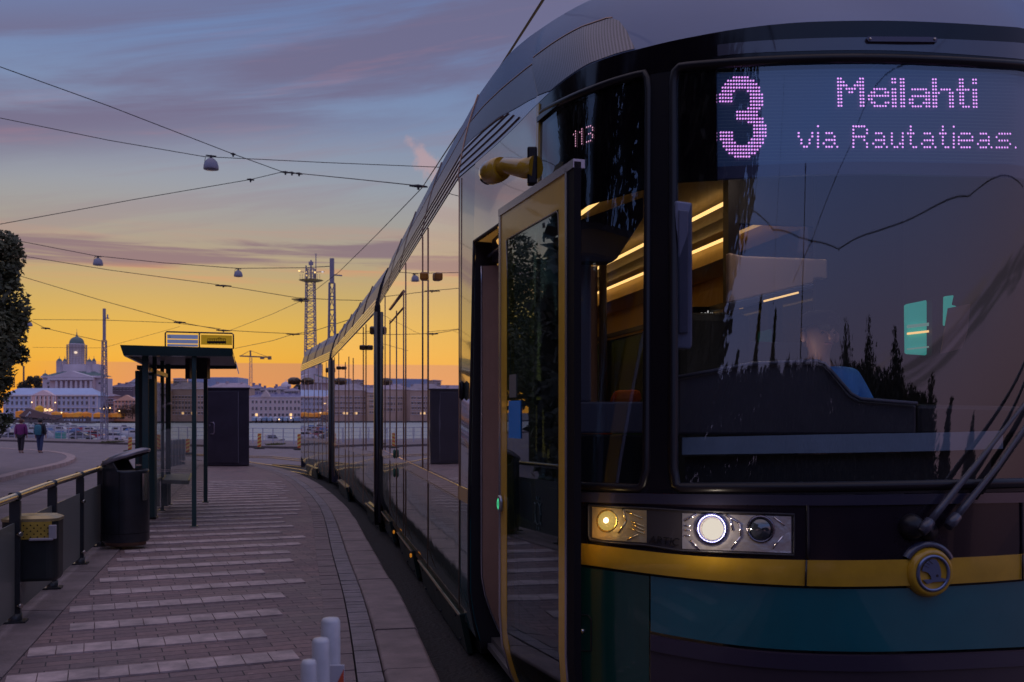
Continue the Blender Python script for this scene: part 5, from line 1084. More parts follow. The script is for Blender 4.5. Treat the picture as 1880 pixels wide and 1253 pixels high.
# --- headlight units
def disc_on(b, px, py, r_, off, prof=None):
    u, z = uz(px, py); n_ = Sn(u, z); m_ = n_.to_track_quat('Z', 'Y').to_matrix(); b.lathe(S(u, z, off), prof or [(r_, 0), (0, .0)], 24, ax=m_); return u, z
hx = 4.1 / F
def qpatch(name, mat, x0, x1, yt, yb, off, parent=None, nx=14, nz=6, th=.004):   # pixel rectangle with interpolated top/bottom lines
    b = MB(); b.grid([[S(*uz(lerp(x0, x1, i / nx), lerp(interp(yt, lerp(x0, x1, i / nx)), interp(yb, lerp(x0, x1, i / nx)), j / nz)), off) for i in range(nx + 1)] for j in range(nz + 1)])
    return b.build(name, mat, parent or TR, thick=th)
yt = [(1083, 928), (1188, 935), (1252, 940), (1456, 946)]; yb = [(1083, 990), (1110, 996), (1188, 1001), (1252, 1011), (1456, 1019)]
hd = qpatch('headlight_unit', M('lamp_housing', (.035, .03, .035), .25, coat=.4), 1083, 1456, yt, yb, .006, th=0)
refl = M('reflector_silver', (.55, .50, .48), .35, .8, bump=.35, bscale=14, bdist=.02); reflw = M('reflector_warm', (.60, .48, .28), .35, .8, bump=.35, bscale=14, bdist=.02)
i_ = lambda t, d: [(x, y + d) for x, y in t]
r1 = qpatch('reflector', refl, 1253, 1452, i_(yt, 3), i_(yb, -3), .0075, hd, th=0); r2 = qpatch('reflector', reflw, 1089, 1188, i_(yt, 3), i_(yb, -4), .0075, hd, th=0)
# facets: raised ribs in the reflector
b = MB()
for i, (x0, y0, x1, y1) in enumerate(((1258, 957, 1280, 945), (1258, 966, 1268, 966), (1258, 974, 1268, 974), (1258, 984, 1268, 984), (1268, 992, 1285, 1010), (1332, 946, 1358, 962), (1358, 962, 1360, 985), (1360, 985, 1342, 1008), (1340, 950, 1345, 975), (1420, 950, 1440, 965), (1436, 985, 1418, 1008))):
    b = MB(); b.path([S(*uz(x0, y0), .010), S(*uz(x1, y1), .010)], .0035, 6); b.build('facet', M('facet_silver', (.75, .7, .7), .15, 1.0), r1)
b = MB()
for x0, y0, x1, y1 in ((1144, 935, 1150, 958), (1150, 958, 1136, 980), (1160, 958, 1184, 968), (1162, 964, 1184, 975), (1158, 970, 1184, 981), (1152, 992, 1172, 982), (1150, 940, 1180, 952)): b = MB(); b.path([S(*uz(x0, y0), .010), S(*uz(x1, y1), .010)], .003, 6); b.build('facet', M('facet_gold', (.8, .62, .3), .15, 1.0), r2)
b = MB(); u1_, z1_ = disc_on(b, 1307, 971, 0, .008, [(.058, -.002), (.064, .008), (.056, .012), (.050, .004), (.047, -.001)]); b.build('lamp_ring', M('ring_blue', (.14, .15, .38), .35, .9), hd)
b = MB(); disc_on(b, 1309, 972, 0, .0085, [(.044, .0), (.038, .008), (.022, .014), (0, .015)]); b.build('main_beam', M('beam_white', (.0, .0, .0), 1.0, spec=0.0, emit=(.74, .66, .56), estr=1.0), hd)
b = MB(); disc_on(b, 1396, 972, 0, .008, [(.054, 0), (.056, .010), (.048, .014), (.046, .004)]); b.build('lamp_ring', M('ring_steel', (.2, .18, .22), .2, .9), hd)
b = MB(); disc_on(b, 1396, 972, 0, .008, [(.046, .002), (.040, .012), (.02, .020), (0, .022)]); b.build('dipped_lens', M('lens_dark', (.03, .035, .045), .04, coat=1.0, ior=1.8), hd)
b = MB(); disc_on(b, 1116, 957, 0, .008, [(.050, -.001), (.046, .003), (.040, .0)]); b.build('lamp_ring', M('ring_gold', (.5, .36, .12), .2, .9), hd)
b = MB(); disc_on(b, 1116, 957, 0, .0085, [(.041, .0), (.036, .008), (.018, .012), (0, .013)]); b.build('turn_lamp', M('turn_amber', (.05, .03, .01), .25, bump=1, bscale=120, emit=(1, .66, .16), estr=.40), hd)
b = MB(); disc_on(b, 1116, 957, 0, .021, [(.012, 0), (.008, .004), (0, .006)]); b.build('turn_bulb', M('bulb_hot', (1, .9, .6), .3, emit=(1, .82, .5), estr=2.6), hd)
for (px, py, e_, c_, r_) in ((1309, 971, .85, (1, .84, .66), .05), (1116, 957, .28, (1, .68, .25), .04)):   # the lamps' own light on their reflectors
    ld = bpy.data.lights.new('headlamp_glow', 'POINT'); ld.energy = e_; ld.color = c_; ld.shadow_soft_size = .012; lo = bpy.data.objects.new('headlamp_glow', ld); COL.objects.link(lo); lo.location = S(*uz(px, py), .075)
cov = qpatch('lamp_cover', thin('lamp_glass', (.93, .93, .95), 1.45, .01), 1081, 1458, i_(yt, -1), i_(yb, 1), .09, hd, th=0) if False else None
b = MB(); b.path(pline([(1083, 929), (1188, 934), (1252, 938), (1457, 945), (1457, 1020), (1252, 1012), (1188, 1002), (1110, 997), (1086, 992), (1083, 985), (1083, 929)], .010, 5), .0045, 6, False); b.build('cover_rim', rubber, hd)
def text3d(name, body, size, p, ex, ez, mat, parent, ext=.002, shear=0):
    cu = bpy.data.curves.new(name, 'FONT'); cu.body = body; cu.size = size; cu.extrude = ext; cu.shear = shear
    o = bpy.data.objects.new(name + '_tmp', cu); COL.objects.link(o); bpy.context.view_layer.update()
    me = bpy.data.meshes.new_from_object(o.evaluated_get(bpy.context.evaluated_depsgraph_get())); bpy.data.objects.remove(o)
    ex = ex.normalized(); ez = ez.normalized(); ny = ex.cross(ez); org = Vector(parent['_o'])
    for v in me.vertices: c_ = v.co.copy(); v.co = p + ex * c_.x + ez * c_.y + ny * c_.z - org
    me.materials.clear(); me.materials.append(mat); ob = bpy.data.objects.new(name, me); COL.objects.link(ob); ob.parent = parent; return ob
pA = S(*uz(1192, 997), .012); pB = S(*uz(1248, 1003), .012); text3d('cover_lettering', 'ARTIC', .044, pA, pB - pA, Vector((0, 0, 1)), M('letter_black', (.004, .004, .004), .25), hd, shear=.2)
# --- round badge on the stripe
pc = S(*uz(1703, 1051), .03); EX = -NL; EZ = Vector((0, 0, 1)); NN = -UL; axm = Matrix((EX, EZ, NN)).transposed()
b = MB(); b.lathe(pc, [(.102, -.05), (.100, -.02), (.092, .0), (.080, .008), (.074, .004), (0, .004)], 36, ax=axm); bd = b.build('badge_boss', bandm, TR)
b = MB(); b.grid([[pc + EX * (r_ * math.cos(R(t))) + EZ * (r_ * math.sin(R(t))) + NN * o_ for t in range(28, 153, 6)] for r_, o_ in ((.098, -.03), (.104, -.012), (.122, -.018), (.124, -.04))]); b.build('badge_hood', M('hood_blue', (.05, .05, .085), .3, coat=.4), bd)
bm_ = M('badge_steel', (.16, .20, .34), .28, .75)
b = MB(); b.lathe(pc, [(.062, .004), (.062, .012), (.072, .013), (.0745, .004)], 40, ax=axm); b.build('badge_ring', bm_, bd)
def zp(x, y, o_=.006): return pc + EX * ((x - 520) * .000250) - EZ * ((y - 755) * .000250) + NN * o_
wing = [(312, 708), (326, 650), (350, 606), (395, 562), (440, 538), (500, 522), (560, 538), (606, 596), (636, 680), (648, 770), (642, 826), (745, 852), (730, 884), (640, 886), (500, 892), (405, 918), (335, 850), (478, 846), (462, 792), (428, 748), (382, 724)]
b = MB(); b.prism([zp(x, y) for x, y in wing], NN * .006); b.build('winged_emblem', bm_, bd)
b = MB()
for x0, y0, x1, y1 in ((340, 622, 425, 660), (372, 575, 440, 615), (425, 540, 498, 605)): b.bar(zp(x0, y0, .0125), zp(x1, y1, .0125), .0022, .002)
b.lathe(zp(578, 792, .0125), [(.006, 0), (0, .0005)], 12, ax=axm); b.build('emblem_slits', M('slit_dark', (.02, .012, .02), .5), bd)
# --- wipers
wm_ = M('wiper_grey', (.05, .05, .075), .35, coat=.3)
def off_pt(px, py, off): return S(*uz(px, py, off), off)
def beyond(a, c_, t): return a + (c_ - a) * t
for pv, mid, far in (((1699, 968), (1796, 848), (1862, 766)), ((1748, 958), (1831, 857), (1880, 786))):
    A, B_, C_ = off_pt(*pv, .045), off_pt(*mid, .055), off_pt(*far, .06); b = MB(); b.path([A, beyond(A, B_, .3), B_, C_, beyond(B_, C_, 3.2)], [.016, .015, .011, .008, .006], 10); wp = b.build('wiper_arm', wm_, TR)
    b = MB(); dd = (A - off_pt(mid[0], mid[1], .045)).normalized(); b.path([A + dd * .03, A, A - dd * .035], [.020, .024, .021], 12); b.build('arm_cap', wm_, wp)
b = MB(); u_, z_w = uz(1672, 968); b.lathe(S(u_, z_w, 0), [(.055, 0), (.052, .02), (.035, .045), (0, .05)], 20, ax=axm); b.lathe(S(*uz(1700, 975), 0), [(.04, 0), (.035, .03), (.0, .035)], 16, ax=axm); b.build('wiper_pivot', satin, TR)
b = MB(); A, B_ = off_pt(1800, 905, .03), off_pt(1880, 792, .03); b.path([A, B_, beyond(A, B_, 3.0)], .012, 6); b.path([beyond(A, B_, -.1), beyond(A, B_, 3.1)], .006, 6); b.build('wiper_blade', rubber, TR)
# --- destination display behind the top of the windscreen
dsp = patch('destination_display', M('display_blue_glow', (.012, .018, .035), .35, emit=(.10, .20, .62), estr=.075), -6, uz(1304, 200)[0], lambda u: ZD(u), lambda u: Z3(u) - .005, -.055, 3, thick=.02)  # faint blue emission stands in for the reflection over the unlit panel
patch('display_housing', M('housing_blue_glow', (.035, .035, .07), .4, emit=(.10, .14, .5), estr=.02), -6, uz(1304, 200)[0], ZH, lambda u: ZD(u) - .002, -.05, 2, thick=.02)  # housing carries the same faint glow though it is no lamp
patch('dark_reflection', black, uz(1314, 200)[0], uP0, lambda u: ZH(u) - .02, Z3, -.012, 4, w_)  # black patch puts the dark tree reflection into the windscreen corner
led = M('led_violet', (.3, .15, .4), .5, emit=(.72, .30, .86), estr=2.0); ledh = M('led_pink', (.3, .2, .3), .5, emit=(.85, .42, .62), estr=1.5); ledo = M('led_off', (.035, .038, .05), .4)
def dot(b, px, py, r_=.0046, off=-.042):
    u, z = uz(px, py, off); n_ = Sn(u, z); p = S(u, z, off); ex_ = Vector((0, 0, 1)).cross(n_).normalized(); ey_ = n_.cross(ex_)
    b.add([p + ex_ * (r_ * math.cos(t * 1.0472)) + ey_ * (r_ * math.sin(t * 1.0472)) for t in range(6)], [tuple(range(6))])
def run(*a):
    o = []
    for x in a: o += list(range(x[0], x[1] + 1)) if isinstance(x, tuple) else [x]
    return o
three = [run((5, 10)), run((3, 12)), run((2, 13)), run((1, 14)), run((1, 5), (10, 14)), run((0, 4), (11, 15)), run((0, 4), (11, 15)), run((0, 4), (11, 15)), run((11, 15)), run((10, 14)), run((6, 13)), run((6, 13)), run((6, 15)), run((10, 15)), run((12, 16)), run((12, 16)), run((0, 4), (12, 16)), run((0, 4), (12, 16)), run((0, 4), (11, 15)), run((1, 5), (10, 15)), run((1, 14)), run((2, 13)), run((3, 12)), run((5, 10))]
b = MB()
for r_, row in enumerate(three):
    for c_ in row: dot(b, 1321.2 + .118 * r_ + 5.15 * c_, 142.3 + 6.33 * r_)
b.build('route_digit', led, dsp)
B9 = {'M': [[0, 1, 8, 9], [0, 1, 2, 7, 8, 9], [0, 1, 2, 3, 6, 7, 8, 9], [0, 1, 3, 4, 5, 6, 8, 9], [0, 1, 4, 5, 8, 9]] + [[0, 1, 8, 9]] * 4,
      'e': [[], [], [], run((2, 6)), [1, 2, 6, 7], run((0, 7)), [0, 1], [1, 2, 6, 7], run((2, 6))], 'i': [[0, 1], [0, 1], []] + [[0, 1]] * 6, 'l': [[0, 1]] * 9,
      'a': [[], [], [], run((1, 6)), [6, 7], run((1, 7)), [0, 1, 6, 7], [0, 1, 5, 6, 7], run((1, 4), (6, 7))],
      'h': [[0, 1]] * 3 + [[0, 1, 3, 4, 5, 6], [0, 1, 2, 6, 7]] + [[0, 1, 6, 7]] * 4, 't': [[1, 2]] * 3 + [run((0, 4))] + [[1, 2]] * 4 + [[2, 3, 4]]}
b = MB()
for ch, x0 in (('M', 1538.5), ('e', 1594.4), ('i', 1638.2), ('l', 1653.7), ('a', 1669.4), ('h', 1712.8), ('t', 1757.1), ('i', 1786.6)):
    for r_, row in enumerate(B9[ch]):
        for c_ in row: dot(b, x0 + 5.08 * c_ + .15 * r_, 144.7 + (x0 - 1540) * .008 + 6.24 * r_)
b.build('destination_text', led, dsp)
B7 = {'v': [[], [], [0, 5], [0, 5], [1, 4], [1, 4], [2, 3]], 'i': [[0], [], [0], [0], [0], [0], [0]], 'a': [[], [], [1, 2, 3], [4], [1, 2, 3, 4], [0, 4], [1, 2, 3, 5]],
      'R': [run((0, 4)), [0, 5], [0, 5], run((0, 4)), [0, 4], [0, 5], [0, 5]], 'u': [[], [], [0, 4], [0, 4], [0, 4], [0, 3, 4], [1, 2, 4]], 't': [[1], [1], [0, 1, 2], [1], [1], [1], [2, 3]],
      'e': [[], [], run((1, 4)), [0, 5], run((0, 5)), [0], run((1, 4))], 's': [[], [], run((1, 5)), [0], run((1, 4)), [5], run((0, 4))], '.': [[], [], [], [], [], [], [0]]}
b = MB()
for ch, x0 in (('v', 1466.3), ('i', 1501.8), ('a', 1512.2), ('R', 1566.8), ('a', 1603.2), ('u', 1637.4), ('t', 1667), ('a', 1692.5), ('t', 1726), ('i', 1751), ('e', 1760.3), ('a', 1795.4), ('s', 1829.7), ('.', 1864.8)):
    for r_, row in enumerate(B7[ch]):
        for c_ in row: dot(b, x0 + 5.0 * c_, 232 + (x0 - 1466) * .0035 + 6.3 * r_)
b.build('via_text', led, dsp)
# unlit diode rows, a faint blue glow added, give the panel its fine grain
b = MB()
for r_ in range(27):
    py = 130 + r_ * 6.3
    pts = [S(*uz(px, py + (px - 1580) ** 2 * .00006, -.044), -.044) for px in range(1318, 1881, 25)]; b.path(pts, .0011, 4, False)
b.build('led_rows', M('led_grid', (.05, .06, .09), .5, emit=(.16, .28, .6), estr=.09), dsp)
# number display in the side glass
n1, n3 = [[1], [0, 1], [1], [1], [1], [1], [1]], [[0, 1, 2], [3], [3], [1, 2], [3], [3], [0, 1, 2]]
b = MB()
for rows, x0 in ((n1, 1053), (n1, 1064.5), (n3, 1077)):
    for r_, row in enumerate(rows):
        for c_ in row:
            px = x0 + 3.6 * c_; dot(b, px, 243 + 4.5 * r_ - .36 * (px - 1052), .0042, -.009)
b.build('number_display', ledh, cg)
# --- body side next to and above the door
silver = M('side_silver', (.36, .30, .20), .12, .35, coat=1.0, var=.06, vscale=1.5)
patch('window_post', M('post_yellow', (.45, .28, .03), .25, coat=.8), uQ, uQ + .12, 2.0, 3.12, .012, 6); patch('upper_panel', silver, uQ + .12, 12, 2.61, 3.13, .004, 10, thick=.03)
patch('door_post', rubber, uQ + .02, 10.05, -.1, 2.61, -.01, 10)
mir = M('dark_side_glass', (.78, .77, .76), .012, .92, ior=2, bump=.05, bscale=1.2, bdist=.012)
low = M('side_green_gloss', (.24, .33, .30), .045, .62, ior=2, coat=.5, bump=.22, bscale=2.2, bdist=.02)
sband = M('side_stripe', (.46, .27, .03), .12, coat=1.0, ior=2.2)
pst = M('post_grey_green', (.10, .12, .11), .10, coat=1.0, ior=2.0)
patch('corner_post', pst, 12.0, 13.0, .955, 3.13, .0, 10); patch('corner_post', tgreen, 12.0, 13, -.05, .86, .0, 6); patch('side_stripe', bandm, 12.0, 13, .86, .955, .006, 2)
b = MB(); b.path([S(12.0, z, .002) for z in rng(-.05, 2.61, 24)], .009, 8); b.path([S(u, 2.61, .002) for u in us(uQ + .3, 12, .2)], .009, 8); b.build('door_surround', rubber, TR)
cor = M('cornice_metal', (.40, .36, .37), .22, .5, coat=.4); seam = M('seam_bronze', (.50, .31, .22), .35, .5)
perf = bpy.data.materials.new('perforated_panel'); perf.use_nodes = True; q = NT(perf.node_tree); pb = perf.node_tree.nodes['Principled BSDF']
ge = q.n('ShaderNodeNewGeometry'); sp2 = q.n('ShaderNodeSeparateXYZ'); q.put(sp2.inputs[0], ge.outputs['Position'])
sx_ = q.m('SINE', q.m('MULTIPLY', q.m('ADD', q.m('MULTIPLY', sp2.outputs[0], -.2), sp2.outputs[1]), 300)); sz_ = q.m('SINE', q.m('MULTIPLY', q.m('ADD', sp2.outputs[2], q.m('MULTIPLY', sp2.outputs[0], .35)), 330))
fq = q.mr(q.m('MULTIPLY', sx_, sz_), .0, .35); q.put(pb.inputs['Base Color'], q.mix(fq, (.20, .18, .22), (.012, .01, .014))); pb.inputs['Roughness'].default_value = .35; pb.inputs['Metallic'].default_value = .3
# --- roof shroud of the first car (rows between the cornice curve and the roof rim)
def RS(u, t, off=0.0):
    (lt, at), (lr, ar) = cc(CT, u), cc(CR, u); zb_ = Z0(u) if u < 9 else 3.13; bul = .05 * math.sin(math.pi * min(1, t)) * (1 if abs(u) < 9 else .35)
    l, a = lerp(lt, lr, t), lerp(at, ar, t)
    (lt2, at2), _ = cc(CT, u + .05 if u < 15.9 else u - .05), 0; tl = Vector((lt2 - lt, at2 - at)) * (1 if u < 15.9 else -1); nl_ = Vector((tl.y, -tl.x)); nl_ = nl_.normalized() if nl_.length > 1e-6 else Vector((1, 0))
    o_ = bul + off; return P(l + nl_.x * o_ * .9, a + nl_.y * o_ * .9, zb_ + .71 * t + o_ * .35)
def rpatch(name, mat, u0, u1, t0, t1, off, n=8, st=.2, thick=0, parent=None):
    b = MB(); t0, t1 = fz(t0), fz(t1); b.grid([[RS(u, lerp(t0(u), t1(u), j / n), off) for u in us(u0, u1, st)] for j in range(n + 1)]); return b.build(name, mat, parent or TR, thick=thick)
rs_ = rpatch('roof_shroud', roofm, -16, 16, 0, 1, 0, 12)
b = MB(); b.grid([[P(lerp(cc(CR, u)[0], 0, k_), lerp(cc(CR, u)[1], max(cc(CR, u)[1], 2.2), k_), 3.84 + .03 * math.sin(k_ * 1.5)) for u in us(-16, 16, .5)] for k_ in (0, .25, 1)]); b.build('roof_top', M('roof_dark', (.08, .08, .09), .6), rs_)
uPf = uz(1167, 88)[0]
tcn_ = lambda u: interp([(8.4, .0), (9.6, .13), (11, .27), (12.5, .33)], u); tpf = lambda u: interp([(uPf, .04), (uPf + .04, .22), (uPf + .16, .36), (uPf + .4, .43), (9, .50), (12, .62), (16, .64)], u)
rpatch('perforated_panel', perf, uPf, 15.98, lambda u: tcn_(u) + .012, tpf, .004, 8, .04, parent=rs_)
crn = rpatch('cornice', cor, 8.5, 15.99, .0, tcn_, .006, 6, .1, 0, rs_)
for i in range(4): b = MB(); b.path([RS(u, min(.045 + i * .08, tcn_(u) - .012), .008) for u in us(9.9 + .25 * i, 15.98, .15)], .006, 6); b.build('cornice_groove', M('groove_dark', (.10, .05, .06), .5), crn)
b = MB(); b.path([RS(u, tpf(u) + .015, .004) for u in us(uPf + .35, 15.98, .2)], .004, 5)
for u in (13.0, 13.9, 14.7, 15.35): b.path([RS(u, t, .006) for t in rng(0, 1, 8)], .006, 5)
b.build('panel_joint', seam, rs_)
# --- long side of the first car
patch('side_windows', mir, 13, 16, .955, 3.13, 0, 6, st=.1, thick=0); patch('lower_side', low, 13, 16, .08, .86, 0, 8, st=.05, thick=0); patch('side_stripe', sband, 13, 16, .86, .955, .006, 2)
def a_side(px, O_=None, u_=None, n_=None, l=1.392):
    O_, u_, n_ = O_ or OL, u_ or UL, n_ or NL; p = O_ + n_ * l; r_ = (px - CX) / F; return (r_ * p.y - p.x) / (u_.x - r_ * u_.y)
def vseam(px, z0, z1, O_=None, u_=None, n_=None, wd=.009, mat=None):
    a = a_side(px, O_, u_, n_); O_, u_, n_ = O_ or OL, u_ or UL, n_ or NL; b = MB(); p = O_ + n_ * 1.396 + u_ * a
    b.bar(p + Vector((0, 0, z0)), p + Vector((0, 0, z1)), .012, wd) if False else b.path([p + Vector((0, 0, z0)), p + Vector((0, 0, z1))], wd * .5, 6); return b.build('side_seam', mat or seam, TR)
for px, z0_, z1_ in ((844, .08, 3.12), (786, .08, 3.12), (776, .96, 3.12), (745, .08, 3.12), (741, .1, 2.86), (728, .1, 2.72), (716, .1, 2.70), (707, .96, 3.12)): vseam(px, z0_, z1_)
b = MB(); pa_, pb_ = [OL + NL * 1.398 + UL * a_side(px) for px in (741, 716)]; b.path([pa_ + Vector((0, 0, 2.84)), pb_ + Vector((0, 0, 2.84))], .014, 6); b.path([pa_ + Vector((0, 0, 2.66)), pb_ + Vector((0, 0, 2.66))], .007, 6); b.build('door_rail', seam, TR)
b = MB(); b.path([OL + NL * 1.41 + UL * a_side(744) + Vector((0, 0, .86)), OL + NL * 1.41 + UL * a_side(843) + Vector((0, 0, .86))], .0028, 5); b.path([OL + NL * 1.41 + UL * a_side(744) + Vector((0, 0, .96)), OL + NL * 1.41 + UL * a_side(843) + Vector((0, 0, .96))], .0028, 5); b.build('stripe_edge', M('edge_bright', (.34, .24, .18), .55, .3), TR)
for px, z_b in ((727, .75), (727, .98)): 
    p = OL + NL * 1.41 + UL * a_side(px) + Vector((0, 0, z_b)); b = MB(); b.lathe(p, [(0, -.06), (.018, -.04), (.018, .04), (0, .06)], 8); b.build('door_button', M('button_green', (.03, .12, .08), .4), TR)
p = OL + NL * 1.40 + UL * a_side(850) + Vector((0, 0, 1.62)); b = MB(); b.lathe(p, [(0, -.07), (.02, -.05), (.02, .05), (0, .07)], 10); b.build('door_button', satin, TR)
def skirt(px0, px1, z0, z1, O_=None, u_=None, n_=None, l=1.36, drop=0):
    a0, a1 = a_side(px0, O_, u_, n_), a_side(px1, O_, u_, n_); O_, u_, n_ = O_ or OL, u_ or UL, n_ or NL; b = MB(); 
    A, B_ = O_ + u_ * a0 + Vector((0, 0, -drop)), O_ + u_ * a1 + Vector((0, 0, -drop))
    b.hexa([A + n_ * (l - .05) + Vector((0, 0, z0)), B_ + n_ * (l - .05) + Vector((0, 0, z0)), B_ + n_ * (l - .09) + Vector((0, 0, z0)), A + n_ * (l - .09) + Vector((0, 0, z0)), A + n_ * (l + .01) + Vector((0, 0, z1)), B_ + n_ * (l + .01) + Vector((0, 0, z1)), B_ + n_ * (l - .04) + Vector((0, 0, z1)), A + n_ * (l - .04) + Vector((0, 0, z1))])
    sk = b.build('wheel_skirt', M('skirt_green', (.014, .035, .03), .4, coat=.4, var=.3, vscale=4), TR, bevel=.006)
    b = MB(); b.path([A + n_ * (l + .016) + Vector((0, 0, z1 - .006)), B_ + n_ * (l + .016) + Vector((0, 0, z1 - .006))], .006, 5); b.build('skirt_edge', M('edge_bright', (.34, .24, .18), .55, .3), sk)
    b = MB()
    for t in (.1, .5, .9):
        for zz in (z0 + .05, z1 - .06): b = MB(); b.lathe(A.lerp(B_, t) + n_ * (l + .005 - .05 * (z1 - zz) / (z1 - z0)) + Vector((0, 0, zz)), [(.011, -.01), (.011, .01), (0, .012)], 6); b.build('bolt', rubber, sk)
skirt(838, 764, -.27, .02); skirt(752, 726, -.27, .02); skirt(712, 698, -.27, .02)
b = MB(); A, B_ = P(1.25, 3.3, 0), P(1.25, 11.6, 0); b.hexa([A + Vector((0, 0, -.22)), B_ + Vector((0, 0, -.22)), B_ - NL * 2.4 + Vector((0, 0, -.22)), A - NL * 2.4 + Vector((0, 0, -.22)), A + Vector((0, 0, .12)), B_ + Vector((0, 0, .12)), B_ - NL * 2.4 + Vector((0, 0, .12)), A - NL * 2.4 + Vector((0, 0, .12))]); b.build('underframe', rubber, TR)
for px, z_o in ((753, -.02), (722, -.02)):
    b = MB(); p = OL + NL * 1.385 + UL * a_side(px) + Vector((0, 0, z_o)); b.lathe(p, [(0, -.025), (.012, -.015), (.012, .015), (0, .025)], 8); b.build('side_marker', M('marker_orange', (.8, .25, .02), .4, emit=(1, .35, .03), estr=.35), TR)
# small side camera pods under the cornice
def pod(px, py, wpx, hpx, O_, u_, n_, mat, drop=0):
    a = a_side(px, O_, u_, n_, 1.45); p = O_ + n_ * 1.45 + u_ * a; Y = p.y; z = H + (HY - py) / F * Y; w_ = wpx * Y / F; h_ = hpx * Y / F
    b = MB(); b.box((p.x, p.y, z), (w_ * .96, .09, h_), rz(math.atan2(-u_.x, u_.y) * 0)); return b.build('camera_pod', mat, TR, bevel=h_ * .22)
podm = M('pod_brown', (.10, .05, .02), .3, coat=.5); pod(779, 508, 16, 15, OL, UL, NL, M('pod_orange', (.55, .20, .02), .3, coat=.5))
# ================================================================ rear cars
def car_body(s0, s1, bounds, seams, drop):
    a = Vector((*s0, 0)); c_ = Vector((*s1, 0)); u_ = (c_ - a).normalized(); n_ = Vector((-u_.y, u_.x, 0)); O_ = a - n_ * 1.392; L = (c_ - a).length; dz_ = lambda t: Vector((0, 0, -lerp(drop[0], drop[1], t)))
    def strip(name, mat, prof, thick=0, parent=TR, a0=0.0, a1=1.0, nn=24):
        out = None
        for sg_ in (1,):
            b = MB(); b.grid([[O_ + n_ * (l * sg_) + u_ * (L * lerp(a0, a1, i / nn)) + Vector((0, 0, z)) + dz_(lerp(a0, a1, i / nn)) for i in range(nn + 1)] for l, z in prof]); out = b.build(name, mat, parent, thick=thick)
        return out
    strip('side_windows', mir, [(1.392, .955), (1.392, 2), (1.392, 3.13)]); strip('lower_side', low, [(1.27, -.12), (1.36, .15), (1.392, .34), (1.392, .6), (1.392, .86)]); strip('side_stripe', sband, [(1.397, .86), (1.397, .955)])
    rr = strip('roof_shroud', roofm, [(1.392, 3.13), (1.36, 3.34), (1.30, 3.60), (1.2, 3.84), (1.0, 3.87), (0, 3.88), (-1.2, 3.84), (-1.392, 3.13)])
    for i in range(4): strip('cornice', cor, [(1.41 - i * .008, 3.14 + i * .055), (1.405 - i * .008, 3.18 + i * .055)], .01, rr)
    strip('perforated_panel', perf, [(1.366, 3.36), (1.306, 3.60)], 0, rr); strip('right_side', M('plain_side', (.02, .05, .05), .3), [(-1.392, -.1), (-1.392, 3.13)])
    strip('underframe', rubber, [(1.25, .1), (1.2, -.24), (-1.2, -.24)])
    for end in (0, 1):
        p = [O_ + n_ * l + u_ * (L * end) + Vector((0, 0, z)) + dz_(end) for l, z in ((1.385, -.1), (1.385, 3.13), (1.3, 3.58), (1.19, 3.82), (-1.19, 3.82), (-1.385, 3.13), (-1.385, -.1))]; b = MB(); b.add(p, [tuple(range(7))]); b.build('end_wall', M('end_purple', (.05, .04, .08), .5), TR, thick=.03)
    for px, z0, z1 in seams: 
        aa = a_side(px, O_, u_, n_) / L; b = MB(); p = O_ + n_ * 1.396 + u_ * (aa * L) + dz_(aa); b.path([p + Vector((0, 0, z0)), p + Vector((0, 0, z1))], .006, 5); b.build('side_seam', seam, TR)
    b = MB()
    for t in bounds: b.path([O_ + n_ * l + u_ * (L * t) + Vector((0, 0, z)) + dz_(t) for l, z in ((1.40, 3.36), (1.375, 3.36), (1.31, 3.60), (1.21, 3.85))], .012, 5)
    b.build('panel_joint', seam, rr); return O_, u_, n_, L
F2 = car_body((-2.13, 15.5), (-4.72, 26.1), (.2, .42, .62, .82), [(688, -.1, 3.1), (672, .96, 3.1), (667, .0, 3.1), (648.5, 0, 2.7), (640.5, 0, 2.8), (634, 0, 2.75), (622, .1, 3.1), (614, .1, 3.1)], (.085, .19))
F3 = car_body((-4.87, 26.65), (-7.15, 33.7), (.25, .5, .78), [(603, .1, 3.1), (599, -.05, 3.1), (592, -.05, 3.1), (585, -.05, 3.1), (577, 0, 2.9), (566, 0, 3.1), (559, .1, 3.1)], (.19, .2))
for px, py, w_p, h_p, Fx in ((684, 607, 11, 15, F2), (666, 638.5, 12, 9, F2), (622, 676, 9, 6, F2), (601, 680, 7, 9, F3), (563, 700, 6, 5, F3)): pod(px, py, w_p, h_p, Fx[0], Fx[1], Fx[2], podm)
O_, u_, n_, L_ = F3; b = MB(); p = O_ + n_ * 1.62 + u_ * (L_ * .99); z = H + (HY - 700) / F * p.y; b.lathe((p.x, p.y, z), [(0, -.13), (.2, -.1), (.22, .05), (.12, .12), (0, .13)], 12); b.bar(Vector((p.x, p.y, z)), Vector((p.x, p.y, z)) - n_ * .3, .06, .06); b.build('camera_pod', podm, TR)
skirt(688, 668, -.27, .03, F2[0], F2[1], F2[2], drop=.1); skirt(633, 618, -.27, .05, F2[0], F2[1], F2[2], drop=.17); skirt(578, 560, -.27, .05, F3[0], F3[1], F3[2], drop=.2)
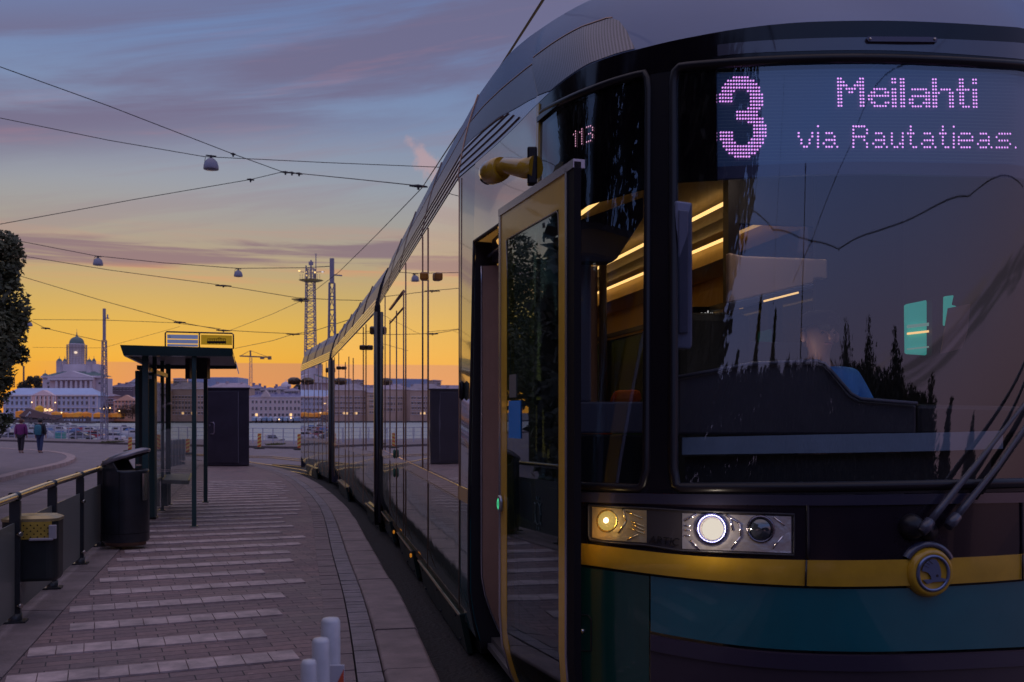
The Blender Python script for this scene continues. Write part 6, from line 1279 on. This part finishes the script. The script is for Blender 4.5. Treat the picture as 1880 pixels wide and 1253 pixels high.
# bellows between the cars
def bellows(p0, p1, dn, n=12):
    a = Vector((*p0, 0)); c_ = Vector((*p1, 0)); u_ = (c_ - a).normalized(); n_ = Vector((-u_.y, u_.x, 0)); b = MB(); rows = []
    for i in range(n + 1):
        r_ = 1.0 if i % 2 else .965; t = i / n; prof = [(1.40, -.1), (1.41, 1.2), (1.41, 3.2), (1.3, 3.55), (1.15, 3.70), (-1.15, 3.70), (-1.38, 3.1), (-1.38, -.1)]
        rows.append([a.lerp(c_, t) + n_ * ((l - 1.392) * 1.0 - (0 if l < 0 else (1 - r_))) + Vector((0, 0, z - dn)) for l, z in prof])
    b.grid(rows, sm=False); return b.build('bellows', M('bellows_dark', (.018, .014, .022), .6), TR)
bellows((-.378 - .2035 * 8.05, 15.1), (-2.13, 15.5), .08); bellows((-4.72, 26.1), (-4.87, 26.65), .19)
for (x, y), dn, nr in (((-2.03, 15.22), .07, 0), ((-4.76, 26.25), .19, 0)):
    b = MB(); b.path([Vector((x - .02, y, -.15 - dn)), Vector((x - .03, y, .3 - dn)), Vector((x - .03, y, 3.1 - dn))], .055, 8); b.build('joint_post', M('joint_black', (.012, .011, .02), .3, coat=.3), TR)
# ================================================================ open door leaf
dl_ = Vector((-.0596, 4.95, 0)); dr_ = Vector((.25, 3.976, 0)); dn_ = Vector((dr_ - dl_).normalized()); nout = Vector((dn_.y, -dn_.x, 0)); nout = nout if nout.x < 0 else -nout
def D(t, z, off=0.0):
    k_ = max(0, (.42 - z) / .5) ** 1.7 * .17; return dl_.lerp(dr_, t) + nout * (off - k_) + Vector((0, 0, z))
def dstrip(name, mat, t0, t1, z0, z1, off=0, th=.03, nt=4, nz=16, parent=None, bevel=0):
    b = MB(); b.grid([[D(lerp(t0, t1, i / nt), lerp(z0, z1, j / nz), off) for i in range(nt + 1)] for j in range(nz + 1)]); o = b.build(name, mat, parent or TR)
    if o.data.polygons[0].normal.dot(nout) < 0: o.data.flip_normals()
    md = o.modifiers.new('solid', 'SOLIDIFY'); md.thickness = th; md.offset = -1; es = o.modifiers.new('crisp', 'EDGE_SPLIT'); es.split_angle = R(38)
    if bevel: md = o.modifiers.new('bevel', 'BEVEL'); md.width = bevel; md.segments = 2; md.limit_method = 'ANGLE'
    return o
goldp = M('door_gold', (.78, .44, .03), .26, .0, coat=.35, var=.10, vscale=3)
lf = dstrip('door_leaf', goldp, .018, .105, .02, 2.44, 0, .04, bevel=.004); dstrip('door_stile', goldp, .82, .905, .02, 2.44, 0, .04, parent=lf); dstrip('top_rail', goldp, .105, .82, 2.31, 2.44, 0, .04, 6, 3, parent=lf)
dstrip('door_edge', M('edge_plum', (.005, .004, .007), .6, spec=.15), .925, 1.0, .0, 2.465, .002, .03, parent=lf, bevel=.01); dstrip('edge_trim', M('trim_silver', (.42, .40, .46), .25, .8), .905, .925, .01, 2.46, .006, .05, parent=lf); dstrip('edge_trim', M('trim_silver', (.42, .40, .46), .25, .8), -.012, 1.0, 2.44, 2.475, .006, .05, 6, 2, parent=lf); dstrip('edge_trim', M('trim_silver', (.42, .40, .46), .25, .8), -.012, .018, .01, 2.44, .004, .045, parent=lf)
dg = dstrip('door_glass', thin('door_tint', (.30, .42, .44), 1.5, .10), .105, .82, .06, 2.31, -.002, .006, 6, 20, parent=lf)
b = MB(); b.path([D(.12, 2.305, .002), D(.80, 2.305, .002), D(.817, 2.29, .002), D(.817, .1, .002)], .0028, 6); b.path([D(.108, 2.30, .002), D(.108, .1, .002)], .0028, 6); b.build('glass_gasket', M('gasket_grey', (.25, .22, .18), .4), dg)
b = MB(); p = D(.035, H + (HY - 925) / F * 4.92, .006); axd = Matrix((dn_, Vector((0, 0, 1)), nout)).transposed(); b.lathe(p, [(.026, 0), (.026, .012), (.019, .016), (.016, .008), (0, .008)], 16, ax=axd @ Matrix.Diagonal((1, 1.6, 1))); bt_ = b.build('door_button', M('button_steel', (.35, .35, .37), .3, .7), lf)
b = MB(); b.lathe(p + nout * .014, [(.018, 0), (.014, .003), (.009, .001)], 16, ax=axd @ Matrix.Diagonal((1, 1.6, 1))); b.build('button_ring', M('ring_green', (.1, .6, .3), .4, emit=(.08, .8, .35), estr=.7), bt_)
def dq(px0, px1, py0, py1, off, name, mat, parent):   # rectangle on the leaf plane from pixels
    def tt(px): r_ = (px - CX) / F; return (r_ * dl_.y - dl_.x) / ((dr_.x - dl_.x) - r_ * (dr_.y - dl_.y))
    t0, t1 = tt(px0), tt(px1); Y = lerp(dl_.y, dr_.y, (t0 + t1) / 2); z0, z1 = H + (HY - py1) / F * Y, H + (HY - py0) / F * Y; return dstrip(name, mat, t0, t1, z0, z1, off, .003, 1, 2, parent)
dq(935, 956, 736, 805, .003, 'blue_notice', M('notice_blue', (.03, .30, .85), .5), dg)
dq(936, 948, 688, 730, .003, 'white_notice', M('notice_grey', (.20, .19, .18), .6), dg)
b = MB()   # faint sun mark printed low on the glass
pS = D(.56, H - (943 - HY) / F * 4.4, .0015)
for j in range(28): a = j / 28 * 6.283; q0 = pS + dn_ * (.034 * math.cos(a)) + Vector((0, 0, .05 * math.sin(a))); a2 = a + .224; b.path([q0, pS + dn_ * (.034 * math.cos(a2)) + Vector((0, 0, .05 * math.sin(a2)))], .0018, 4)
for j in range(10): a = j / 10 * 6.283; q0 = pS + dn_ * (.042 * math.cos(a)) + Vector((0, 0, .062 * math.sin(a))); b.path([q0, pS + dn_ * (.052 * math.cos(a)) + Vector((0, 0, .078 * math.sin(a)))], .0022, 4)
b.build('sun_mark', M('mark_teal', (.03, .07, .08), .6), dg)
b = MB(); b.path([D(.22, .15, -.09), D(.22, 1.25, -.09), D(.22, 2.1, -.09)], .012, 8); b.path([D(.22, 1.3, -.09), D(.22, 1.3, -.02)], .01, 6); b.path([D(.22, .3, -.09), D(.22, .3, -.02)], .01, 6); b.build('grab_rail', M('rail_yellow', (.6, .40, .08), .3), lf)
b = MB(); b.bar(D(.05, 2.38, -.05), P(1.15, 1.9, 2.52), .05, .04); b.build('swing_arm', satin, lf)
# ---- doorway: jambs, brown inner panel, threshold
def lbox(name, l0, l1, a0, a1, z0, z1, mat, parent=TR, bevel=0):
    b = MB(); b.hexa([P(l0, a0, z0), P(l1, a0, z0), P(l1, a1, z0), P(l0, a1, z0), P(l0, a0, z1), P(l1, a0, z1), P(l1, a1, z1), P(l0, a1, z1)]); return b.build(name, mat, parent, bevel=bevel)
b = MB(); rows = []
for z in rng(-.08, 2.44, 22):
    k_ = max(0, (.42 - z) / .5) ** 1.7 * .17; rows.append([P(1.31 - k_, 2.93, z), P(1.05 - k_, 2.80, z), P(.55, 2.80, z)])
b.grid(rows); ip = b.build('inner_panel', M('panel_brown', (.34, .19, .14), .5, var=.08), TR, thick=.02)
b = MB(); b.path([r_[0] for r_ in rows], .008, 6); b.build('panel_edge', M('trim_silver', (.42, .40, .46), .25, .8), ip)
b = MB(); b.grid([[S(12.0, z, .0), S(12.0, z, -.06), S(12.0, z, -.16)] for z in rng(-.1, 2.61, 20)]); b.build('door_jamb', rubber, TR, thick=.03)
lbox('door_gear', 1.02, 1.24, 1.8, 2.94, 2.46, 2.62, M('gear_dark', (.04, .03, .05), .4), bevel=.01); b = MB(); b.path([P(1.27, 2.9, 2.50), P(1.24, 1.8, 2.50)], .010, 6); b.build('gear_rail', M('trim_silver', (.42, .40, .46), .25, .8), TR)
b = MB(); p = V(916, 443, 6.3); b.path([p, p + Vector((.02, .3, .02))], .018, 6); b.build('door_lamp', M('lamp_warm', (1, .6, .2), .5, emit=(1, .50, .12), estr=.7), TR)
lbox('threshold', 1.12, 1.27, 1.75, 2.93, -.10, -.06, M('tread_steel', (.45, .42, .44), .3, .8, bump=.5, bscale=60), bevel=.004)
# --- yellow side camera arm by the cab
yb_ = M('camera_yellow', (.52, .30, .02), .28, coat=.8, var=.06, vscale=5)
A, B_, C_, E_ = V(984, 318, 5.05), V(962, 322, 5.10), V(932, 304, 5.25), V(905, 315, 5.38)
b = MB(); b.path([A + Vector((0, 0, .03)), B_ + Vector((0, 0, .035)), C_, V(919, 311, 5.32)], [.060, .052, .044, .046], 12); sc_ = b.build('side_camera', yb_, TR)
b = MB(); b.path([V(922, 309, 5.30), V(912, 313, 5.34), V(901, 317, 5.4), V(893, 318, 5.44), V(889, 319, 5.46)], [.060, .068, .066, .050, .015], 16); b.build('camera_head', yb_, sc_)
b = MB(); b.path([V(895, 324, 5.43), V(890, 332, 5.45)], .034, 12); b.build('camera_lens', M('lens_black', (.01, .01, .012), .08, coat=1), sc_)
b = MB(); b.box(V(977, 306, 5.06), (.05, .06, .19)); b.build('camera_bracket', satin, sc_, bevel=.008)
# ================================================================ inside the tram
inn = M('interior_beige', (.50, .40, .26), .6, var=.06); innd = M('interior_dark', (.06, .055, .06), .6); och = M('interior_ochre', (.72, .50, .18), .5); flr = M('interior_floor', (.10, .09, .09), .6)
lbox('floor', 1.24, -1.25, .9, 11.55, -.07, -.03, flr); lbox('ceiling', 1.20, -1.20, 2.05, 11.55, 3.02, 3.06, inn)
lbox('wall_lining', -1.30, -1.33, 2.0, 11.55, -.03, 1.25, innd); lbox('wall_lining', -1.28, -1.31, 2.0, 11.55, 2.40, 3.02, och); lbox('wall_lining', 1.30, 1.33, 3.45, 11.55, -.03, 1.25, innd); lbox('wall_lining', 1.28, 1.31, 3.45, 11.55, 1.25, 3.02, och); lbox('wall_lining', -1.2, 1.2, 11.5, 11.55, 0, 3, innd)
for a in (2.6, 4.1, 5.6, 7.1, 8.6, 10.1, 11.3): lbox('window_pillar', -1.27, -1.32, a - .07, a + .07, 1.25, 2.40, M('pillar_dark', (.03, .03, .035), .4))
lbox('right_window', -1.335, -1.345, 2.0, 11.55, 1.2, 2.5, thin('right_glass', (.12, .15, .16), 1.5, .03)); lbox('right_wall', -1.35, -1.39, 1.6, 11.6, -.1, 1.25, low); lbox('right_wall', -1.35, -1.39, 1.6, 11.6, 2.40, 3.13, low)
warm = M('ceiling_light', (1, .8, .5), .5, emit=(1, .60, .20), estr=2.1)
for l, z in ((-.80, 2.86), (-.45, 2.96), (.45, 2.96), (.85, 2.86)): lbox('light_strip', l - .011, l + .011, 2.9 if l > -.7 else 2.3, 11.4, z - .02, z, warm)
lbox('ceiling_duct', -.55, -.75, 2.2, 11.5, 2.90, 3.0, M('duct_grey', (.22, .18, .14), .5)); lbox('luggage_cove', -.85, -1.25, 2.2, 11.5, 2.72, 2.86, och)
lbox('light_rail', -1.24, -1.27, 2.2, 11.5, 2.42, 2.47, M('pillar_dark', (.03, .03, .035), .4))
for l, a in ((.62, 4.0), (-.45, 4.6), (.3, 6.2), (-.5, 7.4)): b = MB(); b.path([P(l, a, -.03), P(l, a, 1.6), P(l, a, 3.0)], .018, 8); b.build('grab_pole', M('pole_yellow', (.45, .28, .05), .35), TR)
seatm = M('seat_orange', (.50, .10, .03), .7, var=.2, vscale=10); seatg = M('seat_green', (.03, .14, .12), .7)
for i, (l, a) in enumerate(((-.95, 5.0), (-.5, 5.0), (-.95, 6.0), (-.95, 7.2), (-.5, 7.2), (-.95, 8.6), (.9, 6.4), (.9, 7.6))):
    bb3 = lbox('seat', l - .2, l + .2, a - .2, a + .22, .45, .53, seatm if i % 3 == 0 else seatg, bevel=.03); lbox('seat_back', l - .2, l + .2, a + .2, a + .26, .5, 1.3 if i != 1 else 1.42, seatm if i % 3 != 1 else seatg, bb3, bevel=.03)
b = MB(); b.path([V(1107, 480, 6.6), V(1107, 745, 6.6)], .026, 8); b.build('grab_pole', M('pole_dark', (.12, .07, .03), .4), TR)
b = MB(); b.hexa([V(1118, 740, 6.9), V(1178, 740, 6.9), V(1178, 740, 7.1), V(1118, 740, 7.1), V(1128, 717, 6.9), V(1176, 716, 6.9), V(1176, 716, 7.1), V(1128, 717, 7.1)]); b.build('seat_back', M('seat_orange_top', (.75, .16, .04), .7), TR, bevel=.03)
# interior stop display
tdp = P(-.30, 5.1, 2.28); b = MB(); exv = -NL; 
b.hexa([tdp - exv * .35 + Vector((0, 0, -.08)), tdp + exv * .35 + Vector((0, 0, -.08)), tdp + exv * .35 + UL * .08 + Vector((0, 0, -.08)), tdp - exv * .35 + UL * .08 + Vector((0, 0, -.08)), tdp - exv * .35 + Vector((0, 0, .12)), tdp + exv * .35 + Vector((0, 0, .12)), tdp + exv * .35 + UL * .08 + Vector((0, 0, .12)), tdp - exv * .35 + UL * .08 + Vector((0, 0, .12))]); 
Yt = 9.3; ptx = V(1277, 581, Yt); b = MB(); b.box(V(1297, 578, Yt + .05), (.26, .06, .14)); idp = b.build('stop_display', black, TR); text3d('stop_text', '.eskus', .085, V(1280, 582, Yt), Vector((1, 0, 0)), Vector((0, 0, 1)), M('text_white', (1, 1, 1), .5, emit=(.9, .9, .85), estr=.9), idp)
# cab: partition, dash, trim, driver's panels
lbox('cab_partition', -.08, -1.28, 2.08, 2.12, -.03, 1.9, innd); lbox('partition_post', -.05, -.12, 2.05, 2.13, -.03, 3.0, M('post_dark', (.035, .028, .032), .4)); lbox('partition_header', -.12, -1.28, 2.08, 2.12, 2.62, 3.0, innd); lbox('cab_side_blocker', -1.22, -1.26, .95, 2.1, -.03, 3.0, M('cab_lining', (.05, .048, .06), .6)); lbox('cab_rear_blocker', -.62, -1.24, 2.05, 2.075, -.03, 3.0, MT['cab_lining'])  # dark side and rear sheets added to block sky behind the windscreen
cabg = thin('partition_glass', (.5, .48, .45), 1.5, .02); lbox('partition_glass', -.12, -1.28, 2.095, 2.105, 1.9, 2.62, cabg)
def slab(name, pts, Y, dy, mat, parent=TR, bevel=.01): b = MB(); b.prism([V(x, y, Y) for x, y in pts], (dy * UL.x, dy * UL.y, 0)); return b.build(name, mat, parent, bevel=bevel)
tan = M('cab_tan', (.70, .50, .40), .6); slab('tan_reflection', [(1338, 464), (1365, 470), (1520, 476), (1520, 512), (1496, 512), (1494, 520), (1338, 556)], 5.75, .05, tan)  # tan slab: a pale reflection put into the slab's colour
slab('cab_tan_edge', [(1338, 556), (1494, 520), (1496, 528), (1400, 556), (1338, 572)], 5.74, .05, M('cab_blue', (.10, .12, .22), .5))
b = MB(); b.path([V(1402, 553.5, 5.6), V(1466, 537.5, 5.6)], .0055, 6); b.path([V(1335, 570, 7), V(1364, 565, 7)], .008, 6); b.build('cab_light_line', M('line_warm', (1, .7, .3), .5, emit=(1, .60, .22), estr=1.3), TR)
dash = M('dash_grey', (.075, .07, .085), .5, var=.12, vscale=6)
slab('dashboard', [(1243, 700), (1243, 694), (1380, 669), (1500, 664), (1514, 668), (1530, 684), (1562, 724), (1580, 733), (1684, 742), (1684, 800), (1243, 800)], 4.62, .34, dash, bevel=.02)
slab('dashboard', [(1684, 742), (2100, 752), (2100, 800), (1684, 800)], 4.62, .34, M('dash_dark', (.03, .026, .032), .5), bevel=.02)
b = MB(); b.path([V(1243, 693, 4.6), V(1380, 668, 4.6), V(1500, 663, 4.6), V(1514, 668, 4.6), V(1562, 723, 4.6), V(1580, 733, 4.6), V(1684, 741, 4.6)], .009, 6); b.build('dash_edge', M('dash_edge', (.16, .16, .2), .4), TR)
qpatch('inner_sill', M('sill_blue', (.22, .30, .40), .5, var=.12, vscale=6), 1243, 1879, [(1243, 797), (1550, 793), (1880, 789)], [(1243, 829), (1550, 828), (1880, 823)], -.10, None, 24, 2, .02)
qpatch('sill_recess', M('recess_black', (.008, .007, .01), .6), 1243, 1879, [(1243, 829), (1550, 828), (1880, 823)], [(1243, 895), (1550, 895), (1880, 890)], -.16, None, 24, 2, .02)
slab('cab_side_ledge', [(1050, 738), (1190, 738), (1190, 796), (1050, 796)], 4.95, .06, M('ledge_blue', (.16, .17, .24), .5)); slab('cab_side_ledge', [(1050, 797), (1190, 799), (1190, 905), (1050, 905)], 4.94, .06, M('recess_black', (.008, .007, .01), .6))
slab('cab_corner_post', [(1056, 480), (1086, 480), (1086, 738), (1056, 738)], 4.97, .05, M('ledge_blue', (.16, .17, .24), .5))
slab('sun_visor', [(1066, 482), (1066, 404), (1182, 362), (1182, 400), (1134, 474), (1124, 482)], 4.8, .10, M('visor_grey', (.045, .04, .055), .5), bevel=.006)
slab('cab_monitor', [(1241, 368), (1272, 372), (1272, 636), (1267, 642), (1241, 640)], 4.30, .06, M('monitor_case', (.20, .22, .34), .35), bevel=.012); slab('monitor_inset', [(1246, 385), (1264, 387), (1264, 612), (1246, 612)], 4.285, .01, M('monitor_inner', (.10, .11, .18), .3))
teal_glow = M('glow_teal', (.05, .4, .36), .4, emit=(.04, .42, .36), estr=.55); st_ = slab('window_glow', [(1664, 559), (1712, 549), (1712, 653), (1665, 650)], 5.3, .03, teal_glow); slab('glow_frame', [(1712, 548), (1720, 553), (1721, 590), (1714, 655), (1712, 655)], 5.25, .12, M('recess_black', (.008, .007, .01), .6))  # teal panels with painted glow stand in for green window light in the glass
for y0, y1, c_ in ((597, 603, 'a'), (611, 615, 'b'), (640, 643, 'a')): slab('glow_band', [(1667, y0), (1711, y0 - 5), (1711, y1 - 5), (1667, y1)], 5.28, .01, M('glow_pale', (.3, .5, .45), .4, emit=(.25, .45, .38), estr=.5) if c_ == 'a' else M('line_warm', (1, .7, .3)), st_, 0)
slab('window_glow', [(1737, 544), (1752, 542), (1748, 560), (1757, 562), (1740, 598), (1736, 598)], 5.5, .03, teal_glow); slab('paper_sheet', [(1742, 566), (1782, 558), (1776, 612), (1766, 640), (1728, 650)], 5.1, .01, M('paper_brown', (.30, .17, .13), .7), bevel=0)
lbox('cab_fill_light', -.25, .25, 1.55, 1.65, 2.93, 2.95, M('cab_fill_glow', (.8, .7, .6), .5, emit=(1, .80, .66), estr=9.0)); lbox('cab_ceiling', 1.05, -1.2, 1.1, 2.1, 2.96, 3.0, MT['cab_lining']); lbox('driver_seat_back', -.12, .34, 1.86, 1.98, .7, 2.05, M('seat_dark', (.03, .035, .04), .7), bevel=.05)  # glowing ceiling slab is an added light for driver and tan slab
b = MB(); b.path([P(.75, 3.3, 1.0), P(.62, 3.3, 1.5), P(.55, 3.3, 1.75), P(.62, 3.3, 1.9)], .022, 8); b.build('hand_loop', M('rail_yellow', (.6, .40, .08), .3), TR)
# ---- driver
b = MB(); pds = V(1448, 712, 5.02); b.box(pds, (.28, .02, .12), rz(R(11.5))); b.build('face_fill', M('face_fill_glow', (.3, .3, .35), .5, emit=(1.0, .80, .66), estr=8.0), TR)  # hidden glowing slab added to light the driver's face
px_, py_, Yd = 1500, 616, 5.15
hp = V(px_, py_, Yd); dv = empty('person', (hp.x, hp.y, .5), 'seated tram driver in a light blue shirt and dark vest behind the windscreen', 'person')
fx = -UL; sx2 = -NL
def Wd(r_, f_, z): v = Vector((hp.x, hp.y, hp.z - 1.60 + .0)) + sx2 * r_ + fx * f_ + Vector((0, 0, z)); return tuple(v)
arms = []
for sg_ in (-1, 1):
    hand = Wd(.20 * sg_, .34, 1.00); arms.append([(Wd(0, 0, 1.28), .15), (Wd(.19 * sg_, 0, 1.37), .065), (Wd(.27 * sg_, .06, 1.10), .05), (Wd(.22 * sg_, .26, 1.02), .036), (hand, .036)])
    for f_ in range(4): arms.append([(hand, .036), (Wd((.17 + f_ * .02) * sg_, .40, 1.00 - (f_ == 3) * .005), .0105), (Wd((.17 + f_ * .02) * sg_, .425 - (f_ in (0, 3)) * .008, .975), .009)])
    arms.append([(hand, .036), (Wd(.155 * sg_, .37, 1.02), .011), (Wd(.15 * sg_, .40, 1.015), .0095)])
legs_ = [[(Wd(0, 0, .86), .14), (Wd(.1 * sg_, .12, .84), .09), (Wd(.13 * sg_, .48, .80), .065), (Wd(.13 * sg_, .52, .42), .045), (Wd(.13 * sg_, .64, .38), .04)] for sg_ in (-1, 1)]
skinned('body', [[(Wd(0, 0, .86), .14), (Wd(0, 0, 1.08), .13), (Wd(0, 0, 1.28), .15), (Wd(0, .01, 1.45), .058), (Wd(0, .02, 1.52), .055), (Wd(0, .03, 1.60), .090), (Wd(0, .025, 1.66), .075)]] + arms + legs_, M('skin_driver', (.42, .22, .14), .5), dv, 2)
skinned('shirt', [[(Wd(0, 0, 1.0), (.18, .14)), (Wd(0, 0, 1.25), (.19, .15)), (Wd(0, 0, 1.42), (.09, .09))]] + [[(Wd(0, 0, 1.25), (.19, .15)), (Wd(.19 * sg_, 0, 1.36), .088), (Wd(.28 * sg_, .06, 1.11), .075), (Wd(.23 * sg_, .22, 1.04), .055)] for sg_ in (-1, 1)], M('shirt_blue', (.16, .48, .95), .7, var=.15, vscale=10), dv, 2)
skinned('vest', [[(Wd(0, 0, .98), (.205, .17)), (Wd(0, 0, 1.22), (.21, .178)), (Wd(0, -.01, 1.40), (.15, .135))]], M('vest_dark', (.03, .022, .028), .8), dv, 2)
skinned('trousers', [[(p, r_ + .015) for p, r_ in l_[:4]] for l_ in legs_], M('trousers_dark', (.012, .012, .02), .8), dv, 2)
hc_ = Vector(Wd(0, .03, 1.60)); b = MB(); b.lathe(hc_ + Vector((0, 0, .045)), [(.098, .0), (.102, .02), (.094, .055), (.06, .078), (0, .085)], 16); b.path([hc_ + fx * .06 + Vector((0, 0, .055)), hc_ + fx * .13 + Vector((0, 0, .05))], [.05, .02], 10); b.build('cap', M('cap_dark', (.012, .01, .014), .8), dv)
b = MB(); b.lathe(hc_ - fx * .042, [(0, -.07), (.06, -.055), (.078, 0), (.080, .04)], 14); b.build('hair', M('hair_brown', (.10, .05, .03), .7), dv)
b = MB(); b.path([hc_ + fx * .085 + Vector((0, 0, .01)), hc_ + fx * .115 + Vector((0, 0, -.018)), hc_ + fx * .095 + Vector((0, 0, -.028))], [.008, .014, .010], 8)
for sg_ in (-1, 1): b.lathe(hc_ + sx2 * (.092 * sg_) + Vector((0, 0, -.01)), [(0, -.03), (.014, -.02), (.016, .015), (0, .03)], 8)
b.build('nose_and_ears', MT['skin_driver'], dv)
b = MB()
for sg_ in (-1, 1): b.lathe(hc_ + fx * .088 + sx2 * (.033 * sg_) + Vector((0, 0, .004)), [(0, -.009), (.010, 0), (0, .009)], 8)
b.build('eyes', M('eye_dark', (.02, .015, .015), .2), dv); b = MB(); b.path([hc_ + fx * .088 + sx2 * -.024 + Vector((0, 0, -.052)), hc_ + fx * .098 + Vector((0, 0, -.050)), hc_ + fx * .088 + sx2 * .024 + Vector((0, 0, -.052))], .005, 6); b.build('mouth', M('lips', (.30, .10, .09), .5), dv)
# ================================================================ things behind the camera that the windscreen mirrors
CAMP = Vector((0, 0, H))
def mir_pt(px, py, D_):
    u, z = uz(px, py); p = S(u, z); n_ = Sn(u, z); d = (p - CAMP).normalized(); return p + (d - n_ * (2 * d.dot(n_))) * D_
def tall(px, pyt, D_, wpx, label, seed):
    rnd = random.Random(seed); a = mir_pt(px, 745, D_); tp = mir_pt(px, pyt, D_); h = max(2.0, tp.z - RL); e = mir_pt(px + wpx / 2, 745, D_); wid = max(.35, (Vector((a.x, a.y)) - Vector((e.x, e.y))).length * .8); bb2 = []
    for j in range(30):
        s_ = j / 29; rr = wid * (1.0 if s_ < .5 else (1 - (s_ - .5) / .5) ** .7 * .95 + .05) * rnd.uniform(.7, 1.0)
        for _ in range(2): t_ = rnd.random() * 6.28; bb2.append((math.cos(t_) * rr * .5, math.sin(t_) * rr * .5, h * (.03 + .94 * s_), max(.14, rr * .6), 1.8))
    tree((a.x, a.y, RL), h, bb2, 15000, .12, label, 'poplar', 'trees behind the camera, mirrored in the windscreen', leafd, seed, .16, False)
for i, (px, pyt, D_, w_) in enumerate(((1378, 525, 17, 30), (1412, 555, 17, 30), (1480, 640, 22, 70), (1556, 560, 22, 90), (1600, 560, 22, 90), (1645, 590, 22, 90), (1706, 690, 24, 80), (1745, 735, 24, 46), (1790, 760, 26, 40), (1340, 640, 17, 40))):
    tall(px, pyt, D_, w_, ('slender', 'narrow', 'low rounded', 'tall', 'forked', 'broad', 'thin topped', 'short', 'smallest', 'bushy')[i] + ' dark poplar behind the camera, mirrored in the windscreen', 100 + i)
def broad(x, Y, h, r_, label, seed, n=15000):
    rnd = random.Random(seed); bb2 = []
    for j in range(30):
        a = rnd.random() * 6.28; rr = r_ * rnd.uniform(.15, .85); bb2.append((math.cos(a) * rr, math.sin(a) * rr, h * rnd.uniform(.22, .92), r_ * rnd.uniform(.32, .5), .9))
    tree((x, Y, RL), h, bb2, n, .30, label, 'tree', 'broad trees across the street, mirrored in the tram', leafd, seed, .35, False)
for i, (x, Y, h, r_) in enumerate(((-11.8, 14.2, 10, 3.4), (-13, 5.5, 14, 4.6), (-11.5, -3, 15, 4.8), (-12.0, -10.0, 15, 4.8), (-16.5, 17, 13, 5.0))):
    broad(x, Y, h, r_, ('broad dark tree mirrored in the open door glass', 'broad dark tree mirrored in the cab side window', 'spreading tree mirrored in the left of the windscreen', 'spreading tree behind the left shoulder of the camera', 'farther tree across the street, mirrored in the door')[i], 200 + i)
rnd = random.Random(77); hb = []; h0 = mir_pt(1470, 745, 20); o0 = Vector((h0.x, h0.y, RL))
hp_ = [(mir_pt(px, 745, 20), mir_pt(px, interp([(1230, 690), (1450, 672), (1600, 680), (1690, 745)], px), 20).z) for px in range(1230, 1700, 6)]
for (a_, za_), (c_, zc_) in zip(hp_, hp_[1:]):
    n_ = max(1, int((Vector((a_.x, a_.y)) - Vector((c_.x, c_.y))).length / .22))
    for i in range(n_):
        t_ = i / n_; q_ = a_.lerp(c_, t_); tz = lerp(za_, zc_, t_) - RL + rnd.uniform(-.25, .2)
        for zf in (.46, .58, .70, .82, .94): hb.append((q_.x - o0.x, q_.y - o0.y + rnd.uniform(-.2, .2), tz * zf, .5, 1.0))
tree(tuple(o0), 2.2, hb, 95000, .15, 'long dense row of dark trees behind the camera, mirrored low in the windscreen', 'tree_row', None, leafd, 78, .05, False)
hb = []
for i in range(60):
    t_ = i / 59
    for zf in (.5, 1.5, 2.5, 3.5): hb.append((lerp(0, -6.3, t_), lerp(0, 11.5, t_), zf + rnd.uniform(-.2, .3), .85, 1.0))
tree((-8.3, 11.5, RL), 2.4, hb, 26000, .2, 'unseen band of foliage added to block the sunset in the open door glass', 'foliage_blocker', None, leafd, 79, .05, False)  # unseen foliage added to keep the low sunset out of the door glass
a = mir_pt(1466, 745, 20); tp = mir_pt(1466, 226, 20); ms = empty('tram_pole', (a.x, a.y, RL), 'tall dark tram pole behind the camera, mirrored in the windscreen', 'mast')
b = MB(); b.path([Vector((a.x, a.y, RL)), Vector((a.x, a.y, tp.z))], [.11, .07], 10); b.build('pole', wire, ms); b = MB(); b.lathe((a.x, a.y, tp.z - .2), [(.0, 0), (.14, .05), (.14, .2), (0, .25)], 8); b.build('cap', wire, ms)
for i, (pts, D_, nm) in enumerate((([(1325, 395), (1380, 385), (1420, 422), (1466, 436), (1490, 443), (1540, 458), (1610, 425), (1700, 388), (1780, 360), (1878, 343)], 13, 'sagging span wire behind the camera'), ([(1636, 130), (1560, 270), (1490, 443), (1455, 520)], 12, 'slanting contact wire behind the camera'), ([(1440, 140), (1425, 420), (1420, 560)], 12, 'thin hanging wire behind the camera'))):
    P_ = [mir_pt(x, y, D_) for x, y in pts]; t = empty('overhead_wire', tuple(P_[0]), nm + ', mirrored in the windscreen', 'overhead wire'); b = MB(); b.path(P_, .013, 5); b.build('wire', wire, t)
    if i == 0:
        for k_ in (2, 4, 5): b = MB(); b.lathe(P_[k_], [(0, -.05), (.04, 0), (0, .06)], 6); b.build('clamp', wire, t)
# light inside the saloon comes from its ceiling strips only
for o in list(bpy.data.objects):
    if '_o' in o: del o['_o']
